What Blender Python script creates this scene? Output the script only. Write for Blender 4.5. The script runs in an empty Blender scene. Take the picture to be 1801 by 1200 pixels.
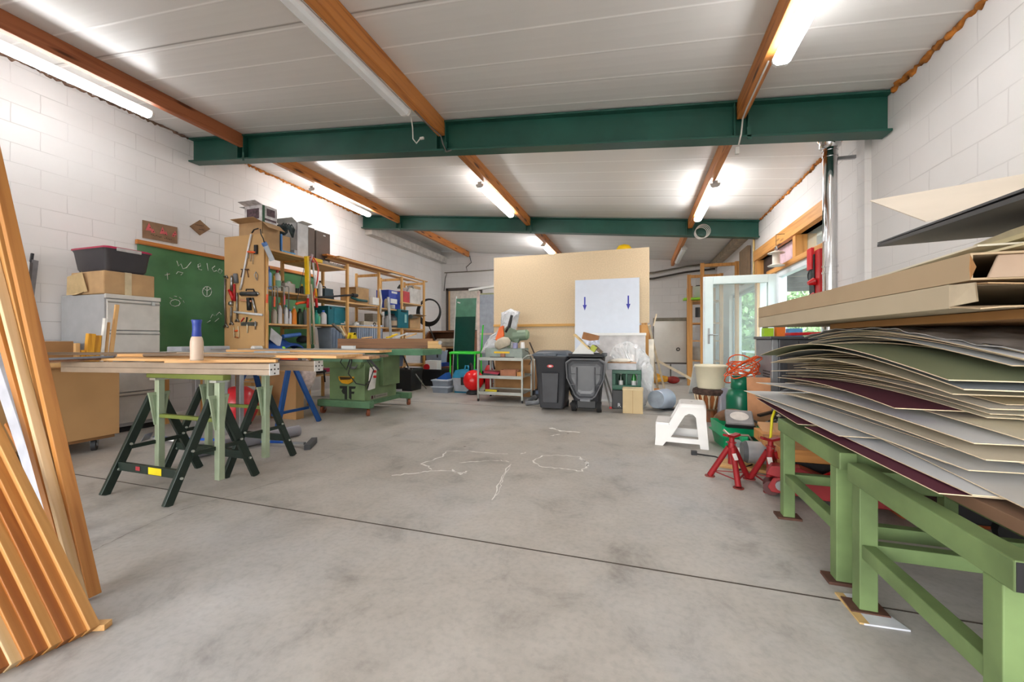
import bpy, math, random
from mathutils import Vector, Matrix
random.seed(11)
R = random.uniform
PI = math.pi
SC = bpy.context.scene
COL = SC.collection
# ---- camera model: eye 1.0 m above the floor, turned 17.6 degrees left of the room's long axis
TH = math.atan(222/700.); SN, CS = math.sin(TH), math.cos(TH); FL = 700.
def at(u, v, X=None, Y=None, Z=None):
    """the point of a real plane of the room (X=, Y= or Z=) that lies behind a place in the photograph"""
    r = (u-900.5)/FL
    d = (-SN+r*CS, CS+r*SN, (597-v)/FL)
    t = X/d[0] if X is not None else Y/d[1] if Y is not None else (Z-1)/d[2]
    return Vector((d[0]*t, d[1]*t, 1+d[2]*t))
def YX(u, X): return at(u, 597, X=X)[1]
def XY(u, Y): return at(u, 597, Y=Y)[0]

# ---- materials
def lin(c):
    if isinstance(c, str):
        c = c.lstrip('#'); c = [int(c[i:i+2], 16)/255 for i in (0, 2, 4)]
        c = [x/12.92 if x <= .04045 else ((x+.055)/1.055)**2.4 for x in c]
    return (c[0], c[1], c[2], 1)
MC = {}
def nodes(name):
    m = bpy.data.materials.new(name); m.use_nodes = True
    nt = m.node_tree; b = nt.nodes['Principled BSDF']
    return m, nt, b
def N(nt, t, **k):
    n = nt.nodes.new(t)
    for a, v in k.items():
        if a in n.inputs: n.inputs[a].default_value = v
        else: setattr(n, a, v)
    return n
def L(nt, a, b): nt.links.new(a, b)
def ramp(nt, fac, stops):
    r = nt.nodes.new('ShaderNodeValToRGB'); L(nt, fac, r.inputs[0])
    e = r.color_ramp.elements
    while len(e) < len(stops): e.new(.5)
    for x, (p, c) in zip(e, stops): x.position = p; x.color = lin(c) if isinstance(c, str) else (c, c, c, 1)
    return r
def objco(nt, scale=(1, 1, 1)):
    tc = N(nt, 'ShaderNodeTexCoord'); mp = N(nt, 'ShaderNodeMapping'); mp.inputs['Scale'].default_value = scale
    L(nt, tc.outputs['Object'], mp.inputs[0]); return mp.outputs[0]
def bumpit(nt, b, h, strength=.3, dist=.01):
    n = N(nt, 'ShaderNodeBump'); n.inputs['Strength'].default_value = strength; n.inputs['Distance'].default_value = dist
    L(nt, h, n.inputs['Height']); L(nt, n.outputs[0], b.inputs['Normal'])
def mat(col, rough=.55, metal=0, var=.12, scale=9, bump=0, spec=.5, emit=0, alpha=1, trans=0, name=None):
    """painted / plastic / metal surface with faint uneven wear"""
    key = ('m', str(col), rough, metal, var, scale, bump, spec, emit, alpha, trans)
    if key in MC: return MC[key]
    m, nt, b = nodes(name or 'paint_%d' % len(MC))
    c = lin(col)
    b.inputs['Base Color'].default_value = c
    b.inputs['Roughness'].default_value = rough; b.inputs['Metallic'].default_value = metal
    b.inputs['Specular IOR Level'].default_value = spec
    if var or bump:
        n = N(nt, 'ShaderNodeTexNoise', Scale=scale, Detail=4.0); L(nt, objco(nt), n.inputs['Vector'])
        dk = tuple(x*(1-var*1.6) for x in c[:3])+(1,); lt = tuple(min(1, x*(1+var)) for x in c[:3])+(1,)
        r = ramp(nt, n.outputs[0], [(.3, 0.), (.7, 1.)])
        r.color_ramp.elements[0].color = dk; r.color_ramp.elements[1].color = lt
        L(nt, r.outputs[0], b.inputs['Base Color'])
        if bump: bumpit(nt, b, n.outputs[0], bump, .01)
    if emit: b.inputs['Emission Color'].default_value = c; b.inputs['Emission Strength'].default_value = emit
    if trans: b.inputs['Transmission Weight'].default_value = trans; b.inputs['IOR'].default_value = 1.2
    if alpha < 1: b.inputs['Alpha'].default_value = alpha
    MC[key] = m; return m
def wood(c1, c2, axis='y', rough=.55, knots=False, s=1.0):
    key = ('w', c1, c2, axis, rough, knots, s)
    if key in MC: return MC[key]
    m, nt, b = nodes('wood_%d' % len(MC))
    sc = {'x': (1.2, 22, 22), 'y': (22, 1.2, 22), 'z': (22, 22, 1.2)}[axis]; sc = tuple(x*s for x in sc)
    co = objco(nt, sc)
    n = N(nt, 'ShaderNodeTexNoise', Scale=1.0, Detail=5.0, Distortion=.6); L(nt, co, n.inputs['Vector'])
    r = ramp(nt, n.outputs[0], [(.3, c2), (.52, c1), (.75, c1)])
    out = r.outputs[0]
    if knots:
        sk = {'x': (1.6, 9, 9), 'y': (9, 1.6, 9), 'z': (9, 9, 1.6)}[axis]
        v = N(nt, 'ShaderNodeTexVoronoi', Scale=1.0); L(nt, objco(nt, sk), v.inputs['Vector'])
        k = ramp(nt, v.outputs['Distance'], [(.10, 1.), (.22, 0.)])
        mx = N(nt, 'ShaderNodeMix', data_type='RGBA'); L(nt, k.outputs[0], mx.inputs[0]); L(nt, out, mx.inputs[6]); mx.inputs[7].default_value = lin('#5a2c10')
        out = mx.outputs[2]
    L(nt, out, b.inputs['Base Color']); b.inputs['Roughness'].default_value = rough
    bumpit(nt, b, n.outputs[0], .15, .004)
    MC[key] = m; return m
def glass(col='#ffffff', rough=0.0, a=.18):
    key = ('g', col, rough, a)
    if key in MC: return MC[key]
    m = bpy.data.materials.new('glass_%d' % len(MC)); m.use_nodes = True; nt = m.node_tree
    nt.nodes.remove(nt.nodes['Principled BSDF']); o = nt.nodes['Material Output']
    t = N(nt, 'ShaderNodeBsdfTransparent'); t.inputs[0].default_value = lin(col)
    g = N(nt, 'ShaderNodeBsdfPrincipled'); g.inputs['Base Color'].default_value = lin(col); g.inputs['Roughness'].default_value = .12+rough
    g.inputs['Specular IOR Level'].default_value = .8
    mx = N(nt, 'ShaderNodeMixShader'); mx.inputs[0].default_value = a
    L(nt, t.outputs[0], mx.inputs[1]); L(nt, g.outputs[0], mx.inputs[2]); L(nt, mx.outputs[0], o.inputs[0])
    MC[key] = m; return m

PINE = wood('#e0b377', '#c68f50', 'y'); PINEZ = wood('#dcae72', '#c08a4c', 'z'); PINEX = wood('#dfb47a', '#c49052', 'x')
KRAFT = mat('#bd9a70', .85, var=.1, scale=6); KRAFTD = mat('#a5794c', .85, var=.1, scale=6)
MDF = mat('#b48a5a', .75, var=.06, scale=3); CHIP = mat('#cdae84', .75, var=.06, scale=60)
WHITE = mat('#e6e6e4', .4, var=.03); BLACK = mat('#1c1c1e', .45, var=.1); DGREY = mat('#3a3c3f', .5, var=.08); GREY = mat('#8d8f90', .5, var=.06)
STEEL = mat('#a9abac', .3, 1, var=.08); CHROME = mat('#d9dadb', .08, 1, var=0); ALU = mat('#b9babb', .38, .9, var=.06)
RED = mat('#c3161c', .35, var=.08); BLUE = mat('#1f55a5', .4, var=.06); TEAL = mat('#0c6f80', .45, var=.06)
ORANGE = mat('#ee5a1a', .4, var=.05); YELLOW = mat('#f0c514', .45, var=.05); LIME = mat('#8fd414', .45, var=.05)
RUBBER = mat('#151515', .8, var=.1); CHALK = mat('#dfe5df', .9, var=.2, scale=60); CREAM = mat('#dccfae', .6, var=.05)

# ---- mesh builder: collects shapes, links them as ONE mesh object
class B:
    def __init__(s, M=None): s.v = []; s.f = []; s.m = []; s.s = []; s.M = M
    def add(s, vs, fs, m=0, sm=False, M=None):
        k = len(s.v)
        for p in vs:
            p = Vector(p)
            if M is not None: p = M @ p
            if s.M is not None: p = s.M @ p
            s.v.append(p)
        for f in fs: s.f.append([i+k for i in f]); s.m.append(m); s.s.append(sm)
        return s
    def box(s, x0, x1, y0, y1, z0, z1, m=0, M=None):
        return s.add([(x0, y0, z0), (x1, y0, z0), (x1, y1, z0), (x0, y1, z0), (x0, y0, z1), (x1, y0, z1), (x1, y1, z1), (x0, y1, z1)],
                     [(0, 3, 2, 1), (4, 5, 6, 7), (0, 1, 5, 4), (1, 2, 6, 5), (2, 3, 7, 6), (3, 0, 4, 7)], m, False, M)
    def cb(s, c, d, rot=(0, 0, 0), m=0):
        M = Matrix.Translation(c) @ Matrix.Rotation(rot[2], 4, 'Z') @ Matrix.Rotation(rot[1], 4, 'Y') @ Matrix.Rotation(rot[0], 4, 'X')
        x, y, z = d[0]/2, d[1]/2, d[2]/2
        return s.box(-x, x, -y, y, -z, z, m, M)
    def frame(s, p0, p1, up=(0, 0, 1)):
        p0, p1 = Vector(p0), Vector(p1); d = (p1-p0); l = d.length; d = d/l
        u = Vector(up)
        if abs(d.dot(u)) > .98: u = Vector((1, 0, 0))
        sx = d.cross(u).normalized(); u = sx.cross(d)
        M = Matrix((sx, d, u)).transposed().to_4x4(); M.translation = p0
        return M, l
    def bar(s, p0, p1, w, h, m=0, up=(0, 0, 1)):
        M, l = s.frame(p0, p1, up)
        return s.box(-w/2, w/2, 0, l, -h/2, h/2, m, M)
    def cyl(s, p0, p1, r0, r1=None, n=14, m=0, caps=True):
        r1 = r0 if r1 is None else r1
        M, l = s.frame(p0, p1)
        vs = []
        for (r, y) in ((r0, 0), (r1, l)):
            for i in range(n):
                a = 2*PI*i/n; vs.append((r*math.cos(a), y, r*math.sin(a)))
        s.add(vs, [(i, i+n, (i+1) % n+n, (i+1) % n) for i in range(n)], m, True, M)
        if caps:
            s.add(vs[:n], [tuple(range(n))], m, False, M); s.add(vs[n:], [tuple(range(n-1, -1, -1))], m, False, M)
        return s
    def tube(s, pts, r, n=7, m=0, closed=False):
        pts = [Vector(p) for p in pts]; k = len(pts); vs = []; u = None
        for i, p in enumerate(pts):
            a = pts[(i-1) % k] if (closed or i > 0) else p
            b = pts[(i+1) % k] if (closed or i < k-1) else p
            d = (b-a).normalized()
            if u is None:
                u = Vector((0, 0, 1)) if abs(d.z) < .9 else Vector((1, 0, 0))
            u = (u-d*u.dot(d)).normalized(); w = d.cross(u)
            rr = r[i] if isinstance(r, (list, tuple)) else r
            for j in range(n):
                t = 2*PI*j/n; vs.append(p+u*rr*math.cos(t)+w*rr*math.sin(t))
        fs = []
        for i in range(k if closed else k-1):
            for j in range(n):
                a = i*n+j; b = i*n+(j+1) % n; c = ((i+1) % k)*n
                fs.append((a, b, c+(j+1) % n, c+j))
        if not closed: fs.append(tuple(range(n-1, -1, -1))); fs.append(tuple(range((k-1)*n, k*n)))
        return s.add(vs, fs, m, True)
    def lathe(s, prof, o=(0, 0, 0), n=24, m=0, M=None, sq=None):
        """profile (r, z) turned about z; sq=(sx, sy) stretches the section"""
        sx, sy = sq or (1, 1); vs = []; fs = []
        for (r, z) in prof:
            for i in range(n):
                a = 2*PI*i/n; vs.append((o[0]+r*sx*math.cos(a), o[1]+r*sy*math.sin(a), o[2]+z))
        for k in range(len(prof)-1):
            for i in range(n): fs.append((k*n+i, k*n+(i+1) % n, (k+1)*n+(i+1) % n, (k+1)*n+i))
        return s.add(vs, fs, m, True, M)
    def rbox(s, secs, n=6, m=0, M=None, cap=True):
        """stack of rounded rectangles (z, cx, cy, half x, half y, corner radius)"""
        vs = []; fs = []; K = 4*n
        for (z, cx, cy, hx, hy, r) in secs:
            for q, (sx, sy) in enumerate(((1, 1), (-1, 1), (-1, -1), (1, -1))):
                for i in range(n):
                    a = PI/2*(q+i/(n-1)); vs.append((cx+sx*(hx-r)+r*math.cos(a), cy+sy*(hy-r)+r*math.sin(a), z))
        for k in range(len(secs)-1):
            for i in range(K): fs.append((k*K+i, k*K+(i+1) % K, (k+1)*K+(i+1) % K, (k+1)*K+i))
        s.add(vs, fs, m, True, M)
        if cap: s.add(vs[:K], [tuple(range(K-1, -1, -1))], m, False, M)
        if cap is True: s.add(vs[-K:], [tuple(range(K))], m, False, M)
        return s
    def sph(s, c, r, sc=(1, 1, 1), n=14, m=0):
        h = n//2
        prof = [(max(.0005, r*math.sin(PI*i/h)), -r*math.cos(PI*i/h)) for i in range(h+1)]
        M = Matrix.Translation(c) @ Matrix.Diagonal((sc[0], sc[1], sc[2], 1))
        return s.lathe(prof, n=n, m=m, M=M)
    def prism(s, poly, d0, d1, pl='xz', m=0, M=None):
        """outline drawn in plane pl, pushed along the third axis from d0 to d1"""
        f = {'xz': lambda a, b, d: (a, d, b), 'yz': lambda a, b, d: (d, a, b), 'xy': lambda a, b, d: (a, b, d)}[pl]
        n = len(poly); vs = [f(a, b, d0) for a, b in poly]+[f(a, b, d1) for a, b in poly]
        fs = [tuple(range(n)), tuple(range(2*n-1, n-1, -1))]+[(i, i+n, (i+1) % n+n, (i+1) % n) for i in range(n)]
        return s.add(vs, fs, m, False, M)
    def grid(s, fn, nu, nv, th=.003, m=0, sm=True):
        """curved sheet: fn(i/nu, j/nv) with a thickness"""
        vs = []
        for k in (0, 1):
            for j in range(nv+1):
                for i in range(nu+1):
                    p = Vector(fn(i/nu, j/nv)); vs.append(p+Vector((0, 0, th*k)) if not callable(th) else p+th(i/nu, j/nv)*k)
        W = nu+1; T = W*(nv+1); fs = []; 
        for j in range(nv):
            for i in range(nu):
                a = j*W+i; fs.append((a, a+W, a+W+1, a+1)); fs.append((a+T, a+1+T, a+W+1+T, a+W+T))
        s.add(vs, fs, m, sm)
        e = []
        for i in range(nu): e.append((i, i+1)); e.append((nv*W+i+1, nv*W+i))
        for j in range(nv): e.append(((j+1)*W, j*W)); e.append((j*W+nu, (j+1)*W+nu))
        s.add(vs, [(a, b, b+T, a+T) for a, b in e], m, False)
        return s
    def ring(s, c, r, t, n=24, axis='z', m=0, k=6):
        pts = []
        for i in range(n):
            a = 2*PI*i/n; q = {'z': (math.cos(a), math.sin(a), 0), 'y': (math.cos(a), 0, math.sin(a)), 'x': (0, math.cos(a), math.sin(a))}[axis]
            pts.append(Vector(c)+Vector(q)*r)
        return s.tube(pts, t, k, m, True)
    def obj(s, name, mats, parent=None, bev=0, seg=2, kind=None, label=None, w=False):
        """w=True: the shapes were drawn in room coordinates; move them under the parent"""
        me = bpy.data.meshes.new(name)
        vs = s.v
        if w and parent is not None:
            inv = parent_matrix(parent).inverted(); vs = [inv @ p for p in vs]
        me.from_pydata([tuple(p) for p in vs], [], s.f)
        for mt in (mats if isinstance(mats, (list, tuple)) else [mats]): me.materials.append(mt)
        me.polygons.foreach_set('material_index', s.m); me.polygons.foreach_set('use_smooth', s.s); me.update()
        o = bpy.data.objects.new(name, me); COL.objects.link(o)
        if parent is not None: o.parent = parent
        if bev:
            b = o.modifiers.new('edge', 'BEVEL'); b.width = bev; b.segments = seg; b.limit_method = 'ANGLE'; b.angle_limit = .7
        if kind: o['kind'] = kind
        if label: o['label'] = label
        return o
def parent_matrix(o):
    M = Matrix.Translation(o.location) @ o.rotation_euler.to_matrix().to_4x4()
    return parent_matrix(o.parent) @ M if o.parent else M
def thing(name, label, cat, loc=(0, 0, 0), rz=0, group=None, rot=None):
    o = bpy.data.objects.new(name, None); COL.objects.link(o); o.empty_display_size = .1
    o.location = loc; o.rotation_euler = rot or (0, 0, rz)
    o['label'] = label; o['category'] = cat
    if group: o['group'] = group
    return o
def tag(o, label, cat, group=None, kind=None):
    o['label'] = label; o['category'] = cat
    if group: o['group'] = group
    if kind: o['kind'] = kind
    return o
def solo(b, name, mats, label, cat, group=None, bev=0, at_base=True, kind=None, seg=2):
    """a thing that is one mesh; its origin moves to the middle of its base"""
    if at_base:
        xs = [p.x for p in b.v]; ys = [p.y for p in b.v]; zs = [p.z for p in b.v]
        c = Vector(((min(xs)+max(xs))/2, (min(ys)+max(ys))/2, min(zs))); b.v = [p-c for p in b.v]
    o = b.obj(name, mats, None, bev, seg)
    if at_base: o.location = c
    return tag(o, label, cat, group, kind)
def struct(b, name, mats, parent=None, bev=0):
    o = b.obj(name, mats, parent, bev)
    if parent is None: o['kind'] = 'structure'
    return o
def dup(o, loc, rz=None, label=None, parent=None):
    c = o.copy(); COL.objects.link(c)
    if parent is not None: c.parent = parent
    else:
        c.location = loc
        if rz is not None: c.rotation_euler = (0, 0, rz)
        if label: c['label'] = label
    for ch in [x for x in bpy.data.objects if x.parent == o]: dup(ch, None, parent=c)
    return c
def letters(s, size, mt, parent, M, name='lettering', depth=.0006):
    """writing as thin raised letters; M places the text plane (x right, y up) in room coordinates"""
    cu = bpy.data.curves.new('t', 'FONT'); cu.body = s; cu.size = size; cu.extrude = depth; cu.align_x = 'CENTER'; cu.align_y = 'CENTER'
    t = bpy.data.objects.new('t', cu); COL.objects.link(t); bpy.context.view_layer.update()
    me = bpy.data.meshes.new_from_object(t.evaluated_get(bpy.context.evaluated_depsgraph_get())); bpy.data.objects.remove(t)
    if parent is not None: M = parent_matrix(parent).inverted() @ M
    me.transform(M); me.materials.clear(); me.materials.append(mt)
    o = bpy.data.objects.new(name, me); COL.objects.link(o)
    if parent is not None: o.parent = parent
    return o
def face_plane(p, facing):
    """matrix for writing on a face: facing '-y', '+x' or '-x'"""
    ax = {'-y': ((1, 0, 0), (0, 0, 1), (0, -1, 0)), '+x': ((0, 1, 0), (0, 0, 1), (1, 0, 0)), '-x': ((0, -1, 0), (0, 0, 1), (-1, 0, 0))}[facing]
    M = Matrix([Vector(a) for a in ax]).transposed().to_4x4(); M.translation = p
    return M
def slat(name, p0, p1, w_, h, mt, label, cat, group=None, up=(0, 0, 1), bev=.002):
    """straight board as a thing of its own, its length along its own y axis so the grain follows it"""
    M, l = B().frame(p0, p1, up)
    o = B().box(-w_/2, w_/2, 0, l, -h/2, h/2).obj(name, mt, None, bev)
    o.matrix_world = M; o.location = M.translation; o.rotation_euler = M.to_euler()
    return tag(o, label, cat, group)
LAMP = 13.0; SKY = .75; EXPO = .92
# ================= ROOM =================
XL, XR, YB, YF = -6.03, 1.95, 11.5, -4.2
def zc(x): return 3.01+.104*(XR-x)      # mono-pitch roof, falling to the right
def blockwall(name, axis):
    m, nt, b = nodes(name)
    tc = N(nt, 'ShaderNodeTexCoord'); sp = N(nt, 'ShaderNodeSeparateXYZ'); cm = N(nt, 'ShaderNodeCombineXYZ')
    L(nt, tc.outputs['Object'], sp.inputs[0]); L(nt, sp.outputs['X' if axis == 'x' else 'Y'], cm.inputs[0]); L(nt, sp.outputs['Z'], cm.inputs[1])
    nz = N(nt, 'ShaderNodeTexNoise', Scale=2.5, Detail=3.0); L(nt, cm.outputs[0], nz.inputs['Vector'])
    ad = N(nt, 'ShaderNodeVectorMath', operation='MULTIPLY_ADD'); L(nt, nz.outputs['Color'], ad.inputs[0]); ad.inputs[1].default_value = (.03, .02, 0); L(nt, cm.outputs[0], ad.inputs[2])
    br = N(nt, 'ShaderNodeTexBrick', offset=.5); L(nt, ad.outputs[0], br.inputs['Vector'])
    for k, v in (('Scale', 1.0), ('Mortar Size', .005), ('Mortar Smooth', .4), ('Brick Width', .42), ('Row Height', .2)): br.inputs[k].default_value = v
    br.inputs['Color1'].default_value = (1, 1, 1, 1); br.inputs['Color2'].default_value = (.93, .93, .93, 1); br.inputs['Mortar'].default_value = (.0, .0, .0, 1)
    n2 = N(nt, 'ShaderNodeTexNoise', Scale=1.3, Detail=5.0); L(nt, tc.outputs['Object'], n2.inputs['Vector'])
    gap = ramp(nt, n2.outputs[0], [(.42, 0.), (.62, 1.)])          # joints open up only here and there
    mf = N(nt, 'ShaderNodeMath', operation='MULTIPLY'); L(nt, br.outputs['Fac'], mf.inputs[0]); L(nt, gap.outputs[0], mf.inputs[1])
    mf2 = N(nt, 'ShaderNodeMath', operation='MULTIPLY_ADD'); L(nt, mf.outputs[0], mf2.inputs[0]); mf2.inputs[1].default_value = .26
    mb = N(nt, 'ShaderNodeMath', operation='MULTIPLY'); L(nt, br.outputs['Fac'], mb.inputs[0]); mb.inputs[1].default_value = .05; L(nt, mb.outputs[0], mf2.inputs[2])
    base = ramp(nt, n2.outputs[0], [(.3, '#dcdad9'), (.7, '#e6e4e3')])
    mx = N(nt, 'ShaderNodeMix', data_type='RGBA'); L(nt, mf2.outputs[0], mx.inputs[0]); L(nt, base.outputs[0], mx.inputs[6]); mx.inputs[7].default_value = lin('#6d655f')
    L(nt, mx.outputs[2], b.inputs['Base Color']); b.inputs['Roughness'].default_value = .75
    fine = N(nt, 'ShaderNodeTexNoise', Scale=45.0, Detail=4.0); L(nt, tc.outputs['Object'], fine.inputs['Vector'])
    h = N(nt, 'ShaderNodeMath', operation='MULTIPLY_ADD'); L(nt, fine.outputs[0], h.inputs[0]); h.inputs[1].default_value = .22
    iv = N(nt, 'ShaderNodeMath', operation='SUBTRACT'); iv.inputs[0].default_value = 1; L(nt, br.outputs['Fac'], iv.inputs[1]); L(nt, iv.outputs[0], h.inputs[2])
    bumpit(nt, b, h.outputs[0], .4, .005)
    return m
WX = blockwall('painted_blocks_side', 'y'); WY = blockwall('painted_blocks_end', 'x')
# walls
struct(B().box(XL-.25, XL, YF, YB, 0, zc(XL)), 'wall_left', WX)
w = B()
zr = 3.01
for y0, y1, z0, z1 in ((YF, 5.05, 0, zr), (5.05, 10.0, 2.33, zr), (5.05, 6.72, 0, .9), (7.72, 7.95, 0, 2.33), (7.95, 10.0, 1.98, 2.33), (10.0, YB, 0, zr)):
    w.box(XR, XR+.25, y0, y1, z0, z1)
w.box(XR-.05, XR+.01, 4.28, 4.42, 0, zr)
struct(w, 'wall_right', WX)
struct(B().prism([(XL-.25, 0), (XR+.25, 0), (XR+.25, zr), (XL-.25, zc(XL))], YB, YB+.25, 'xz'), 'wall_back', WY)
w = B()      # wide opening added behind the camera, unseen, to let sky light in as fill
for x0, x1, z0 in ((XL-.25, -5.7, 0), (-5.7, 1.6, 2.85), (1.6, XR+.25, 0)): w.prism([(x0, z0), (x1, z0), (x1, zc(x1)), (x0, zc(x0))], YF-.25, YF, 'xz')
struct(w, 'wall_front', WY)
# floor
m, nt, b = nodes('concrete')
tc = N(nt, 'ShaderNodeTexCoord'); co = tc.outputs['Object']
n1 = N(nt, 'ShaderNodeTexNoise', Scale=.55, Detail=6.0, Roughness=.6); L(nt, co, n1.inputs['Vector'])
n2 = N(nt, 'ShaderNodeTexNoise', Scale=3.0, Detail=8.0, Roughness=.7, Distortion=.4); L(nt, co, n2.inputs['Vector'])
n3 = N(nt, 'ShaderNodeTexNoise', Scale=40.0, Detail=3.0); L(nt, co, n3.inputs['Vector'])
c1 = ramp(nt, n1.outputs[0], [(.3, '#c2bcb3'), (.5, '#cdcac5'), (.7, '#c9ccd0')])
c2 = ramp(nt, n2.outputs[0], [(.28, '#867f77'), (.45, '#c9c5be'), (.6, '#dad6d0'), (.8, '#efebe4')])
mx = N(nt, 'ShaderNodeMix', data_type='RGBA', blend_type='MULTIPLY'); mx.inputs[0].default_value = .75; L(nt, c1.outputs[0], mx.inputs[6]); L(nt, c2.outputs[0], mx.inputs[7])
c3 = ramp(nt, n3.outputs[0], [(.3, .82), (.55, 1.)])
m3 = N(nt, 'ShaderNodeMix', data_type='RGBA', blend_type='MULTIPLY'); m3.inputs[0].default_value = .6; L(nt, mx.outputs[2], m3.inputs[6]); L(nt, c3.outputs[0], m3.inputs[7])
v = N(nt, 'ShaderNodeTexVoronoi', Scale=2.2); L(nt, co, v.inputs['Vector'])
sp = ramp(nt, v.outputs['Distance'], [(.018, 1.), (.035, 0.)])
m4 = N(nt, 'ShaderNodeMix', data_type='RGBA'); L(nt, sp.outputs[0], m4.inputs[0]); L(nt, m3.outputs[2], m4.inputs[6]); m4.inputs[7].default_value = lin('#5f574e')
L(nt, m4.outputs[2], b.inputs['Base Color'])
rr = ramp(nt, n2.outputs[0], [(.3, .38), (.7, .62)]); L(nt, rr.outputs[0], b.inputs['Roughness'])
bumpit(nt, b, n2.outputs[0], .12, .01)
CONC = m
fl = struct(B().box(XL-.25, XR+.25, YF-.25, YB+.25, -.12, 0), 'floor', CONC)
j = B()
for y in (1.83, 5.62, 9.4): j.box(XL, XR, y-.004, y+.004, -.001, .0012)
j.obj('saw_cut', mat('#4c443c', .9), fl)
pts = [at(u, v_, Z=0) for u, v_ in ((640, 788), (560, 806), (470, 822), (330, 830))]
def squig(pts, w, seed=1, amp=.012, sub=6):
    rnd = random.Random(seed); out = B(); P = []
    for a, c in zip(pts, pts[1:]):
        for k in range(sub): P.append(a.lerp(c, k/sub)+Vector((rnd.uniform(-amp, amp), rnd.uniform(-amp, amp), 0)))
    P.append(pts[-1])
    vs = []
    for i, p in enumerate(P):
        d = (P[min(i+1, len(P)-1)]-P[max(i-1, 0)]).normalized(); nn = Vector((-d.y, d.x, 0))*w*rnd.uniform(.3, 1.3)
        vs += [p-nn+Vector((0, 0, .0012)), p+nn+Vector((0, 0, .0012))]
    out.add(vs, [(2*i, 2*i+2, 2*i+3, 2*i+1) for i in range(len(P)-1)])
    return out
for l_, s_ in (([(155, 973), (240, 932), (322, 896), (430, 866), (520, 838)], 5), ([(640, 788), (700, 765), (760, 748), (800, 738)], 8), ([(560, 812), (600, 795), (640, 788)], 9)):
    squig([at(u, v_, Z=0) for u, v_ in l_], .0016, s_, .004, 10).obj('hairline_crack', mat('#6e665d', .9), fl)
FP = lambda l: [at(u, v_, Z=0) for u, v_ in l]
ck = B()
for i, (l, w_) in enumerate((([(690, 837), (735, 832), (760, 828), (800, 830), (820, 833)], .007), ([(762, 826), (743, 816), (778, 803), (784, 794), (820, 793), (855, 797), (893, 799)], .007),
        ([(806, 815), (850, 811), (880, 810), (895, 813)], .006), ([(897, 817), (880, 845), (865, 880)], .004), ([(899, 817), (884, 848), (872, 872)], .003),
        ([(938, 811), (950, 821), (990, 825), (1022, 829), (1036, 817), (1020, 804), (985, 801), (955, 802), (938, 811)], .007), ([(1020, 806), (1030, 812), (1033, 820)], .012),
        ([(968, 753), (985, 758), (1020, 761)], .02), ([(968, 767), (985, 764)], .008), ([(795, 826), (812, 836), (820, 829)], .009), ([(916, 799), (925, 796)], .008))):
    q = squig(FP(l), w_, i+3); ck.add(q.v, q.f)
ck.obj('chalk_outline', mat('#e9e6e0', .95, var=.1, scale=30), fl, label='white chalky outline and scuffs on the concrete')
# ceiling: white sandwich panels with fine ribs along the slope
m, nt, b = nodes('sandwich_panel')
tc = N(nt, 'ShaderNodeTexCoord'); sp = N(nt, 'ShaderNodeSeparateXYZ'); L(nt, tc.outputs['Object'], sp.inputs[0])
def saw(per, lo, hi, off=0.):
    a = N(nt, 'ShaderNodeMath', operation='MULTIPLY_ADD'); a.inputs[1].default_value = 1/per; a.inputs[2].default_value = off+50; L(nt, sp.outputs['Y'], a.inputs[0])
    f = N(nt, 'ShaderNodeMath', operation='FRACT'); L(nt, a.outputs[0], f.inputs[0])
    return ramp(nt, f.outputs[0], [(lo, 0.), ((lo+hi)/2, 1.), (hi, 0.)])
g1 = saw(1/3, .455, .545); g2 = saw(.1, .2, .8)
g3 = saw(2.0, .4945, .5055, .27); g4 = saw(1/3, .45, .55)
h1 = N(nt, 'ShaderNodeMath', operation='MULTIPLY_ADD'); L(nt, g2.outputs[0], h1.inputs[0]); h1.inputs[1].default_value = .3; L(nt, g1.outputs[0], h1.inputs[2])
h2 = N(nt, 'ShaderNodeMath', operation='MULTIPLY_ADD'); L(nt, g3.outputs[0], h2.inputs[0]); h2.inputs[1].default_value = -1.5; L(nt, h1.outputs[0], h2.inputs[2])
bumpit(nt, b, h2.outputs[0], .35, .005)
cc = ramp(nt, g4.outputs[0], [(.3, '#dedcd9'), (.8, '#f6f5f3')]); mj = N(nt, 'ShaderNodeMix', data_type='RGBA'); L(nt, g3.outputs[0], mj.inputs[0]); L(nt, cc.outputs[0], mj.inputs[6]); mj.inputs[7].default_value = lin('#8b8680'); L(nt, mj.outputs[2], b.inputs['Base Color'])
b.inputs['Roughness'].default_value = .33; b.inputs['Specular IOR Level'].default_value = .6
PANEL = m
struct(B().add([(XL-.25, YF-.25, zc(XL-.25)), (XR+.25, YF-.25, zc(XR+.25)), (XR+.25, YB+.25, zc(XR+.25)), (XL-.25, YB+.25, zc(XL-.25)),
   (XL-.25, YF-.25, zc(XL-.25)+.12), (XR+.25, YF-.25, zc(XR+.25)+.12), (XR+.25, YB+.25, zc(XR+.25)+.12), (XL-.25, YB+.25, zc(XL-.25)+.12)],
   [(0, 3, 2, 1), (4, 5, 6, 7), (0, 1, 5, 4), (1, 2, 6, 5), (2, 3, 7, 6), (3, 0, 4, 7)]), 'ceiling', PANEL)
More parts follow.
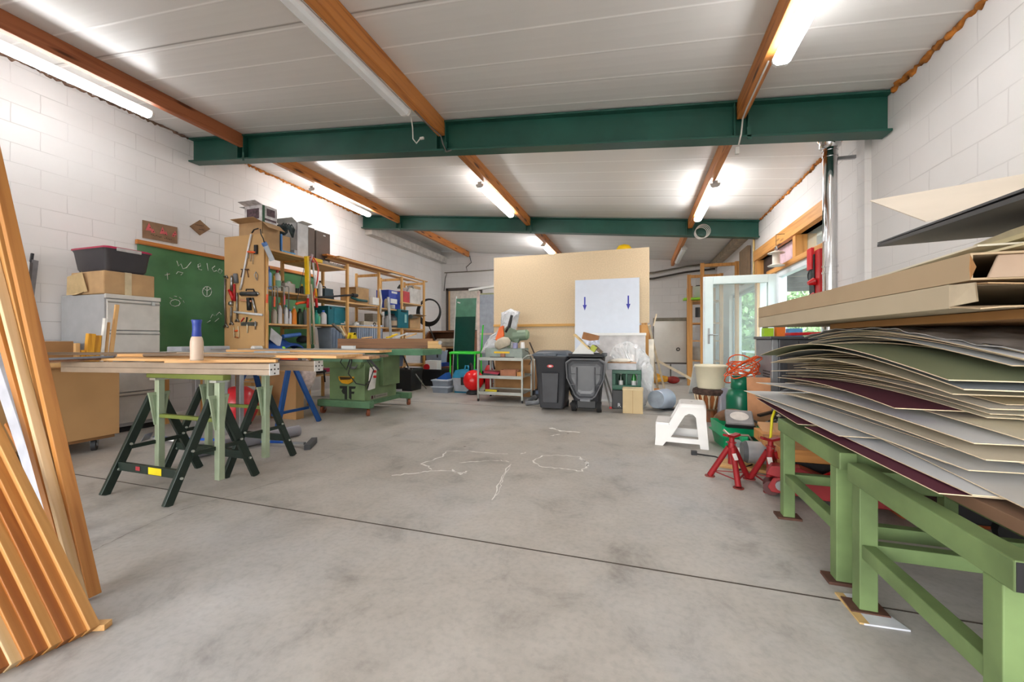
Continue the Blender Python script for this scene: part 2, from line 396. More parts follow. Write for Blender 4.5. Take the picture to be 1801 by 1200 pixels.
# foam filling between walls and roof
foam = mat('#b4702a', .95, var=.5, scale=14, bump=.8)
def foamline(x, y0, y1, z, r, seed):
    rnd = random.Random(seed); n = int((y1-y0)/.025)
    pts = [(x+rnd.uniform(-.012, .012), y0+(y1-y0)*i/n, z+rnd.uniform(-.014, .014)) for i in range(n+1)]
    return B().tube(pts, [r*rnd.uniform(.35, 1.2) for _ in pts], 6)
struct(foamline(XR-.005, .5, 3.95, zc(XR)-.015, .028, 1), 'trim_1', foam)
struct(foamline(XR-.005, 4.12, 7.58, zc(XR)-.012, .02, 2), 'trim_2', foam)
struct(foamline(XL+.01, 4.12, 7.58, zc(XL)-.012, .026, 3), 'trim_3', foam)
struct(foamline(XL+.005, .5, 3.95, zc(XL)-.01, .018, 4), 'trim_4', mat('#7d6353', .95, var=.4, scale=14))
struct(B().box(XL, XL+.2, 7.75, YB, 3.42, 3.62), 'trim_5', mat('#c9c5bf', .7))
struct(B().box(XR-.16, XR, 8.0, YB, 2.86, 3.0), 'trim_6', mat('#b6a894', .7, var=.2))
# steel beams
GRN = mat('#1e5347', .42, var=.12, scale=3, spec=.5); 
def ibeam(y, h, label):
    t = thing('steel_beam', label, 'beam', (0, y, 0))
    def run(y0, y1, a0, a1, bb, x0=XL+.01, x1=XR-.01):
        bb.add([(x, yy, zc(x)-.012-(h if k else 0)*0-a) for x in (x0, x1) for (yy, a) in ((y0, a0), (y1, a0), (y1, a1), (y0, a1)) for k in (0,)],
               [(0, 1, 2, 3), (7, 6, 5, 4), (0, 4, 5, 1), (1, 5, 6, 2), (2, 6, 7, 3), (3, 7, 4, 0)])
    w_ = B(); run(.07, .082, .01, h-.01, w_); w_.obj('web', GRN, t, .002)
    w_ = B(); run(0, .15, 0, .018, w_); w_.obj('flange', GRN, t, .003)
    w_ = B(); run(0, .15, h-.02, h, w_); w_.obj('flange', GRN, t, .003)
    for xp in (-5.05, -2.08, .87):
        for dx in (-.055, .055):
            w_ = B(); run(.004, .146, .02, h-.02, w_, xp+dx-.005, xp+dx+.005); w_.obj('stiffener', GRN, t, .001)
        w_ = B(); run(-.0, .005, h-.09, h+.02, w_, xp+.04, xp+.075); w_.obj('bracket', GRN, t, .001)
    return t
ibeam(3.95, .33, 'dark green painted steel beam crossing the ceiling, the nearer one')
ibeam(7.6, .29, 'dark green painted steel beam crossing the ceiling, the farther one')
# timber purlins
PURL = wood('#c8813f', '#9a5524', 'y', .5, True); PURLR = wood('#b06a43', '#8a4a2c', 'y', .55, True)
names = {-5.05: 'left', -2.08: 'middle', .87: 'right'}
bays = ((YF, 3.98, 'nearest bay in front of the first steel beam'), (4.07, 7.63, 'bay between the two steel beams'), (7.72, 11.42, 'bay beyond the second steel beam'))
for xp, nm in names.items():
    for bi, (y0, y1, where) in enumerate(bays):
        wd = .085 if xp == -2.08 else .07
        zt = zc(xp+wd/2)-.001
        b_ = B().box(xp-wd/2, xp+wd/2, y0, y1, zt-.165, zt)
        if xp == -2.08 and bi == 0: b_.box(xp-wd/2-.02, xp-wd/2, 1.2, 2.95, zt-.15, zt-.1)
        solo(b_, 'wooden_purlin', PURLR if (nm == 'left' and bi < 1) else PURL, 'orange timber roof purlin, %s row, %s' % (nm, where), 'roof beam', 'roof purlins', bev=.004)
# fluorescent lamps
OPAL = mat('#ffffff', .3, var=0, emit=LAMP); OPALM = mat('#fffefd', .3, var=0, emit=LAMP*1.9); OPALB = mat('#fffefe', .3, var=0, emit=LAMP*5); OPAL2 = mat('#e9ecee', .25, var=.02); HOUS = mat('#c9cac8', .45, var=.03)
CAP = mat('#d6d6d4', .4)
def lamp(x, y0, y1, z, lit, label):
    t = thing('fluorescent_lamp', label, 'ceiling light', (x, y0, z), group='tube lamps under the purlins')
    B().box(-.03, .03, 0, y1-y0, 0, .035).obj('housing', HOUS, t, .004)
    pr = [(-.055, 0), (-.05, -.03), (-.028, -.048), (.028, -.048), (.05, -.03), (.055, 0)]
    B().prism(pr, .02, y1-y0-.02, 'xz').obj('diffuser', (OPAL if y0 < 4 else OPALM if y0 < 8 else OPALB) if lit else OPAL2, t)
    for a in (0, y1-y0-.025): B().prism([(p[0]*1.06, p[1]*1.06+.001) for p in pr], a, a+.025, 'xz').obj('end_cap', CAP, t)
    return t
lamp(-5.2, 1.45, 3.03, 3.52, True, 'lit tube lamp nearest on the left, running out of the photo edge')
lamp(-2.19, 1.9, 3.43, 3.25, False, 'unlit white tube lamp beside the middle purlin, in front of the near steel beam')
lamp(.93, 1.6, 3.15, 2.912, True, 'lit tube lamp nearest on the right, at the top edge')
lamp(-5.2, 5.32, 6.82, 3.53, True, 'lit tube lamp on the left purlin between the steel beams')
lamp(-2.19, 5.35, 6.86, 3.25, True, 'lit tube lamp on the middle purlin between the steel beams')
lamp(.9, 5.4, 6.92, 2.915, True, 'lit tube lamp on the right purlin between the steel beams')
lamp(-2.17, 9.3, 10.5, 3.27, True, 'small lit tube lamp above the big chipboard sheet, beyond the far beam')
lamp(.92, 9.0, 10.6, 2.915, False, 'unlit tube lamp on the right purlin beyond the far beam')
for x, z in ((-5.2, 3.52), (-2.19, 3.25), (.93, 2.912)): lamp(x, -2.3, -.8, z, True, 'added tube lamp behind the camera, unseen, lit as fill')  # out-of-view lamps added to brighten the foreground
# cables
GC = mat('#c9c7c0', .5); 
b_ = B().tube([(-2.15, 3.45, 3.25), (-2.13, 3.46, 3.1), (-2.12, 3.45, 2.98), (-2.08, 3.45, 2.93), (-2.04, 3.45, 2.97)], .006); b_.cb((-2.02, 3.45, 2.97), (.04, .02, .02))
solo(b_, 'hanging_cable', GC, 'loose grey lamp cable dangling with its connector by the middle purlin', 'cable')
b_ = B().tube([(-2.1, 3.45, 3.255), (-2.1, 3.7, 3.25), (-2.07, 3.93, 3.24), (-2.05, 3.945, 3.16), (-2.0, 3.93, 3.05), (-1.94, 3.93, 3.06)], .007)
solo(b_, 'lamp_cable', mat('#6f6a66', .5), 'dark cable clipped under the middle purlin and looping over the near beam', 'cable')
b_ = B().tube([(.87, 3.2, 2.947), (.87, 3.8, 2.945), (.87, 3.92, 2.93), (.86, 3.93, 2.8), (.84, 3.94, 2.7)], .007); b_.cb((.83, 3.94, 2.66), (.03, .03, .06))
solo(b_, 'lamp_cable', GC, 'grey cable under the right purlin ending in a white pull at the near beam', 'cable')
b_ = B()
for i in range(4): b_.ring((1.03+.012*i, 7.57-.006*i, 2.84+.01*i), .1+.006*i, .005, 24, 'y')
solo(b_, 'cable_coil', mat('#d9d7d2', .5), 'coil of white cable hung on the far steel beam under the right purlin', 'cable')
b_ = B().tube([at(u, v_, Y=11.47) for u, v_ in ((826, 450), (829, 462), (820, 470), (822, 478), (786, 480), (783, 490), (781, 512))], .012)
solo(b_, 'wall_cable', mat('#4a4745', .6), 'dark cable snaking down the back wall to the framed picture', 'cable')
for (za, zb_, r, lb) in ((2.78, 2.93, .03, 'upper grey conduit pipe along the back wall above the flip chart'), (2.62, 2.78, .035, 'lower dark conduit pipe along the back wall above the flip chart')):
    solo(B().tube([(-.6, 11.44, za), (.4, 11.44, za+.03), (1.2, 11.44, zb_), (1.9, 11.44, zb_+.05)], r*.7), 'conduit_pipe', mat('#7a7368' if za > 2.7 else '#4c4743', .6), lb, 'pipe')
solo(B().tube([at(u, v_, Y=11.46) for u, v_ in ((782, 480), (822, 478), (868, 475))], .018), 'conduit_pipe', mat('#8a8276', .6), 'thin conduit pipe on the back wall left of the chipboard sheet', 'pipe')
# ================= LEFT SIDE =================
# filing cabinet
CABS = mat('#a9aaac', .5, var=.04); CABF = mat('#cfccc6', .45, var=.05); DARK = mat('#202022', .7)
t = thing('filing_cabinet', 'tall light grey metal filing cabinet with four drawers against the left wall', 'cabinet', (-5.63, 2.9, 0))
B().box(-.37, .36, -.25, .25, .06, 1.47).obj('body', CABS, t, .004)
B().box(-.34, .33, -.23, .23, 0, .06).obj('plinth', DARK, t)
B().box(.362, .385, -.25, .25, 1.43, 1.475).obj('top_rail', CABF, t, .004)
for k in range(4):
    z0 = .1+k*.333
    d = B().box(.362, .384, -.235, .24, z0, z0+.322).obj('drawer', CABF, t, .004)
    B().box(.384, .392, -.235, .24, z0+.285, z0+.3).obj('grip_rail', mat('#8f8d88', .4), d, .002)
B().cb((.393, .17, 1.40), (.006, .03, .04)).obj('lock', STEEL, t)
def carton(name, label, x0, x1, y0, y1, z0, z1, mt=KRAFT, flaps=(1, 1, 1, 1), ang=.6, cat='cardboard box', rz=0, group=None, th=.004, tape=False, fl=None):
    """open or shut cardboard box with flaps; flaps order: -x, +x, -y, +y (None = missing)"""
    cx, cy = (x0+x1)/2, (y0+y1)/2; hx, hy, h = (x1-x0)/2, (y1-y0)/2, z1-z0
    t = thing(name, label, cat, (cx, cy, z0), rz, group)
    b = B().box(-hx, hx, -hy, hy, 0, th)
    for a in ((-hx, -hx+th, -hy, hy), (hx-th, hx, -hy, hy), (-hx, hx, -hy, -hy+th), (-hx, hx, hy-th, hy)): b.box(a[0], a[1], a[2], a[3], 0, h)
    b.obj('body', mt, t)
    fl = fl or min(hx, hy)*.95
    for i, f in enumerate(flaps):
        if f is None: continue
        a = ang*f
        if i < 2:
            s = -1 if i == 0 else 1; p = Vector((s*hx, 0, h)); q = p+Vector((s*fl*math.cos(a), 0, fl*math.sin(a))); b = B().bar(p, q, 2*hy-.01, th)
        else:
            s = -1 if i == 2 else 1; p = Vector((0, s*hy, h)); q = p+Vector((0, s*fl*math.cos(a), fl*math.sin(a))); b = B().bar(p, q, 2*hx-.01, th)
        b.obj('flap', mt, t)
    if tape: B().box(-.03, .03, -hy-.002, -hy, .0, h).box(hx, hx+.002, -.03, .03, 0, h).obj('tape', mat('#b59a6a', .3), t)
    return t
# two battered cartons side by side are one crumpled box on the cabinet
t = thing('cardboard_box', 'battered low cardboard box with tape on top of the filing cabinet', 'cardboard box', (-5.58, 2.89, 1.475))
b = B(); random.seed(5)
pr = [(-.29, -.22), (.3, -.24), (.3, .22), (-.29, .23)]
b.prism(pr, 0, .245, 'xy'); b.obj('body', KRAFT, t, .012)
B().add([(-.3, -.245, .2), (-.02, -.26, .235), (0, -.25, .03), (-.1, -.262, .0), (-.3, -.25, .0)], [(0, 4, 3, 2, 1)]).add([(.0, -.27, .25), (.06, -.25, .03), (.0, -.25, .02)], [(0, 1, 2)]).obj('torn_flap', mat('#cbb083', .85), t)
B().box(.301, .303, -.06, .0, .0, .245).box(.1, .3, -.06, 0, .2455, .247).obj('tape', mat('#cdbb95', .3), t)
t = thing('storage_tub', 'dark grey plastic storage tub with a magenta lid on top of the battered box', 'storage box', (-5.56, 2.87, 1.722))
B().rbox([(0, 0, 0, .24, .17, .04), (.03, 0, 0, .255, .185, .04), (.21, 0, 0, .28, .205, .04), (.235, 0, 0, .29, .215, .04)]).obj('tub', mat('#413f44', .35, var=.05), t)
B().rbox([(.235, 0, 0, .295, .22, .04), (.25, 0, 0, .295, .22, .04), (.262, 0, 0, .27, .195, .04)]).obj('lid', mat('#a81f4a', .35, var=.05), t, label='magenta lid')
B().box(.294, .306, -.12, .1, .215, .25).obj('latch', mat('#bdbdbd', .4), t, .004)
# chalkboard
t = thing('chalkboard', 'long green chalkboard with a wooden top rail and chalk writing on the left wall', 'chalkboard', (-6.0, 4.6, .83))
B().box(-.015, .01, -1.25, 1.6, 0, 1.37).obj('board', mat('#4d8255', .4, var=.2, scale=2), t)
B().box(-.02, .025, -1.27, 1.62, 1.37, 1.425).obj('top_rail', wood('#c47a30', '#8f4f1c', 'y', .45), t, .003)
def strokes(lines, fn, r, name, mt, parent):
    b = B()
    for l in lines: b.tube([fn(a, c) for a, c in l], r, 4)
    return b.obj(name, mt, parent, w=True)
cw = lambda a, c: at(a, c, X=-5.988)
LN = [[(311, 459), (314, 468), (318, 464), (322, 473), (328, 471), (336, 461)], [(347, 470), (353, 468), (352, 463), (348, 466), (350, 474), (355, 475)], [(364, 463), (366, 476)], [(378, 468), (373, 472), (376, 478), (381, 476)],
      [(386, 473), (383, 478), (388, 482), (391, 476), (386, 473)], [(290, 484), (299, 482), (294, 480), (295, 492)], [(310, 482), (313, 478), (322, 480), (318, 484)]]
LN += [[(364+8*math.cos(a/10*2*PI), 513+9*math.sin(a/10*2*PI)) for a in range(11)], [(364, 505), (364, 520)], [(358, 507), (364, 512), (371, 507)],
       [(308+9*math.cos(a/8*2*PI), 533+6*math.sin(a/8*2*PI)) for a in range(9)], [(298, 524), (303, 526)], [(306, 521), (311, 522)], [(315, 523), (319, 526)], [(322, 529), (324, 533)],
       [(370, 560), (374, 553), (377, 556)], [(380, 555), (386, 549), (389, 553)], [(364, 568), (370, 564)], [(378, 566), (385, 560)]]
strokes(LN, cw, .0045, 'chalk_writing', CHALK, t)
B().cb((.013, -.55, 1.398), (.003, .05, .05)).obj('sticker', WHITE, t)
# little signs on the wall
t = thing('wall_sign', 'brown cardboard sign with three red fir trees above the chalkboard', 'sign')
p = [at(*q, X=-6.018) for q in ((251, 387), (312, 400), (312, 429), (251, 418))]
b = B().add(p+[q+Vector((-.008, 0, 0)) for q in p], [(0, 1, 2, 3), (7, 6, 5, 4), (0, 4, 5, 1), (1, 5, 6, 2), (2, 6, 7, 3), (3, 7, 4, 0)])
c = sum(p, Vector())/4; t.location = c; b.obj('card', mat('#8d6f55', .8), t, w=True)
def tri(b, u, v, w_, h): b.add([at(u-w_, v, X=-6.015), at(u+w_, v+1, X=-6.015), at(u, v-h, X=-6.015)], [(0, 1, 2)])
b = B(); [tri(b, *a) for a in ((262, 405, 6, 13), (269, 409, 4, 7), (286, 411, 5, 12), (292, 413, 3, 7), (305, 416, 3, 7), (308, 413, 3, 7))]; b.obj('fir_trees', mat('#d8646a', .8), t, w=True)
b = B(); INK = mat('#3a2c22', .8)
for k in range(13):
    if k != 7: q = at(266+2.9*k, 413+.72*k+(k % 3)*.5, X=-6.014); b.box(q.x, q.x+.001, q.y, q.y+.009, q.z, q.z+.007+.004*(k % 2))
for u, v in ((263, 401), (269, 408), (285, 406), (290, 413), (304, 415), (307, 411)): q = at(u, v, X=-6.0135); b.box(q.x, q.x+.001, q.y, q.y+.012, q.z, q.z+.01)
b.obj('faint_lettering', INK, t, w=True, kind='stuff')
t = thing('wall_sign', 'small brown diamond-shaped sign with two dark words on the left wall', 'sign')
p = [at(*q, X=-6.018) for q in ((334, 398), (352, 387), (370, 403), (352, 414))]
t.location = sum(p, Vector())/4
B().add(p+[q+Vector((-.01, 0, 0)) for q in p], [(0, 1, 2, 3), (7, 6, 5, 4), (0, 4, 5, 1), (1, 5, 6, 2), (2, 6, 7, 3), (3, 7, 4, 0)]).obj('card', mat('#8a6a4c', .8), t, w=True)
b = B()
for k in range(10):
    q = at(344+2.5*k if k < 6 else 350+2.4*(k-6), 396+.4*k if k < 6 else 404+.3*(k-6), X=-6.014); b.box(q.x, q.x+.001, q.y, q.y+.01, q.z, q.z+.011)
b.obj('faint_lettering', INK, t, w=True, kind='stuff')
# MDF cart with offcuts
t = thing('panel_cart', 'low brown fibreboard cart on casters in front of the filing cabinet', 'cart', (-4.8, 1.6, 0))
B().box(.19, .21, -1.0, .82, .13, .76).obj('side_panel', MDF, t, .002)
B().box(-.6, -.58, -1.0, .82, .13, .74).obj('side_panel', MDF, t, .002)
B().box(-.58, .19, .79, .81, .13, .74).obj('end_panel', MDF, t)
B().box(-.58, .19, -1.0, .79, .13, .16).obj('floor_panel', MDF, t)
B().box(-.59, -.4, -1.0, .8, .1, .13).box(.0, .18, -1, .8, .1, .13).obj('runner', wood('#8c6238', '#6d4826', 'y'), t)
def caster(x, y, t, r=.05, top=.13, rz=.6, wm=RUBBER):
    M = Matrix.Translation((x, y, 0)) @ Matrix.Rotation(rz, 4, 'Z')
    c = B(M).cyl((-.016, 0, r), (.016, 0, r), r, n=18).obj('caster_wheel', wm, t)
    b = B(M); b.box(-.03, .03, -.035, .055, top-.008, top)
    for s in (-1, 1): b.prism([(-.01, r-.012), (.01, r-.012), (.05, top), (-.03, top)], s*.022-.002, s*.022+.002, 'yz')
    b.obj('caster_fork', STEEL, c)
    B(M).cyl((-.024, 0, r), (.024, 0, r), r*.35).obj('hub', ALU, c)
caster(.13, .68, t, .055, .13, .9, mat('#2b2b2d', .6)); caster(.1, -.7, t, .055, .13); caster(-.5, .6, t, .055, .13)
# offcuts standing in the cart
def stick(label, u0, v0, u1, v1, y, w_, d, mt, group=None, name='wooden_offcut'):
    X_ = -4.64-.012*(u0 % 5); p = at(u0, v0, X=X_); q = at(u1, v1, X=X_-.01); q = p+(q-p)*((.165-p.z)/(q-p).z)
    b = B().bar(q, p, w_, d, up=(0, 1, 0)); solo(b, name, mt, label, 'wood offcut', group, bev=.002)
YW = wood('#e0a32a', '#b97818', 'z'); PLW = mat('#e9e7e0', .6)
for a in (('tall thin reddish wood strip leaning on the filing cabinet drawers', 206, 536, 193, 640, 2.3, .018, .03, PINEZ), ('white painted board standing tallest among the offcuts in the cart', 185, 560, 176, 650, 2.25, .035, .02, PLW),
          ('narrow pale wood strip just right of the white board in the cart', 191, 567, 184, 650, 2.28, .018, .02, PINEZ), ('yellow painted board offcut left of the white board in the cart', 171, 590, 166, 650, 2.2, .03, .05, YW),
          ('wide yellow board offcut with a brown edge in the cart', 160, 587, 153, 650, 2.15, .045, .05, YW), ('short pale block low among the yellow offcuts', 164, 613, 162, 650, 2.05, .03, .03, PINEZ),
          ('short yellow stick with a pale tip left of the wide yellow board', 145, 616, 145, 650, 2.05, .026, .03, YW), ('pair of pale slats standing at the left end of the offcuts', 135, 604, 135, 650, 2.1, .034, .03, PINEZ)): stick(*a)
t = thing('wooden_board', 'long brown board lying across the cart, end nearest the trestle', 'board')
b = B().bar((-4.35, .9, .82), at(202, 630, Z=.86), .12, .018); xs = sum(b.v, Vector())/8; t.location = (xs.x, xs.y, .8); b.obj('plank', wood('#8a5a34', '#5f3c22', 'y'), t, w=True)
B().bar((-4.35, .9, .835), at(202, 627, Z=.875), .1, .012).obj('veneer', mat('#5b5b60', .5), t, w=True)
solo(B().bar((-4.62, .8, .79), (-4.62, 2.15, .79), .25, .03), 'wooden_board', PINE, 'pale pine board lying flat along the top of the fibreboard cart', 'board')
solo(B().box(-5.9, -5.45, 2.2, 2.5, .0, .98), 'cardboard_box', KRAFTD, 'brown cardboard box standing between the wall and the cart beside the cabinet', 'cardboard box', bev=.004)
# grey fan / machine behind the planks
t = thing('floor_machine', 'dark grey machine with black grille half hidden behind the leaning planks', 'machine', (-4.55, 1.15, .76))
B().rbox([(0, 0, 0, .12, .14, .03), (.26, 0, 0, .1, .12, .03), (.28, 0, 0, .09, .1, .03)]).obj('body', mat('#55575c', .4), t)
for k in range(6): B().box(-.09, .13, -.16, -.14, .03+.04*k, .045+.04*k).obj('grille_bar', BLACK, t)
b = B(); b.tube([(.0, .38+.11*math.cos(a/12*2*PI)*.6, .14+.14*math.sin(a/12*2*PI)) for a in range(12)], .022, 7, 0, True)
solo(B(Matrix.Translation((-4.75, 1.55, .775))).rbox([(0, 0, .1, .05, .08, .02), (.2, 0, .1, .05, .09, .02), (.27, 0, .1, .04, .06, .02)]).ring((.06, .1, .14), .11, .012, axis='x'), 'tool_case', BLACK, 'black rounded plastic case standing on the cart behind the planks', 'case')
# grey rails leaning on the wall
for i, (u0, v0, u1, v1, w_, mt, lb) in enumerate(((57, 446, 40, 560, .02, mat('#2e2f33', .4), 'thin black rod leaning on the left wall'), (61, 458, 46, 580, .05, mat('#87868a', .4, .4), 'grey metal rail leaning on the left wall, rightmost of the rails'),
        (54, 462, 42, 580, .025, mat('#6b6768', .4, .5), 'dark metal rail leaning on the left wall in the middle of the rails'), (47, 460, 38, 580, .035, WHITE, 'white rail leaning on the left wall'), (33, 456, 30, 580, .025, mat('#4a4c55', .4), 'blue-grey rail leaning on the left wall, leftmost of the rails'))):
    p = at(u0, v0, X=-5.99+.01*i); q = at(u1, v1, X=-5.9); d = (q-p)/(q-p).z; q = p+d*(.02-p.z)*1.0; q.z = 0.02
    solo(B().bar(q, p, w_, .02, up=(1, 0, 0)), 'metal_rail', mt, lb, 'rail')
# leaning plank bundles in the left foreground
PL = [wood('#bd8040', '#9c5f28', 'y', .5), wood('#c99455', '#b07a3c', 'y', .5), wood('#a9682c', '#86481a', 'y', .5), wood('#dcbf94', '#c9a56e', 'y', .5)]
def plank(foot, top, w_, d, mt, label, group=None, up=(0, -1, 0)):
    return slat('leaning_plank', foot, top, w_, d, mt, label, 'plank', group, up)
# tall pair and flat board (steep)
def ext(p, q, k): p, q = Vector(p), Vector(q); return p+(q-p)*k
def steep(u0, v0, u1, v1, dy, w_, d, mt, label):
    y = .975+dy; f = at(u0, v0, Y=y); q = at(u1, v1, Y=y-.01); d_ = (q-f)/(q-f).z; f = f+d_*(.01-f.z)
    plank(f, f+d_*1.95, w_, d, mt, label)
steep(166, 1056, 88, 710, 0, .026, .04, PL[0], 'rightmost narrow rounded plank of the tall steep bundle')
steep(150, 1058, 70, 710, 0, .062, .04, PL[1], 'wide pale plank in the middle of the tall steep bundle')
steep(134, 1018, 54, 710, -.035, .022, .03, PL[3], 'thin pale lath between the planks of the tall steep bundle')
steep(124, 1000, 43, 710, -.02, .035, .04, PL[0], 'left plank of the tall steep bundle with an orange grain')
f4 = at(80, 900, Y=1.2); k4 = at(10, 690, Y=1.19); k4 = (k4-f4)/(k4-f4).z; f4 = f4+k4*(.01-f4.z)
plank(f4, f4+k4*1.25, .085, .02, mat('#bdbec6', .5), 'white painted board leaning behind the low fan of planks')
plank(at(100, 915, Z=.01), ext(at(100, 915, Z=.01), at(20, 760, Y=1.3), 1.1), .02, .02, PL[2], 'thin brown stick leaning behind the white board')
# low fan: nine planks side by side, feet stepping towards the camera
u0, v0 = 160, 1112
for i in range(10):
    u = 160-i*22.5; v = 1110+i*10.2
    f = at(u, v, Z=.012); 
    vt = 775+(i*72); k = at(u-164, v-335, Y=f.y-.01)
    mt = PL[(1, 0, 2, 1, 2, 0, 3, 2, 1, 0)[i]]
    wd_ = (.034, .03, .03, .035, .03, .032, .03, .03, .035, .03)[i]
    if i == 0: lb, g = 'top right plank of the low fan of leaning planks, with the pale rounded edge', None
    else: lb, g = 'orange-brown plank in the low fan of planks leaning at the left foreground', 'planks of the low fan'
    plank(f, ext(f, k, 1.35), wd_*1.4, .03, mt, lb, g, up=(.12, -1, .08))
solo(B().cb(at(178, 1100, Z=.012)+Vector((0, 0, 0)), (.045, .03, .02), (0, 0, .4)), 'wood_chip', PINE, 'small chip of pale wood on the floor at the foot of the planks', 'wood offcut')
# ================= TRESTLES AND WHAT LIES ON THEM =================
TG = mat('#26332c', .35, .3, var=.1); TPG = mat('#a9b89b', .35, .3, var=.06); TOL = mat('#6f7a35', .45, var=.06); BLT = mat('#d0d4cc', .3, .8)
def aframe(t, x, y, spread, dirx, fullh=.60, drop=True):
    """one end of a trestle: two dark legs in the plane across x, a pale head and a telescopic post"""
    for s in (-1, 1):
        B().bar((x, y+s*spread, 0), (x, y+s*.03, fullh), .05, .028, up=(1, 0, 0)).obj('leg', TG, t, .003)
    for s in (-1, 1):
        for k in (.25, .5, .95): B().cyl((x+dirx*.02, y+s*(spread-(spread-.03)*k), fullh*k), (x+dirx*.03, y+s*(spread-(spread-.03)*k), fullh*k), .008).obj('bolt', BLT, t)
    b = B().bar((x+dirx*.017, y-spread*.55, .28), (x+dirx*.017, y+spread*.55, .28), .02, .025); b.obj('brace', TG, t)
    B().prism([(y-.07, .63), (y+.07, .63), (y+.06, .59), (y+.03, .4), (y-.03, .4), (y-.06, .59)], x+dirx*.02, x+dirx*.032, 'yz').obj('head_plate', TPG, t, .002)
    B().prism([(y-.045, .61), (y+.045, .61), (y+.02, .43), (y-.02, .43)], x+dirx*.032, x+dirx*.035, 'yz').obj('plate_rib', mat('#8fa084', .4, .2), t)
    B().box(x+dirx*.034-.022, x+dirx*.034+.022, y-.02, y+.02, .07, .72).obj('post', TPG, t, .003)
    for k in range(9): B().cyl((x+dirx*.058, y, .12+k*.06), (x+dirx*.0575, y, .12+k*.06), .005, n=8) if False else None
    B().box(x+dirx*.034-.03, x+dirx*.034+.03, y-.045, y+.045, .715, .73).obj('post_cap', BLT, t)
def trestle(cx, cy, label, half=.29, spread=.3, rz=0):
    t = thing('folding_trestle', label, 'trestle', (cx, cy, 0), rz)
    aframe(t, -half, 0, spread, 1); aframe(t, half, 0, spread, 1)
    B().box(-half-.06, half+.1, -.028, .028, .73, .765).obj('top_beam', TOL, t, .003)
    B().box(-half, half, -.015, .015, .45, .475).obj('cross_bar', TOL, t, .002)
    for s, z in ((-1, .17), (1, .17)):
        y = s*(spread-(spread-.03)*z/.6)
        B().bar((-half, y-s*.0, z), (half, y, z), .02, .055).obj('cross_rail', TG, t, .002)
    y = -(spread-(spread-.03)*.17/.6)-.0115
    B().box(.02, .14, y-.001, y, .148, .192).obj('label', mat('#e6cf10', .4), t, label='yellow warning label')
    B().box(-.1, -.06, y-.001, y, .16, .185).obj('label', mat('#a8323a', .4), t, label='small red label')
    return t
trestle(-2.97, 1.93, 'nearest dark green folding trestle with pale height posts and a yellow label', .29, .29)
trestle(-3.14, 2.4, 'second dark green folding trestle standing behind the nearest one', .31, .3)
# far blue trestle
BLU = mat('#1d4f8f', .35, .3, var=.08)
t = thing('sawhorse', 'blue metal sawhorse behind the dark green trestles', 'trestle', (-3.95, 3.62, 0))
B().box(-.55, .2, -.04, .04, .68, .76).obj('top_beam', BLU, t, .003)
for x in (-.5, .12):
    for s in (-1, 1):
        B().bar((x+(.12 if x > 0 else -.1), s*.3, 0), (x, s*.03, .7), .055, .03, up=(1, 0, 0)).obj('leg', BLU, t, .003)
    B().bar((x, -.25, .17), (x, .25, .17), .03, .03).obj('brace', BLU, t)
# boards lying on the trestles: (u, v far end), z
PW = wood('#b98f63', '#8d6a48', 'y', .6); PLY = wood('#dfae72', '#c08a4a', 'y', .5); VEN = mat('#3a3a3e', .35, var=.1); DW = wood('#6f5a45', '#4c3c30', 'y')
def board(x0, y0, x1, y1, z, w_, h, mt, label, name='wooden_board', bev=.002):
    return slat(name, (x0, y0, z+h/2), (x1, y1, z+h/2), w_, h, mt, label, 'board', bev=bev)
# lowest layer rests on the two top beams at z=.765 
ALB = mat('#a5927e', .35, .3, var=.08)
def profile(x0, y0, x1, y1, z, label):
    t = thing('metal_profile', label, 'metal profile', ((x0+x1)/2, (y0+y1)/2, z), math.atan2(y1-y0, x1-x0)); l = math.hypot(x1-x0, y1-y0)/2
    B().box(-l, l, -.04, -.001, 0, .036).obj('lower_channel', ALB, t, .002); B().box(-l, l, -.04, -.001, .037, .073).obj('upper_channel', ALB, t, .002)
    B().box(-l, l, .001, .04, 0, .073).obj('rear_channel', ALB, t, .002)
    b = B(); b.box(l, l+.004, -.044, .042, -.002, .076); b.obj('end_plate', WHITE, t, .001)
    b = B()
    for y, z_ in ((0, .037), (-.03, .037), (.03, .037), (0, .01), (0, .064)): b.cyl((l+.004, y, z_), (l+.0055, y, z_), .006)
    b.obj('screw', BLACK, t)
profile(-3.95, 1.78, -2.28, 2.02, .766, 'near bundle of square metal profiles with a white end plate on the trestles')
profile(-4.0, 2.32, -2.26, 2.38, .766, 'rear bundle of square metal profiles with a white end plate on the trestles')
board(-4.1, 1.95, -2.55, 2.14, .845, .3, .018, PLY, 'pale plywood board on the near metal profiles, under the glue bottle')
board(-2.95, 1.80, -2.3, 2.06, .8455, .03, .02, PLY, 'narrow orange pine lath at the front edge of the trestle table')
board(-3.9, 2.2, -2.05, 2.47, .865, .35, .02, PLY, 'wide rounded plywood board in the middle of the trestle table')
b = B().tube([(-3.6, 2.05, .878), (-3.2, 2.08, .885), (-2.75, 2.17, .879), (-2.35, 2.28, .876)], .012, 8); solo(b, 'wooden_dowel', wood('#8d7b68', '#6d5c4c', 'x'), 'long grey-brown dowel lying across the middle board', 'rod')
board(-4.3, 2.52, -1.95, 2.62, .848, .14, .022, PW, 'long brown plank at the rear of the trestle table reaching farthest right')
board(-4.35, 2.7, -2.0, 2.8, .852, .16, .02, DW, 'dark brown plank at the very back of the trestle table')
board(-4.2, 2.55, -2.15, 2.72, .874, .1, .012, mat('#b4b3ae', .35, .5), 'silvery metal strip lying on the rear planks')
board(-3.6, 2.78, -2.1, 2.98, .885, .22, .02, PLY, 'orange-edged plywood board topmost at the back of the trestle table')
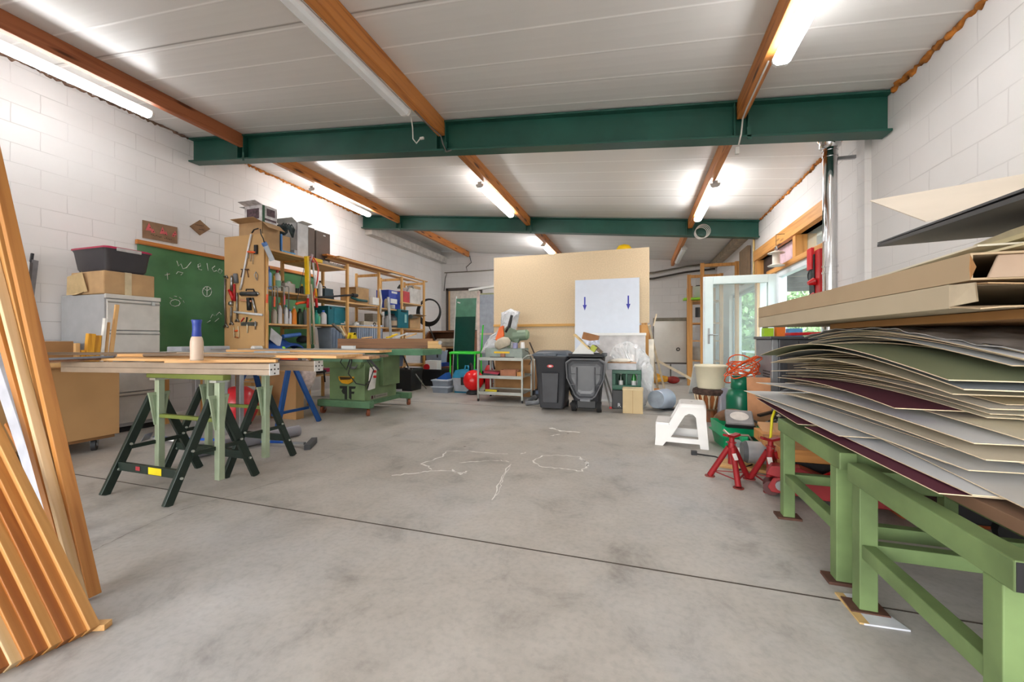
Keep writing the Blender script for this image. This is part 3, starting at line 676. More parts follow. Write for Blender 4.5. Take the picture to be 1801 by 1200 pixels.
board(-3.5, 2.8, -2.15, 2.99, .9055, .2, .006, mat('#8a8886', .4), 'grey sheet lying on the topmost plywood board')
board(-4.75, 1.98, -3.7, 2.3, .87, .1, .02, DW, 'dark timber piece crossing from the cart to the trestle table')
solo(B().box(-3.1, -2.85, 2.55, 2.68, .886, .9), 'masonry_scraper', mat('#b9c3cc', .3, .5), 'small blue-grey metal plate on the rear planks', 'tool')
# glue bottle
p = at(346, 640, Y=1.98); g = at(346, 634, Z=.8645)
t = thing('squeeze_bottle', 'clear pinkish squeeze bottle with a blue cap standing on the trestle table', 'bottle', (g.x, g.y, .864))
B().lathe([(.001, 0), (.034, 0), (.036, .01), (.034, .05), (.036, .09), (.035, .12), (.03, .145), (.024, .155)], n=20).obj('bottle', mat('#dcc3ad', .3, var=.02), t)
B().lathe([(.024, .152), (.026, .157), (.023, .2), (.024, .235), (.029, .258), (.027, .262), (.001, .262)], n=20).obj('cap', mat('#27429c', .35, var=.03), t)
# things beneath / behind the trestles
b = B().cyl(at(340, 795, Z=.055), at(525, 757, Z=.055), .055, n=20); solo(b, 'plastic_pipe', mat('#8d8c93', .4, var=.04), 'thick grey plastic drain pipe lying on the floor behind the trestles', 'pipe')
t = thing('floor_broom', 'push broom with a blue handle lying on the floor by the trestles', 'broom', at(548, 783, Z=0))
B().tube([at(500, 778, Z=.03), at(270, 770, Z=.04)], .013).obj('handle', mat('#1b57b5', .35), t, w=True)
B().bar(at(500, 778, Z=.03), at(536, 780, Z=.03), .03, .02).obj('ferrule', GREY, t, w=True)
B().bar(at(540, 788, Z=.02), at(553, 774, Z=.03), .05, .05).obj('bristle_head', DGREY, t, w=True)
t = thing('snow_scraper', 'flat metal scraper on a pale shaft lying on the floor behind the near trestle', 'tool', at(262, 770, Z=0))
B().bar(at(255, 775, Z=.03), at(262, 762, Z=.1), .1, .006).obj('blade', STEEL, t, w=True)
B().tube([at(262, 770, Z=.04), at(330, 778, Z=.03)], .01).obj('shaft', WHITE, t, w=True)
# grey garden chair frame and red chair / hand truck seen through the trestles
t = thing('metal_stand', 'light grey ribbed metal stand behind the near trestles', 'stand', (-4.35, 3.2, 0))
for y in (-.18, .0, .16): B().box(-.2, -.14, y, y+.05, 0, .66).obj('leg', ALU, t, .004)
for y in (-.18, .0): B().box(.2, .26, y, y+.05, 0, .66).obj('leg', ALU, t, .004)
B().box(-.22, .28, -.2, .22, .66, .7).obj('top', ALU, t, .004)
c = at(420, 715, Y=3.45)
t = thing('fuel_can', 'red rounded tank with a bent red handle pipe behind the trestles', 'tank', (c.x, c.y, 0))
B().lathe([(.001, .02), (.14, .04), (.19, .15), (.2, .26), (.17, .38), (.08, .45), (.001, .46)], n=24).obj('tank', mat('#d8323a', .3), t)
B().tube([(.05, -.05, .42), (.1, -.06, .55), (.1, -.06, .66), (.06, -.05, .71), (-.08, -.03, .72)], .018).obj('handle_pipe', mat('#e02a34', .3), t)
B().lathe([(.001, 0), (.12, 0), (.13, .03), (.1, .05)]).obj('foot', BLACK, t)
solo(B().box(-4.5, -4.05, 3.9, 4.02, 0, .6), 'chipboard_offcut', MDF, 'brown board leaning upright behind the red tank', 'board')
# ================= WOODEN SHELVING ON THE LEFT WALL =================
XF, XB = -4.79, -5.31
UPY = [4.12, 4.85, 5.69, 6.57, 7.35, 8.27]
UPH = [2.27, 2.27, 2.3, 2.3, 2.33, 2.36]
t = thing('wooden_shelving', 'long open pine shelving unit of five bays along the left wall', 'shelf', (-5.05, 6.2, 0))
PSH = wood('#d9a866', '#b98344', 'z', .55); PSY = wood('#dcb27a', '#c08f52', 'y', .55)
for y, h in zip(UPY, UPH):
    for x in (XF, XB): B().box(x-.022, x+.022, y-.018, y+.018, 0, h).obj('post', PSH, t, .002, w=True)
    for z in (.36, 1.16, h-.08): B().box(XB+.022, XF-.022, y-.012, y+.012, z, z+.05).obj('rung', PSH, t, w=True)
SH = {}
def shelf(i0, i1, z, th=.025, x1=XF-.002):
    B().box(XB+.0, x1, UPY[i0]+.019, UPY[i1]-.019, z-th, z).obj('shelf_board', PSY, t, .002, w=True)
for b_, zs in enumerate(((.44, .84, 1.22, 1.68, 2.24), (.44, .84, 1.24, 1.66, 2.21), (.44, .84, 1.24, 1.65), (.44, .84, 1.24, 1.62), (.44, .84, 1.24, 1.8))):
    for z in zs: shelf(b_, b_+1, z)
for k, x in enumerate((XF-.03, -5.05)): B().box(x-.03, x+.03, 5.5, 8.45, 2.365, 2.385).obj('top_slat', PSY, t, .002, w=True)
# mdf side panel carrying tools
PX0, PX1, PY = at(394, 500, Y=4.07)[0], XF+.01, 4.075
solo(B().box(PX0, PX1, PY, PY+.018, .75, 2.42), 'tool_board', mat('#c59f6d', .75, var=.05, scale=3), 'upright brown fibreboard panel at the end of the shelving with tools hung on it', 'tool board', bev=.002)
TB = PY-.004
def tp(u, v, d=.012): p = at(u, v, Y=TB-d); return p
# -- helpers for small goods
def stand(kind, u0, u1, vt, z, x=-4.9, X2=None):
    """room position of something standing on a shelf: centre, width, height"""
    a, c = YX(u0, x), YX(u1, x); h = at((u0+u1)/2, vt, X=x)[2]-z
    return (x, (a+c)/2, z), abs(c-a), h
def bottle(label, u0, u1, vt, z, col, cap, x=-4.88, group=None, cat='bottle', r=None, name='plastic_bottle', cap_h=.03, rough=.35, shoulder=.75, lab=None):
    (X, Y, Z), w_, h = stand('', u0, u1, vt, z, x); r = r or w_/2*.92
    t = thing(name, label, cat, (X, Y, Z), group=group)
    B().lathe([(.001, 0), (r*.95, 0), (r, .006), (r, h*shoulder*.9), (r*.85, h*shoulder), (r*.4, h-cap_h), (.001, h-cap_h)], n=16).obj('bottle', mat(col, rough, var=.04), t)
    if cap: B().lathe([(.001, h-cap_h), (r*.42, h-cap_h), (r*.42, h), (.001, h)], n=12).obj('cap', mat(cap, .4, var=0), t)
    if lab: B().lathe([(r*1.01, h*.15), (r*1.01, h*.5)], n=16).obj('label', mat(lab, .5, var=0), t)
    return t
def carcase(name, label, cat, u0, u1, vt, z, mt, x=-4.9, dx=.25, group=None, bev=.006, extra=None):
    (X, Y, Z), w_, h = stand('', u0, u1, vt, z, x)
    t = thing(name, label, cat, (X-dx/2+.05, Y, Z), group=group)
    B().box(-dx/2, dx/2, -w_/2, w_/2, 0, h).obj('body', mt, t, bev)

    return t, dx, w_, h
# ---- top of bay 1 and 2
a = at(425, 410, Y=4.3); 
carton('cardboard_box', 'open brown cardboard box on top of the shelving under the printed box', -5.28, -4.86, 4.12, 4.4, 2.245, 2.6, flaps=(.5, -1.2, .3, None), ang=.6)
tt = carton('cardboard_box', 'printed black and white cardboard box with open flap, topmost on the shelving', -5.2, -4.88, 4.14, 4.37, 2.605, 2.84, mt=mat('#d5d2d4', .6, var=.25, scale=14), flaps=(.1, None, .5, None), ang=.5)
B().box(-.12, .1, -.118, -.1155, .05, .19).box(.161, .163, -.08, .1, .03, .06).box(.161, .163, -.05, .08, .1, .2).obj('printing', mat('#57424a', .6, var=.4, scale=30), tt)
B().box(.161, .1625, -.115, -.08, 0, .23).obj('printing', mat('#2f5a3f', .6), tt)
b = B()
for i in range(4): b.tube([(-4.93+.02*i, 4.40+.03*i, 2.56+.02*math.sin(i)), (-4.84+.02*i, 4.44+.03*i, 2.66), (-4.82+.01*i, 4.52+.02*i, 2.6), (-4.84, 4.6, 2.5)], .014)
b.sph((-4.95, 4.5, 2.59), .1, (.9, 1.0, .8), 10)
solo(b, 'coiled_hose', mat('#39464a', .6, var=.3, scale=20), 'dark grey-green bundle of hose and cloth on a brown box atop the shelving', 'hose')
carton('cardboard_box', 'narrow brown cardboard box standing under the dark hose bundle', -5.1, -4.86, 4.43, 4.58, 2.272, 2.49, flaps=(None,)*4)
solo(B().box(-5.0, -4.84, 4.405, 4.425, 2.272, 2.5), 'blue_folder', mat('#2b74c0', .4), 'upright bright blue folder on top of the shelving', 'folder')
solo(B().box(-5.1, -4.83, 4.405, 4.64, 2.241, 2.27), 'flat_box', mat('#4b9bd6', .4, var=.2, scale=30), 'flat light blue box on the top shelf edge', 'box')
carton('plastic_crate', 'translucent whitish plastic crate with open cardboard flaps atop the shelving', -5.25, -4.88, 4.72, 4.93, 2.242, 2.76, mt=mat('#cfd0d2', .35, var=.1), flaps=(None, .2, .9, None), ang=.6)
solo(B().box(-5.2, -4.86, 4.65, 4.71, 2.242, 2.33), 'grey_box', mat('#a9a7ad', .5), 'pale grey carton between the crate and the blue box on top', 'box', bev=.002)
for (u0, u1, zt_, lb) in ((521, 554, 2.84, 'left dark brown-grey flat case standing on top of the shelving'), (556, 581, 2.83, 'right dark brown-grey flat case standing on top of the shelving')):
    y0, y1 = YX(u0, -5.12), YX(u1, -5.12); tt = thing('flat_case', lb, 'case', (-5.17, (y0+y1)/2, 2.25))
    B().box(-.05, .05, -(y1-y0)/2, (y1-y0)/2, 0, zt_-2.25).obj('shell', mat('#6b5e56', .5, var=.05), tt, .012)
    B().cb((.052, .02, zt_-2.31), (.006, .05, .02)).obj('grip', WHITE, tt)
tt = thing('keyboard_case', 'long grey knobbly tray lying on the top shelf of the second bay', 'tray', (-4.92, 5.35, 2.212))
B().box(-.07, .07, -.4, .4, 0, .05).obj('tray', mat('#8a827c', .5), tt, .004)
for k in range(8): B().cb((.0, -.34+.1*k, .06), (.08, .06, .03)).obj('knob', mat('#a39b93', .5), tt, .006)
solo(B().box(-4.86, -4.78, 4.9, 5.12, 2.212, 2.262), 'level', YELLOW, 'short yellow spirit level on the front edge of the top shelf', 'tool', bev=.004)
for i, (x, y0, y1, z, w_, lb) in enumerate(((-4.85, 5.52, 7.9, 2.386, .09, 'front long pine board lying on top of the shelving'), (-4.98, 5.5, 7.2, 2.386, .12, 'second long pine board lying on top of the shelving'),
     (-5.05, 5.45, 6.9, 2.42, .1, 'upper long pine board with a notched end on top of the shelving'), (-5.2, 5.6, 8.3, 2.386, .09, 'rear long dark pine board lying on top of the shelving'))):
    slat('wooden_board', (x, y0, z+.013), (x, y1, z+.013), w_, .024, wood('#d08d45', '#9d5e28', 'y'), lb, 'board')
# ---- second shelf of bay 1 (z 1.68)
bottle('blue and white screwtop bottle at the left end of the upper shelf', 458, 466.5, 465, 1.68, '#86aee0', '#1b4fa0', cat='bottle', cap_h=.07)
bottle('blue and white screwtop bottle second from left on the upper shelf', 467, 477, 469, 1.68, '#7ba7e2', '#1b4fa0', cap_h=.07)
bottle('slim yellow can beside the red-capped white bottle', 480, 484, 481, 1.68, '#d39b2d', '#7d5b20')
bottle('white-green bottle with a dark red cap on the upper shelf', 482.5, 493, 475, 1.68, '#d6d2cf', '#9a2430', cap_h=.04, lab='#73a58a')
tt, dx, w_, h = carcase('plastic_bin', 'small translucent bin of oddments on the upper shelf', 'box', 497, 515, 499, 1.68, mat('#b9b3ae', .4), dx=.18)
for k in range(5): B().cb((R(-.05, .05), R(-.07, .07), h+.01), (.03, .03, .05), (R(0, 1), R(0, 1), 0)).obj('oddment', mat(('#e8e8e2', '#c9b27a', '#d5d8db', '#9c8b6a', '#eeeeee')[k], .5), tt)
for k, u in enumerate((518, 522, 526)): bottle('small black jar with a thin wire on the upper shelf', u-1.8, u+1.8, 504, 1.68, '#26272a', None, name='black_jar', cat='jar', group='black jars on the upper shelf')
bottle('black jar with a yellow lid on the upper shelf', 528, 534, 500, 1.68, '#26241f', '#c9a62a', name='black_jar', cat='jar')
# ---- third shelf of bay 1 (z 1.22)
for a in (('pale grey jug at the left end of the third shelf', 457, 462, 527, '#c9cbd0', '#8c8fa5'), ('white can second from left on the third shelf', 462.5, 468, 530, '#dedcd8', None),
          ('brown-pink tube behind the orange chisel handles', 468.5, 473, 540, '#a86c5a', '#1d2a33'), ('grey beige carton roll on the third shelf', 477.5, 486, 540, '#b5ada0', None),
          ('tall white cylinder with an orange top on the third shelf', 488.5, 495.5, 533, '#dddadb', '#e0872f'), ('white bottle with a pale blue top on the third shelf', 500, 506.5, 537, '#d9dde2', '#6fa5cf'),
          ('white bottle with a deep blue cap on the third shelf', 507.5, 512.5, 544, '#dcdde6', '#2744c4'), ('orange spray can on the third shelf', 513.5, 521, 539, '#ee8a1e', '#d9d4cc'),
          ('dark green round bottle behind the orange can', 523, 532, 543, '#1f3a2a', '#182018'), ('grey tin with a green lid on the third shelf', 533, 539, 541, '#77797a', '#6bbf35')):
    bottle(a[0], a[1], a[2], a[3], 1.22, a[4], a[5])
# clamps and chisels hanging from the shelf edge of bay 1
def pf(u, v, x=-4.765): return at(u, v, X=x)
for i, (u, v1, lb, g) in enumerate(((479, 545, '', 0), (488, 552, '', 0), (498.5, 552, '', 0), (508, 560, '', 0))):
    b = B(); b.tube([pf(u-7, 506), pf(u-5, 503.5), pf(u-1, 504), pf(u, 507), pf(u, v1)], .008, 6)
    solo(b, 'bar_clamp', mat('#8c8a86', .35, .8), 'grey steel bar clamp hooked over the shelf edge', 'clamp', 'bar clamps on the shelf edge', at_base=True)
for i, (u, v0, v1, lb) in enumerate(((469.5, 518, 533, 'orange-red screwdriver handle hanging leftmost under the shelf edge'), (482.5, 522, 540, 'orange screwdriver hanging between the clamps'), (499.8, 520, 536, 'pink-red screwdriver handle behind the clamps'))):
    t_ = thing('screwdriver', lb, 'screwdriver', pf(u, v1))
    B().cyl(pf(u, v1), pf(u+.5, v0), .014, .012, 10).obj('handle', mat('#e8552a' if i < 2 else '#d9606a', .4), t_, w=True)
    B().cyl(pf(u+.5, v0), pf(u+1, 505), .004).obj('shaft', STEEL, t_, w=True)
t_ = thing('hacksaw', 'saw with an orange pistol grip hanging at the end of the first bay', 'saw', pf(524, 539))
B().tube([pf(521, 537), pf(526, 510), pf(533, 480), pf(536, 466)], [.006, .005, .004, .003], 5).obj('blade', DGREY, t_, w=True)
B().tube([pf(521, 536), pf(522, 534), pf(530, 532.5), pf(539, 532)], .02, 8).obj('grip', ORANGE, t_, w=True)
# ---- shelf at bench height bay 1 (z .84)
b = B(); base = (-4.95, 4.45, .84)
solo(B().grid(lambda a, c: (-5.15+.35*a, 4.15+.62*c, .86+.15*math.sin(a*3)*math.sin(c*3)+.03*math.sin(a*9+c*7)), 10, 14, .01), 'blue_cloth', mat('#1d4e9e', .8, var=.25), 'crumpled blue cloth heaped on the bench-height shelf of the first bay', 'cloth')
solo(B().cyl((-4.86, 4.45, 1.04), (-4.86, 4.75, 1.075), .03), 'paper_roll', mat('#3f6fb8', .5), 'blue roll with a dark hollow end on the crumpled blue cloth', 'roll')
solo(B().prism([(0, 0), (.16, -.12), (.2, .03), (.02, .16)], 0, .01, 'yz', M=Matrix.Translation((-4.85, 4.22, 1.0))), 'paper_bag', mat('#c9cacf', .6), 'pale grey folded paper bag standing on the blue cloth', 'bag')
solo(B().lathe([(.001, 0), (.12, 0), (.15, .04), (.1, .09), (.04, .11), (.001, .11)], (-5.0, 4.95, .84), 18, sq=(1, 1.2)), 'green_bag', mat('#2e5a44', .8, var=.2), 'dark green slumped bag lying on the bench-height shelf', 'bag')
solo(B().lathe([(.001, 0), (.08, 0), (.09, .05), (.05, .1), (.001, .11)], (-4.98, 4.92, .952), 14), 'knit_hat', mat('#15161a', .8), 'black hat lying on top of the green bag', 'cap')
solo(B().sph((-4.82, 4.42, .87), .03, n=10), 'tennis_ball', mat('#9be04a', .7), 'small lime green ball by the blue cloth', 'ball')
# ---- long-handled garden tools hanging at the second upright
def gt(*pts, x=-4.72): return [at(u, v, X=x) for u, v in pts]
def tool(label, cat, name, parts):
    t_ = thing(name, label, cat, parts[0][1][-1])
    for nm, pts, r, mt in parts:
        (B().tube(pts, r, 7) if not isinstance(r, tuple) else B().bar(pts[0], pts[-1], *r)).obj(nm, mt, t_, w=True)
    return t_
tool('long yellow spirit level hanging at the second upright of the shelving', 'level', 'spirit_level', [('body', gt((539, 451), (541, 518)), (.03, .06), mat('#ecc21a', .4))])
tool('white-shafted lopper with red grips hanging left in front of the shelving', 'lopper', 'garden_lopper', [('shaft', gt((545, 458), (542, 527)), .014, mat('#dcdcdc', .3)), ('grip', gt((542, 525), (541, 541)), .02, RED), ('blade', gt((549, 448), (545, 460)), .02, mat('#b9a5ab', .3, .6))])
tool('lopper with yellow and red grips hanging right in front of the shelving', 'lopper', 'garden_lopper', [('shaft', gt((550, 458), (555, 510)), .014, mat('#dcdcdc', .3)), ('sleeve', gt((554.5, 508), (556, 522)), .02, mat('#f0a81a', .4)), ('grip', gt((556, 525), (557, 541)), .02, RED), ('blade', gt((546, 452), (551, 462)), .018, mat('#c24850', .4))])
tool('orange bow saw hanging in front of the shelving', 'saw', 'bow_saw', [('bow', gt((551, 453), (557, 462), (560, 475), (558, 495), (552, 515), (550, 545)), .011, mat('#e2523a', .35)), ('blade', gt((553, 458), (551, 545)), .003, STEEL)])
for i, (p, lb) in enumerate(((((545, 500), (545, 560), (547, 606)), 'grey weathered wooden stick standing leftmost at the second upright'), (((547, 500), (551, 550), (553, 606)), 'pale ribbed wooden stick standing rightmost at the second upright'))):
    tool(lb, 'stick', 'wooden_stick', [('shaft', gt(*p, x=-4.70), .013+.003*i, mat('#8f8676' if i == 0 else '#c0b49c', .7))])
# ---- bay 2 goods
bottle('tall white canister behind the garden tools', 560, 566, 494, 1.66, '#e4e4e6', '#3c2c28')
tt, dx, w_, h = carcase('power_tool', 'black and teal power tool box on the upper shelf of the second bay', 'power tool', 567, 582, 508, 1.66, mat('#2b4450', .5), dx=.2)
B().tube([(0, -w_*.4, h), (0, -w_*.3, h+.035), (0, w_*.1, h+.035), (0, w_*.2, h)], .01).obj('handle', BLACK, tt)
b = B(); [b.cyl((0, 0, 0), (R(-.04, .04), R(-.04, .04), .1), .018, .01, 6) for _ in range(5)]; b.M = None
o = solo(b, 'work_glove', mat('#4c5048', .8), 'grey glove standing upright on the upper shelf', 'glove'); o.location = (-4.92, YX(585, -4.92), 1.665)
solo(B().tube(gt((560, 523), (580, 522), (606, 520), (625, 519), x=-4.75), .016).cyl(at(620, 519, X=-4.75), at(628, 520, X=-4.75), .03), 'leaf_rake', mat('#23252b', .5), 'black shafted tool lying along the upper shelf edge', 'tool')
solo(B().tube(gt((618, 523), (630, 528), (645, 530), x=-4.8), .025), 'teal_grinder', mat('#1e5d62', .5), 'teal hand tool at the left of the third bay upper shelf', 'power tool')
tt, dx, w_, h = carcase('tool_case', 'teal plastic tool case with latches on the third shelf', 'case', 573, 607, 539.5, 1.24, mat('#0e6a78', .4, var=.05), dx=.32)
for y in (-w_*.38, w_*.38): B().cb((dx/2+.006, y, h*.88), (.012, w_*.07, h*.12)).obj('latch', mat('#12333a', .4), tt)
B().cb((dx/2+.003, w_*.25, h*.14), (.004, w_*.24, h*.16)).obj('label', WHITE, tt)
B().box(dx/2, dx/2+.006, -w_*.22, w_*.3, h*.12, h*.9).obj('front_rib', mat('#13788a', .4), tt, .002)
for a in (('teal-green slim bottle at the foot of the garden tools', 553, 559, 546, '#199a84', '#1d8f8a'), ('green-white bottle beside the slim teal bottle', 559, 563, 552, '#68b98e', '#cfe8d8'), ('white bottle with a blue cap left of the teal case', 564, 573, 546, '#d3cfd2', '#3d6fd2')):
    bottle(a[0], a[1], a[2], a[3], 1.24, a[4], a[5], x=-4.8)
# ---- bays 3 to 5
tt = carton('cardboard_box', 'brown cardboard box with a folded lid on the upper shelf of the third bay', -5.2, -4.86, 6.0, 6.36, 1.655, 1.95, flaps=(None, None, None, None))
B().add([(-.17, -.2, .295), (.17, -.2, .27), (.17, .1, .12), (-.17, .12, .295)], [(0, 1, 2, 3)]).obj('lid', KRAFTD, tt)
tt, dx, w_, h = carcase('small_carton', 'small white carton at the front of the third bay upper shelf', 'box', 652, 666, 524, 1.655, WHITE, dx=.1, x=-4.82)
slat('aluminium_straightedge', (-4.7, 6.85, .9), (-4.74, 6.8, 1.84), .07, .02, mat('#b4b6b8', .4, .6), 'light grey metal rail standing upright in front of the fourth bay', 'rail', up=(1, 0, 0))
solo(B().tube(gt((668, 508), (671, 530), (669, 550), (674, 556), x=-4.74), .02, 5), 'white_strap', mat('#d9d4c8', .7), 'pale strap hanging from the third upright', 'strap')
tt, dx, w_, h = carcase('file_box', 'bright blue box with white labels on the upper shelf of the fourth bay', 'box', 680, 704, 512, 1.625, mat('#1d3da8', .4, var=.05), dx=.3)
B().box(dx/2, dx/2+.003, -w_*.3, w_*.1, h*.84, h*.95).box(dx/2, dx/2+.003, -w_*.38, w_*.1, h*.3, h*.55).obj('label', WHITE, tt)
bottle('small steel tin in front of the blue box', 687, 693, 534, 1.625, '#b9bbbd', None, x=-4.82, name='tin_can', cat='can'); bottle('small beige tin beside the blue box', 677, 682, 523, 1.625, '#c0b296', None, x=-4.84, name='tin_can', cat='can')
tt, dx, w_, h = carcase('fuel_can', 'red box behind the fifth upright on the upper shelf', 'box', 706, 717, 513, 1.8, mat('#c8303a', .4), dx=.2)
tt, dx, w_, h = carcase('small_carton', 'white and grey carton on the upper shelf of the last bay', 'box', 718, 737, 508, 1.805, mat('#cfcdcb', .6), dx=.25)
B().cb((.05, .05, h+.03), (.16, w_*.7, .06)).obj('torn_flap', KRAFT, tt)
solo(B().tube(gt((716, 512), (719, 505), (724, 503), (727, 507), x=-4.85), .018, 6), 'grey_hose', GREY, 'short bent grey hose over the carton of the last bay', 'hose')
solo(B().tube(gt((700, 507), (703, 502), (704, 508), x=-4.84), .02, 6), 'black_brush', BLACK, 'small black brush sticking up beside the blue box', 'brush')
tt, dx, w_, h = carcase('tool_case', 'tall teal case on the third shelf of the fourth bay', 'case', 697, 715, 545, 1.24, mat('#0d6676', .4, var=.05), dx=.34, x=-4.8)
B().box(dx/2, dx/2+.004, w_*.1, w_*.3, h*.3, h*.75).obj('label', mat('#9bc6c6', .5), tt)
B().cb((dx/2+.01, 0, h*.92), (.02, w_*.5, h*.08)).obj('latch', mat('#12333a', .4), tt)
for a in (('grey bottle on the third shelf beside the metal rail', 677, 684, 553, '#a5a8ab', '#333'), ('dark canister with a paper label on the third shelf of the fourth bay', 685, 696, 552, '#4a4c50', '#222222')):
    bottle(a[0], a[1], a[2], a[3], 1.24, a[4], a[5] if len(a[5]) == 7 else '#333333', lab='#b09a80' if a[1] == 685 else None)
carton('cardboard_box', 'open brown cardboard box on the third shelf of the last bay', -5.2, -4.84, 7.75, 8.2, 1.245, 1.52, flaps=(None, .3, .5, None))
carton('cardboard_box', 'small brown cardboard box left in the last bay of the third shelf', -5.1, -4.84, 7.42, 7.68, 1.245, 1.5, flaps=(None, None, -.5, None))
solo(B().cyl(at(722, 557, X=-4.8), at(737, 556, X=-4.9), .05), 'metal_tube', STEEL, 'shiny metal cylinder resting on the open box of the last bay', 'tube')
bottle('round black roll hanging at the left of the last bay', 712, 720, 538, 1.60, '#1c1c1e', None, name='tape_roll', cat='roll') if False else None
tt, dx, w_, h = carcase('speaker_box', 'beige and black appliance on the third shelf of the third bay', 'appliance', 652, 664, 552, 1.24, mat('#8f8579', .5), dx=.2, x=-5.0)
tt, dx, w_, h = carcase('power_tool', 'carton with a black power tool printed on it in the third bay', 'box', 636, 664, 566, 1.24, mat('#c0b3a0', .5), dx=.16, x=-4.86)
B().ring((dx/2+.003, w_*.15, h*.5), .03, .01, 12, 'x').obj('printing', BLACK, tt)
bottle('white tub behind the posts of the third bay', 622, 630, 566, 1.24, '#dedede', '#c9c9c9')
# shelf at z .84: euro crates are on the saw table; below: z .44
bottle('dark brown jar on the bench-height shelf of the third bay', 640, 652, 590, .84, '#3b2f28', None) if False else None
# ---- lowest shelf goods (z .44)
tt = thing('paint_bucket', 'large white printed bucket on the lowest shelf of the second bay', 'bucket', (-4.95, YX(562, -4.95), .445))
B().lathe([(.001, 0), (.17, 0), (.2, .34), (.21, .345), (.21, .37), (.198, .375)], n=26).obj('bucket', mat('#d9cfc6', .4, var=.05), tt)
B().lathe([(.174, .03), (.179, .09)], n=26).obj('printing', mat('#a8264a', .5), tt)
b = B()
for k in range(3):
    a0 = -.5+.5*k; b.add([(.192*math.cos(a0+d)*(1 if z < .2 else 1.03), .192*math.sin(a0+d)*(1 if z < .2 else 1.03), z) for d, z in ((0, .13), (.36, .13), (.36, .24), (0, .24))], [(0, 1, 2, 3)])
b.obj('printing', mat('#6f7486', .5), tt)
tt = thing('green_canister', 'bright lime green canister beside the white bucket on the lowest shelf', 'canister', (-4.9, YX(583, -4.9), .445))
B().box(-.06, .08, -.075, .06, 0, .34).obj('body', mat('#86dd12', .4), tt, .01); B().cyl((0, 0, .34), (0, 0, .46), .03).obj('nozzle', BLACK, tt)
tt = thing('grey_cylinder', 'grey gas cylinder with a brass valve on the lowest shelf of the first bay', 'gas cylinder', (-4.9, YX(520, -4.9), .445))
B().lathe([(.001, 0), (.06, 0), (.062, .3), (.045, .34), (.001, .35)], n=18).obj('cylinder', mat('#8d9094', .4), tt)
B().cyl((0, 0, .34), (0, 0, .4), .02).cyl((-.03, 0, .39), (.04, 0, .39), .02).obj('valve', STEEL, tt)
tt = thing('safety_helmet', 'orange forestry helmet on the lowest shelf of the first bay', 'helmet', (-4.8, YX(508, -4.8), .62))
B().lathe([(.15, 0), (.145, .03), (.12, .1), (.07, .14), (.001, .155)], n=20, sq=(1, .95)).obj('shell', mat('#f4560f', .3), tt)
B().lathe([(.165, -.02), (.15, 0)], n=20).obj('brim', WHITE, tt)
tt = thing('chainsaw', 'white and black chainsaw body on the lowest shelf in front of the helmet', 'power tool', (-4.76, YX(511, -4.76), .445))
B().prism([(-.15, 0), (.17, 0), (.2, .03), (.12, .13), (.02, .17), (-.12, .13), (-.16, .06)], -.06, .06, 'yz').obj('housing', mat('#c9c0a6', .5), tt, .012)
B().ring((.065, .03, .1), .03, .008, 12, 'x').obj('cover_ring', mat('#d1a44a', .4), tt); B().tube([(0, .02, .16), (0, .1, .2), (0, .17, .1), (.0, .2, .05)], .012).obj('handle', BLACK, tt)
solo(B().tube([(-4.8, 4.75, .5), (-4.78, 4.9, .53), (-4.72, 5.0, .5), (-4.68, 5.08, .5)], [.04, .045, .03, .02]).tube([(-4.69, 5.05, .5), (-4.68, 5.06, .33)], .012), 'hammer_drill', BLACK, 'black hammer drill hanging over the lowest shelf by the second upright', 'power tool')
b = B(); 
for k in range(6): b.ring((-4.95+.0*k, YX(536, -4.9)+.01*k, .66+.012*k), .1-.005*k, .008, 16, 'x')
solo(b, 'air_hose_coil', mat('#a8a49b', .5), 'coil of pale hose behind the second upright near the lowest shelf', 'hose')
solo(B().rbox([(0, -4.95, 4.88, .13, .14, .02), (.2, -4.95, 4.88, .13, .14, .02)], M=Matrix.Translation((0, 0, .445))), 'black_case', mat('#2a2728', .6), 'black box on the lowest shelf of the second bay', 'box') if False else None
solo(B().sph((-4.78, 4.22, .24), .12, (.8, 1.1, 1)), 'safety_helmet', mat('#e8744a', .4), 'faded orange helmet on the floor under the first bay', 'helmet')
b = B().lathe([(.001, 0), (.03, 0), (.1, .1), (.13, .22), (.1, .3), (.04, .38), (.001, .4)], (0, 0, 0), 10, sq=(.6, 1)); 
o = solo(b, 'plastic_bag', mat('#c9b7b0', .25, var=.2, scale=20), 'clear pinkish plastic bag hanging between the blue sawhorse legs', 'bag'); o.location = (-3.83, 3.85, .36)
# under the shelf, third/fourth bay
for a in ((6.2, 'grey-blue lidded plastic crate under the fourth bay of shelving', '#56637a', .0, .45, .3), ): pass
def tub(name, label, x, y, z, lx, ly, h, col, cat='storage box', rz=0, lidcol=None, rough=.4, taper=.9):
    t_ = thing(name, label, cat, (x, y, z), rz)
    B().rbox([(0, 0, 0, lx/2*taper, ly/2*taper, .02), (h*.9, 0, 0, lx/2, ly/2, .02), (h, 0, 0, lx/2+.01, ly/2+.01, .02), (h, 0, 0, lx/2-.01, ly/2-.01, .02), (.01, 0, 0, lx/2*taper-.01, ly/2*taper-.01, .02)], cap='b').obj('tub', mat(col, rough, var=.06), t_)
    if lidcol: B().rbox([(h, 0, 0, lx/2+.015, ly/2+.015, .02), (h+.015, 0, 0, lx/2+.015, ly/2+.015, .02), (h+.025, 0, 0, lx/2-.02, ly/2-.02, .02)]).obj('lid', mat(lidcol, rough, var=.05), t_)
    return t_
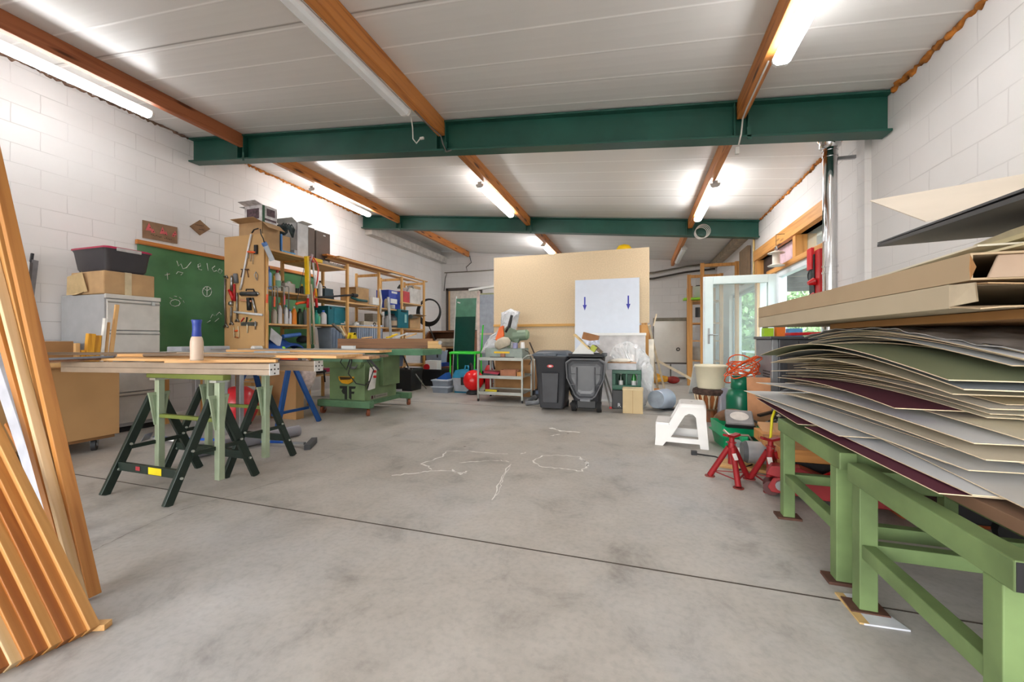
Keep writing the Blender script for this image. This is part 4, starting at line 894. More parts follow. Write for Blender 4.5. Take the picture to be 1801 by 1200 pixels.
# ---- tools hung on the fibreboard panel
def hang(name, label, cat, parts):
    t_ = thing(name, label, cat, tp(*parts[0][1][0]))
    for nm, pts, r, mt in parts:
        P = [tp(*q) for q in pts]
        (B().tube(P, r, 6) if not isinstance(r, tuple) else B().bar(P[0], P[-1], *r, up=(0, 1, 0))).obj(nm, mt, t_, w=True)
    return t_
SPN = mat('#8e8b86', .35, .8, var=.1)
hang('spanner', 'long steel spanner hanging at the left edge of the tool board', 'spanner', [('shaft', [(396, 490), (395, 530), (397, 570)], .013, SPN), ('jaw', [(394, 487), (398, 485), (400, 489)], .013, SPN), ('jaw', [(394, 576), (397, 570), (401, 576)], .014, SPN)])
hang('spanner', 'steel spanner second from left with a round silver head', 'spanner', [('shaft', [(407, 540), (406, 568)], .013, SPN), ('jaw', [(404, 571), (407, 567), (410, 571)], .014, SPN), ('ring_head', [(405, 534), (409, 534)], .035, STEEL)])
hang('spanner', 'short steel spanner third from left on the tool board', 'spanner', [('shaft', [(417, 515), (417, 560)], .013, SPN), ('jaw', [(414, 566), (417, 561), (420, 566)], .013, SPN)])
hang('pipe_wrench', 'red pipe wrench hanging on the tool board', 'wrench', [('grip', [(404, 510), (411, 528)], .025, RED), ('shaft', [(408, 485), (407, 512)], .018, STEEL)])
hang('cable_tester', 'grey and red clamp tool hanging on the tool board', 'tool', [('body', [(414, 482), (416, 498)], .03, mat('#6f7278', .4)), ('grip', [(412, 500), (413, 530)], .014, mat('#b8262c', .4))])
hang('aluminium_tube', 'long slanted white aluminium tube hanging on the tool board', 'tube', [('tube', [(442, 412), (436, 440), (425, 500), (422, 510)], .014, mat('#d8dadd', .3, .3)), ('hook', [(443, 410), (447, 404), (454, 402)], .01, BLACK)])
hang('hex_key_set', 'black holder of hex keys with orange rings on the tool board', 'tool set', [('holder', [(450, 431), (450, 447)], (.05, .02), BLACK), ('ring', [(436, 443), (450, 444)], .014, ORANGE), ('key', [(437, 446), (437, 455)], .004, STEEL), ('key', [(441, 446), (441, 460)], .004, STEEL), ('key', [(445, 446), (445, 465)], .004, STEEL)])
hang('carpenters_square', 'rusty angle tool hanging at the middle of the tool board', 'tool', [('blade', [(424, 474), (437, 474)], .008, mat('#5b4132', .6)), ('blade', [(427, 474), (424, 488)], .008, mat('#5b4132', .6)), ('blade', [(434, 474), (437, 488)], .006, mat('#5b4132', .6))])
hang('pliers', 'bright metal pliers hanging at the right of the tool board', 'pliers', [('handle', [(450, 478), (447, 484), (451, 492)], .005, STEEL), ('handle', [(450, 478), (453, 484), (452, 494)], .005, STEEL)])
hang('cordless_screwdriver', 'black cordless drill holder on the tool board', 'power tool', [('body', [(424, 517), (452, 517)], .03, DGREY), ('handle', [(433, 512), (433, 509), (446, 509), (447, 513)], .008, BLACK), ('battery', [(438, 524), (439, 546)], .032, BLACK), ('tip', [(452, 514), (455, 518)], .012, STEEL)])
hang('hammer', 'hammer with a pinkish wooden handle across the tool board', 'hammer', [('handle', [(422, 528), (442, 530)], .014, mat('#d69a78', .6)), ('head', [(444, 524), (450, 550)], .016, STEEL)])
hang('paint_roller_frame', 'horizontal white bar at the lower part of the tool board', 'bar', [('bar', [(412, 549), (461, 554)], .016, mat('#dfe1e3', .3))])
tt = hang('magnetic_tray', 'small steel rack of pliers on the tool board', 'rack', [('shelf', [(424, 570), (452, 570)], (.05, .01), STEEL)])
for i, (p, c) in enumerate((([(424, 566), (429, 559)], RED), ([(433, 567), (434, 558)], BLACK), ([(439, 565), (442, 561)], mat('#3aa04a', .4)), ([(435, 570), (435, 586)], CREAM), ([(449, 565), (449, 580)], STEEL))):
    hang('pliers', ('red handled pliers in the steel rack', 'dark handled pliers in the steel rack', 'green handled pliers in the steel rack', 'pale pencil-like tool hanging through the steel rack', 'thin steel tool at the right end of the steel rack')[i], 'pliers', [('handle', p, .008, c)])
tt = hang('secateurs', 'orange and white clamp at the bottom of the tool board', 'tool', [('frame', [(411, 576), (412, 594)], .006, CREAM), ('frame', [(419, 574), (420, 594)], .006, CREAM), ('grip', [(413, 582), (418, 582)], .012, ORANGE), ('grip', [(413, 593), (419, 594)], .01, mat('#a35a2a', .5))])
tt = thing('caulking_gun', 'sealant gun with a blue-white cartridge hanging at the top corner of the tool board', 'tool', at(458, 405, X=-4.74))
B().cyl(at(466, 430, X=-4.74), at(479, 458, X=-4.74), .032).obj('cartridge', mat('#b9c2cc', .4, var=.1), tt, w=True)
B().cyl(at(464, 427, X=-4.74), at(467, 432, X=-4.74), .034).obj('collar', mat('#5a82c0', .4), tt, w=True)
B().tube([at(458, 403, X=-4.74), at(459, 412, X=-4.74), at(463, 420, X=-4.74), at(465, 428, X=-4.74)], .007).obj('rod', BLACK, tt, w=True)
# grey toolboxes on the bench in front of the chalkboard
tt = thing('work_table', 'narrow workbench behind the trestles carrying grey cases', 'table', (-5.05, 3.62, 0))
B().box(-.35, .3, -.45, .4, .8, .84).obj('tabletop', PSY, tt, .003)
for x in (-.3, .25):
    for y in (-.4, .35): B().box(x, x+.05, y, y+.05, 0, .8).obj('leg', PSH, tt)
for i, (u0, u1, v0, lb) in enumerate(((316, 352, 606, 'light grey plastic case left on the bench in front of the chalkboard'), (356, 404, 608, 'light grey plastic case right on the bench in front of the chalkboard'))):
    a, c = YX(u0, -4.85), YX(u1, -4.85); tt = thing('plastic_case', lb, 'case', (-4.95, (a+c)/2, .842))
    w_ = (c-a)/2*.95; B().box(-.12, .12, -w_, w_, 0, .075).obj('shell', mat('#a7aab0', .45), tt, .01); B().tube([(.12, -w_*.5, .04), (.15, -w_*.5, .04), (.15, w_*.5, .04), (.12, w_*.5, .04)], .007).obj('handle', GREY, tt)
solo(B().cyl((-4.8, 3.93, .88), (-4.8, 4.05, .88), .035), 'tape_roll', mat('#d8d8d6', .5), 'white and dark roll lying beside the grey cases', 'roll')
# ================= TABLE SAW =================
SG = mat('#71895f', .5, .1, var=.16, scale=4); SGD = mat('#567a58', .5, var=.12)
t = thing('table_saw', 'heavy green table saw on a rolling base in front of the shelving', 'table saw', (-3.72, 4.85, 0))
B().box(-.3, .27, -.42, .3, .17, .72).obj('cabinet', SG, t, .006)
B().box(-.42, .42, -.52, -.42, .1, .19).obj('base_rail', SGD, t, .012)
B().box(-.42, .42, .42, .5, .1, .19).obj('base_rail', SGD, t, .012)
for x in (-.28, .24): B().box(x-.03, x+.03, -.42, .42, .11, .17).obj('base_runner', SGD, t, .004)
CWH = mat('#8f4f32', .6, var=.2)
for x, y in ((-.36, -.47), (.36, -.47), (.38, .46), (-.36, .46)): 
    c_ = t
    M = Matrix.Translation((x, y, 0)) @ Matrix.Rotation(.5+x, 4, 'Z')
    w_ = B(M).cyl((-.018, 0, .047), (.018, 0, .047), .047, n=18).obj('caster_wheel', CWH, t)
    b = B(M)
    for s in (-1, 1): b.prism([(-.01, .04), (.01, .04), (.045, .1), (-.03, .1)], s*.024-.002, s*.024+.002, 'yz')
    b.obj('caster_fork', STEEL, w_)
b = B(); b.add([(-.34, -.46, .62), (.22, -.46, .62), (.22, -.3, .62), (-.34, -.3, .62), (-.42, -.5, .7), (.28, -.5, .7), (.28, -.3, .7), (-.42, -.3, .7)], [(0, 3, 2, 1), (4, 5, 6, 7), (0, 1, 5, 4), (1, 2, 6, 5), (2, 3, 7, 6), (3, 0, 4, 7)])
b.obj('dust_chute', SG, t)
B().box(-.5, .3, -.5, .32, .70, .83).obj('table_skirt', mat('#5b8063', .45, var=.1), t, .004)
B().box(-.75, .42, -.55, .5, .832, .862).obj('table_top', mat('#747b78', .3, .7, var=.08), t, .004)
B().box(.3, .95, -.1, .45, .78, .86).obj('extension_wing', mat('#4f7d5c', .45), t, .004)
B().box(.27, .33, -.1, .3, .35, .78).obj('bracket_column', SG, t, .003)
# orange dust port on the front face and stencilled letters
b = B()
pr = [(-.13, .5), (.11, .5), (.09, .43), (.03, .40), (-.07, .41), (-.12, .45)]
b.prism(pr, -.45, -.42, 'xz'); b.obj('dust_port', mat('#dca21c', .45, var=.1), t, .004)
B().prism([(-.11, .495), (.09, .495), (.07, .465), (-.09, .455)], -.453, -.45, 'xz').obj('port_opening', mat('#3d2f14', .8), t)
ST = mat('#1f231f', .7, var=.1)
B().prism([(-.13, .37), (-.01, .37), (-.01, .19), (-.05, .19), (-.05, .26), (-.08, .27), (-.1, .3), (-.08, .335), (-.13, .335)], -.4225, -.42, 'xz').obj('stencil_mark', ST, t)
B().prism([(.02, .37), (.13, .37), (.12, .34), (.06, .335), (.06, .3), (.11, .3), (.1, .27), (.06, .27), (.06, .19), (.02, .21)], -.4225, -.42, 'xz').obj('stencil_mark', ST, t)
B().box(.27, .272, -.3, .08, .185, .235).obj('name_plate', mat('#8d8a80', .5), t)
B().box(.272, .273, -.285, -.245, .19, .232).obj('plate_mark', mat('#3a1216', .6), t); B().box(.272, .273, -.22, -.205, .195, .23).obj('plate_mark', mat('#2a1a1a', .6), t); B().box(.272, .273, -.18, .04, .205, .215).obj('plate_mark', mat('#6f6a60', .6), t)
B().prism([(0, 0), (.13, .03), (.13, .33), (0, .30)], 0, .02, 'yz', M=Matrix.Translation((.33, -.44, .33)) @ Matrix.Rotation(-.15, 4, 'X')).obj('switch_box', mat('#dcd9d3', .4), t, .003)
for z in (.5, .57): B().cyl((.35, -.33, z), (.375, -.33, z), .018).obj('switch_button', RED, t)
b = B(); b.tube([(.12, -.5, .8), (.16, -.54, .7), (.1, -.53, .55), (.2, -.5, .42), (.32, -.48, .4), (.36, -.42, .46)], .008).tube([(.3, -.52, .85), (.38, -.5, .72), (.44, -.46, .6), (.34, -.46, .35)], .007).tube([(.05, -.54, .82), (.0, -.56, .7), (.08, -.54, .6), (.14, -.54, .75)], .008)
b.obj('cable', BLACK, t)
b = B(); [b.ring((.13, -.48+.01*i, .68), .07-.01*i, .008, 16, 'y') for i in range(3)]; b.obj('motor_fan', mat('#6e6f70', .4, .5), t)
B().cyl((.12, -.4, .68), (.12, -.47, .68), .075, n=18).obj('motor', GREY, t)
B().cyl((.36, -.5, .78), (.52, -.46, .6), .014).obj('lever', BLACK, t)
B().box(-.75, .3, -.56, -.5, .835, .875).obj('front_rail', ALU, t, .003)
# long brown beam on the table
slat('wooden_beam', (-4.3, 4.92, .938), (-2.95, 5.35, .938), .06, .145, wood('#8f6038', '#6d4425', 'y'), 'long brown timber beam lying on the table saw', 'timber')
slat('wooden_block', (-3.0, 5.3, .92), (-2.82, 5.38, .92), .1, .11, PINE, 'pale wooden end block at the right end of the long beam', 'timber')
solo(B().cyl((-2.8, 5.33, .95), (-2.8, 5.30, .95), .03), 'round_dial', STEEL, 'small round metal dial on the wooden end block', 'tool')
solo(B().cb((-3.95, 4.72, .885), (.2, .06, .045)), 'metal_bracket', WHITE, 'small white metal plate on the saw table before the brown beam', 'bracket')
# crates and oddments behind the beam, standing on the shelf boards at bench height
for i, (u0, u1, vt, lb, x) in enumerate(((577, 611, 577, 'grey-blue plastic crate of tools on the bench-height shelf, left one', -4.9), (624, 645, 572, 'pale blue slatted crate left of the metal rail', -4.88), (646, 669, 572, 'white-blue slatted crate against the metal rail', -4.88))):
    (X, Y, Z), w_, h = stand('', u0, u1, vt, .84, x)
    t_ = tub('plastic_crate', lb, X-.08, Y, .842, .3, w_, h, ('#8796ab', '#a9b6cb', '#bcc8dc')[i], 'crate')
    for k in range(6): B().box(.145, .158, -w_/2+w_*(k+.3)/6, -w_/2+w_*(k+.45)/6, 0, h).obj('rib', mat('#75849a', .4), t_)
tt = thing('folding_cone', 'bright yellow plastic wedge on the saw table', 'wedge', at(618, 590, X=-4.3)); z = .864
tt.location = (-4.28, YX(620, -4.28), .865)
B().prism([(-.11, 0), (.1, 0), (.02, .24), (-.04, .24)], -.05, -.02, 'yz').obj('side', mat('#e8c816', .4), tt, .004); B().prism([(-.11, 0), (.1, 0), (.02, .24), (-.04, .24)], .02, .05, 'yz').obj('side', mat('#e8c816', .4), tt, .004)
B().box(-.05, .05, -.04, .02, .2, .24).obj('bridge', mat('#e8c816', .4), tt, .004)
for i, (p, c, lb) in enumerate((((596, 574, 606, 590), CREAM, 'pale wooden handled tool leaning out of the grey crate'), ((601, 574, 609, 592), wood('#d9a566', '#b07a40', 'z'), 'wooden mallet handle sticking out of the grey crate'), ((585, 570, 600, 584), SPN, 'grey steel tool sticking out of the grey crate'))):
    solo(B().bar(at(p[0], p[1], X=-4.65), at(p[2], p[3], X=-4.65), .04, .03), 'hand_tool', c, lb, 'tool')
for i, (p, c, lb, w_) in enumerate((((680, 594, 690, 592), YELLOW, 'yellow clamp lying left on the wooden beam', .06), ((690, 591, 698, 588), YELLOW, 'yellow clamp lying right on the wooden beam', .05), ((696, 594, 718, 586), mat('#c5c7c9', .4), 'grey-white scraper on the wooden beam', .04), ((712, 594, 733, 587), PINE, 'thin pine slat lying slanted on the wooden beam', .03), ((636, 595, 655, 593), PINE, 'short pine lath on the middle of the wooden beam', .03))):
    slat('hand_tool' if i < 3 else 'wooden_offcut', at(p[0], p[1], Y=5.12), at(p[2], p[3], Y=5.2), w_, .02, c, lb, 'tool' if i < 3 else 'wood offcut')
# things at the foot of the shelves right of the saw
tub('storage_tub', 'blue-grey plastic tub under the fourth bay, half behind the saw', -4.75, 6.9, .45, .34, .45, .3, '#5d6a82')
solo(B().box(-4.95, -4.6, 6.7, 7.2, .87, .9), 'flat_case', BLUE, 'flat blue case lying on the shelf behind the saw', 'case')
tt = thing('red_tool', 'red and blue hand tool on the pile right of the saw', 'tool', (-4.55, 7.2, .8)); 
B().tube([(0, -.3, .0), (0, .2, -.06)], .035).obj('body', RED, tt); B().box(-.1, .1, -.3, .3, -.12, -.05).obj('case', BLUE, tt)
tub('black_bin', 'black plastic bin with poles in it, right of the table saw', -4.35, 6.9, 0, .42, .42, .42, '#1b1c1e', 'bin')
tool('black and silver pole standing in the black bin', 'pole', 'metal_pole', [('shaft', [Vector((-4.25, 7.0, .12)), Vector((-4.5, 6.75, .95))], .014, BLACK), ('sleeve', [Vector((-4.26, 6.99, .16)), Vector((-4.35, 6.9, .45))], .02, STEEL)])
tool('thin silver rod leaning in the black bin', 'pole', 'metal_pole', [('shaft', [Vector((-4.42, 6.9, .02)), Vector((-4.6, 6.8, .7))], .008, STEEL)])
tool('grey tool leaning from the floor to the black bin', 'pole', 'metal_pole', [('shaft', [Vector((-4.0, 7.0, .02)), Vector((-4.2, 6.8, .42))], .012, mat('#8d8b84', .4, .5))])
tub('black_bin', 'second black tub with a white box in it, left of the blue-lidded boxes', -4.2, 7.75, 0, .5, .4, .36, '#17181a', 'bin')
tt = thing('white_carton', 'white carton with a red lid standing in the second black tub', 'box', (-4.22, 7.72, .2)); B().box(-.16, .12, -.1, .1, 0, .34).obj('body', WHITE, tt, .004); B().cyl((-.12, -.12, .2), (-.12, -.06, .2), .07).obj('red_knob', RED, tt)
slat('wooden_board', (-4.9, 6.3, .03), (-4.3, 6.6, .03), .12, .03, mat('#aeb2b8', .5), 'flat grey board on the floor right of the saw', 'board')
# ================= BACK AND MIDDLE =================
DESKW = wood('#7a4a2a', '#4e2c18', 'x', .45)
# picture frame on the back wall
t = thing('picture_frame', 'large dark framed pale picture with a brown oval on the back wall', 'picture', (-5.0, 11.44, 1.2))
for a in ((-.82, -.74, 0, 1.42), (.32, .4, 0, 1.42), (-.82, .4, 0, .09), (-.82, .4, 1.33, 1.42)): B().box(a[0], a[1], -.03, .04, a[2], a[3]).obj('frame_bar', mat('#4a403a', .5), t, .004)
B().box(-.74, .32, 0, .03, .09, 1.33).obj('canvas', mat('#d6d0c6', .6), t)
B().box(-.74, -.69, -.004, 0, .09, 1.33).obj('inner_strip', PINEZ, t)
B().lathe([(.001, 0), (.22, 0)], n=20, sq=(.5, 1), M=Matrix.Translation((-.1, -.003, .72)) @ Matrix.Rotation(PI/2, 4, 'X')).obj('brown_oval', mat('#9a6a40', .6), t)
# black cable coil on the wall
b = B()
for i in range(5): b.ring((-4.92+.012*i, 8.72-.01*i, 1.66+.008*i), .33-.012*i, .018, 32, 'y')
b.tube([(-4.9, 8.7, 1.34), (-4.85, 8.75, 1.15), (-4.75, 8.8, .9), (-4.72, 8.8, .55)], .014)
solo(b, 'cable_coil', mat('#1f1f20', .5), 'large coil of thick black cable hung at the far end of the shelving', 'cable')
# roll-top desk
t = thing('roll_top_desk', 'brown wooden roll-top desk open with paper inside, at the back left corner', 'desk', (-5.2, 10.6, 0))
for x in (-.75, .72): B().prism([(-.4, 0), (.35, 0), (.35, 1.25), (.05, 1.25), (-.12, 1.2), (-.25, 1.05), (-.3, .85), (-.4, .8)], x, x+.04, 'yz').obj('side', DESKW, t, .004)
B().box(-.72, .72, -.4, .35, .74, .79).obj('desktop', wood('#b08a5c', '#8a6238', 'x'), t); B().box(-.72, .72, .31, .35, 0, 1.25).obj('back_panel', DESKW, t); B().box(-.72, .72, -.1, .35, 1.2, 1.25).obj('top_board', DESKW, t, .004)
B().box(-.72, -.3, -.38, .3, .05, .74).obj('drawer_block', DESKW, t, .004); B().box(.3, .72, -.38, .3, .05, .74).obj('drawer_block', DESKW, t, .004)
b = B(Matrix.Translation((-5.2, 10.45, .8)))
for k in range(8): b.cb((R(-.04, .04), R(-.03, .03), .01+.028*k), (.9-.04*k, .4, .022), (0, 0, R(-.06, .06)))
solo(b, 'paper_stack', mat('#cfc6b4', .7), 'stack of pale papers inside the roll-top desk', 'papers')
tub('plastic_crate', 'light grey-blue stacking crate in front of the desk', -4.85, 9.0, .42, .45, .35, .3, '#93a3b5', 'crate')
solo(B().cb((-4.75, 9.0, .76), (.26, .2, .08), (.1, .1, .3)), 'cardboard_scrap', KRAFT, 'folded brown cardboard sticking out of the grey-blue crate', 'cardboard')
tub('blue_tray', 'flat bright blue tray under the grey-blue crate', -4.8, 9.02, .33, .5, .4, .08, '#1c4fae', 'tray')
solo(B().box(-5.0, -4.4, 8.85, 9.3, .0, .325), 'wooden_chest', DESKW, 'brown wooden chest under the blue tray', 'chest', bev=.006)
solo(B().box(-4.3, -3.8, 9.1, 9.5, 0, .6), 'black_cabinet', mat('#19191b', .5), 'dark cabinet in the shade behind the green chair', 'cabinet', bev=.01)
solo(B().box(-3.95, -3.1, 8.3, 8.62, 0, .3), 'cardboard_box', KRAFTD, 'low brown cardboard box behind the legs of the green chair', 'cardboard box', bev=.006)
solo(B().grid(lambda a, c: (-4.1+.35*a, 8.6+.3*c, .62+.1*math.sin(a*3)*math.sin(c*3)), 6, 6, .02), 'rag', mat('#b5a097', .8), 'pale rag lying on the dark cabinet', 'cloth') if False else None
# green glass / board panels leaning
DG = mat('#12463b', .18, var=.06)
def lean(name, label, x0, x1, y, ybot, h, th, mt, cat='panel'):
    return slat(name, ((x0+x1)/2, ybot, .01), ((x0+x1)/2, y, h), x1-x0, th, mt, label, cat, up=(0, -1, 0))
t = thing('green_partition', 'tall dark green glossy door panel with a white edge leaning before the back wall', 'panel', (-4.0, 8.75, 0))
for nm, x0, x1, z0, z1, mt, kw in (('panel', -.27, .25, .02, 1.55, DG, {}), ('panel_top', -.27, .25, 1.55, 2.0, mat('#4f8a70', .3), {'label': 'lighter green top section'}), ('edge_strip', -.29, -.27, .02, 2.06, mat('#cfd4d0', .4), {})):
    B().add([(x0, -.02+.1*z0, z0), (x1, -.02+.1*z0, z0), (x1, .01+.1*z0, z0), (x0, .01+.1*z0, z0), (x0, -.02+.1*z1, z1), (x1, -.02+.1*z1, z1-.0), (x1, .01+.1*z1, z1), (x0, .01+.1*z1, z1)], [(0, 3, 2, 1), (4, 5, 6, 7), (0, 1, 5, 4), (1, 2, 6, 5), (2, 3, 7, 6), (3, 0, 4, 7)]).obj(nm, mt, t, **kw)
B().cb((-.19, .15, 1.9), (.08, .004, .03), (0, .3, 0)).obj('sticker', WHITE, t)
lean('green_partition', 'paler green panel leaning just right of the dark green one', -3.72, -3.42, 9.15, 8.95, 2.05, .03, mat('#6f9480', .35))
lean('green_pole', 'thin bright green pole leaning beside the green panels', -3.46, -3.42, 8.7, 8.3, 1.75, .03, mat('#22b84a', .4), 'pole')
FR = mat('#9ea6b4', .25, var=.1)
t = thing('framed_partition', 'grey translucent panel in a pale pink frame left of the chipboard sheet', 'panel', (-3.05, 8.3, 0))
B().box(-.34, .5, 0, .02, .03, 2.0).obj('pane', FR, t); B().box(-.4, -.34, -.02, .03, 0, 2.08).obj('post', mat('#d8c4bd', .5), t); B().box(-.34, .5, -.01, .03, 1.1, 1.14).obj('rail', mat('#cdb9ae', .5), t)
slat('white_pipe', (-3.6, 8.2, 2.1), (-2.55, 8.15, 2.2), .09, .05, WHITE, 'white channel lying across the top of the framed grey panel', 'rail')
lean('wooden_board', 'olive board standing behind the white channel', -3.62, -3.2, 8.85, 8.7, 2.1, .02, mat('#a3a883', .6))
# big chipboard partition
CH = mat('#d6c1a0', .8, var=.06, scale=50)
t = thing('chipboard_sheet', 'very large pale chipboard sheet standing in the middle of the room', 'board', (-1.2, 7.12, 0))
B().prism([(-1.42, 1.28), (1.38, 1.28), (1.38, 2.56), (-1.42, 2.55)], 0, .02, 'xz').obj('upper_sheet', CH, t)
B().box(-1.42, .36, .0, .02, 0, 1.235).obj('lower_sheet', CH, t); B().box(-1.42, 1.0, -.025, .0, 1.235, 1.28).obj('batten', wood('#d6a559', '#b98540', 'x'), t, .003)
B().box(1.16, 1.4, -.02, .0, 0, 1.24).obj('wooden_upright', wood('#cd9550', '#a86a2e', 'z', .5, True), t, .003); B().box(.36, .44, -.02, 0, 0, 1.235).obj('wooden_upright', PINEZ, t)
B().box(-1.4, -1.3, .02, .1, 0, 2.4).box(1.25, 1.35, .02, .1, 0, 2.4).obj('rear_stud', PINEZ, t); B().box(-1.2, -1.1, .02, .9, 0, .06).box(1.05, 1.15, .02, .9, 0, .06).obj('rear_foot', PINEZ, t)
t = thing('safety_helmet', 'yellow helmet peeking over the top of the big chipboard sheet', 'helmet', (-.25, 7.6, 2.6)); B().lathe([(.15, 0), (.14, .06), (.1, .12), (.001, .15)], n=18).obj('shell', YELLOW, t); B().lathe([(.001, -.02), (.17, -.02), (.17, 0), (.15, .01)], n=18).obj('brim', YELLOW, t)
slat('storage_rack', (-.8, 7.6, 2.55), (.05, 7.6, 2.55), .5, .05, PINEX, 'pine shelf behind the chipboard sheet carrying the yellow helmet', 'shelf')
# white panel with blue arrows and the low white board
WP = mat('#cdd6e4', .35, var=.02)
t = thing('insulation_sheet', 'tall bluish white panel marked with two blue arrows leaning on the chipboard', 'panel', (-.52, 6.98, 0), rot=(-.03, 0, 0))
B().box(-.54, .54, -.02, .02, 0, 2.04).obj('panel', WP, t)
BA = mat('#0c1c9c', .4)
for x in (-.37, .36):
    B().prism([(x-.012, 1.74), (x+.012, 1.74), (x+.012, 1.6), (x+.035, 1.6), (x, 1.5), (x-.035, 1.6), (x-.012, 1.6)], -.0212, -.02, 'xz').obj('blue_arrow', BA, t)
B().box(-.385, -.355, -.0212, -.02, 1.03, 1.12).obj('blue_mark', BA, t)
t = thing('white_board', 'low white board with a raised top edge leaning on the tall white panel', 'board', (-.33, 6.6, 0), rot=(-.04, 0, 0))
B().box(-.46, .44, -.012, .012, 0, 1.06).obj('board', mat('#d9d6d6', .5), t); B().box(-.46, .45, -.04, .014, 1.06, 1.1).obj('top_edge', WHITE, t, .003)
B().box(-.46, .44, -.06, .012, 0, .03).obj('bottom_edge', WHITE, t)
slat('wooden_board', (.2, 6.72, .01), (.2, 6.8, 1.0), .08, .02, mat('#e6dccb', .6), 'narrow cream board beside the low white board', 'board', up=(0, -1, 0))
# steel trolley with mitre saw
TR = mat('#a8aaa3', .4, .4, var=.06)
t = thing('tool_trolley', 'grey steel three-shelf trolley under the mitre saw', 'trolley', (-2.07, 6.15, 0), .0)
xs0, xs1, y0, y1 = -.4, .34, -.17, .4
for x in (xs0, xs1):
    for y in (y0, y1): B().box(x-.014, x+.014, y-.014, y+.014, .04, .70 if x < 0 or y < 0 else .70).obj('post', TR, t, .002); B().cyl((x, y, 0), (x, y, .04), .018).obj('foot', BLACK, t)
for z in (.13, .39, .68): 
    b = B().box(xs0, xs1, y0, y1, z, z+.012); b.box(xs0, xs1, y0-.006, y0+.006, z-.02, z+.03).box(xs0, xs1, y1-.006, y1+.006, z-.02, z+.03); b.obj('shelf', TR, t, .002)
B().tube([(xs1, y0, .68), (xs1+.06, y0+.05, .74), (xs1+.16, y0+.1, .76), (xs1+.17, y0+.1, .6), (xs1+.17, y0+.1, .2)], .012).obj('push_handle', TR, t)
t = thing('mitre_saw', 'green mitre saw with an orange guard standing on the steel trolley', 'mitre saw', (-2.07, 6.2, .695))
MG = mat('#7c8f7a', .45, .2, var=.08)
B().box(-.3, .33, -.18, .2, 0, .16).obj('base', mat('#8f9a92', .5, .2), t, .01); B().box(-.14, .12, -.185, -.18, .08, .11).obj('scale', YELLOW, t); B().cyl((-.02, -.2, .05), (.05, -.2, .05), .03).obj('clamp_knob', mat('#b07a60', .5), t)
B().box(-.2, .2, -.21, -.18, .0, .025).obj('front_slot', BLACK, t)
B().cyl((.12, .05, .36), (.34, .05, .38), .09, .085, 20).obj('motor', MG, t); B().cyl((.34, .05, .38), (.37, .05, .38), .085, .06, 20).obj('motor_cap', mat('#8aa07f', .5), t)
B().prism([(-.02, .3), (.2, .24), (.24, .3), (.18, .45), (.02, .52), (-.05, .45)], -.02, .06, 'xz').obj('saw_head', mat('#6d8069', .45), t, .01)
B().prism([(-.17, .3), (-.1, .5), (-.04, .53), (-.02, .38), (-.06, .2)], -.06, .03, 'xz').obj('blade_guard', mat('#f26a14', .4), t, .006)
B().tube([(.0, 0, .42), (.05, 0, .5), (.08, 0, .62), (.1, 0, .7)], [.03, .03, .025, .022]).obj('handle', BLACK, t)
B().cyl((.0, .08, .02), (.0, .2, .3), .03).obj('pivot_arm', MG, t)
B().tube([(.3, .0, .14), (.4, -.05, .1), (.46, -.1, -.02), (.42, -.1, -.1)], .006).obj('cable', BLACK, t)
b = B().lathe([(.001, 0), (.07, .0), (.095, .06), (.085, .12), (.04, .16), (.001, .16)], n=12, sq=(1.5, .9), M=Matrix.Translation((-2.04, 6.02, .87)) @ Matrix.Rotation(-.4, 4, 'Y'))
solo(b, 'dust_bag', mat('#c8bda8', .8, var=.15), 'beige cloth dust bag hanging under the saw motor', 'bag')
t = thing('measuring_tin', 'small white and blue tin on the front of the saw base', 'tin', (-1.86, 6.04, .856)); B().cyl((0, 0, 0), (0, 0, .09), .04).obj('tin', mat('#9a9bc0', .4), t); B().cyl((.12, 0, 0), (.12, 0, .1), .035, .03).obj('bottle', WHITE, t)
PLB = mat('#dcdde0', .22, var=.14, scale=16, spec=.8, alpha=.88)
def bagpoly(name, label, outline, y, depth, mt=PLB, seed=3, cat='plastic sheet'):
    """crumpled film as a closed lumpy volume; outline in room x, z"""
    rnd = random.Random(seed); n = len(outline); cx = sum(p[0] for p in outline)/n; cz = sum(p[1] for p in outline)/n
    rings = []; vs = []; fs = []; K = 6; S_ = 6*n
    def pt(i):
        k = i/S_*n; a = outline[int(k) % n]; c = outline[(int(k)+1) % n]; f = k-int(k); return a[0]*(1-f)+c[0]*f, a[1]*(1-f)+c[1]*f
    for k in range(-K, K+1):
        a = k/K*PI/2*.92; s = math.cos(a)**.45
        for i in range(S_):
            x, z = pt(i); jx = rnd.uniform(-.012, .012); vs.append((cx+(x-cx)*s+jx, y+depth*math.sin(a)+rnd.uniform(-.015, .015), cz+(z-cz)*s+rnd.uniform(-.012, .012)))
    for k in range(2*K):
        for i in range(S_): fs.append((k*S_+i, k*S_+(i+1) % S_, (k+1)*S_+(i+1) % S_, (k+1)*S_+i))
    fs.append(tuple(range(S_-1, -1, -1))); fs.append(tuple(range(2*K*S_, 2*K*S_+S_)))
    b = B().add(vs, fs, 0, False); b.s = [rnd.random() < .5 for _ in b.f]
    return solo(b, name, mt, label, cat)
bagpoly('plastic_bag', 'white translucent plastic bag draped behind the mitre saw', [at(u, v, Y=6.45).xz for u, v in ((843, 622), (858, 595), (880, 578), (882, 550), (895, 543), (912, 549), (908, 570), (900, 600), (898, 622))], 6.5, .09, mat('#d4d6da', .3, var=.08, scale=12), 4)
solo(B().box(-2.42, -2.16, 6.05, 6.35, .41, .45), 'flat_case', DGREY, 'flat black case with a red lid line on the middle trolley shelf', 'case', bev=.004)
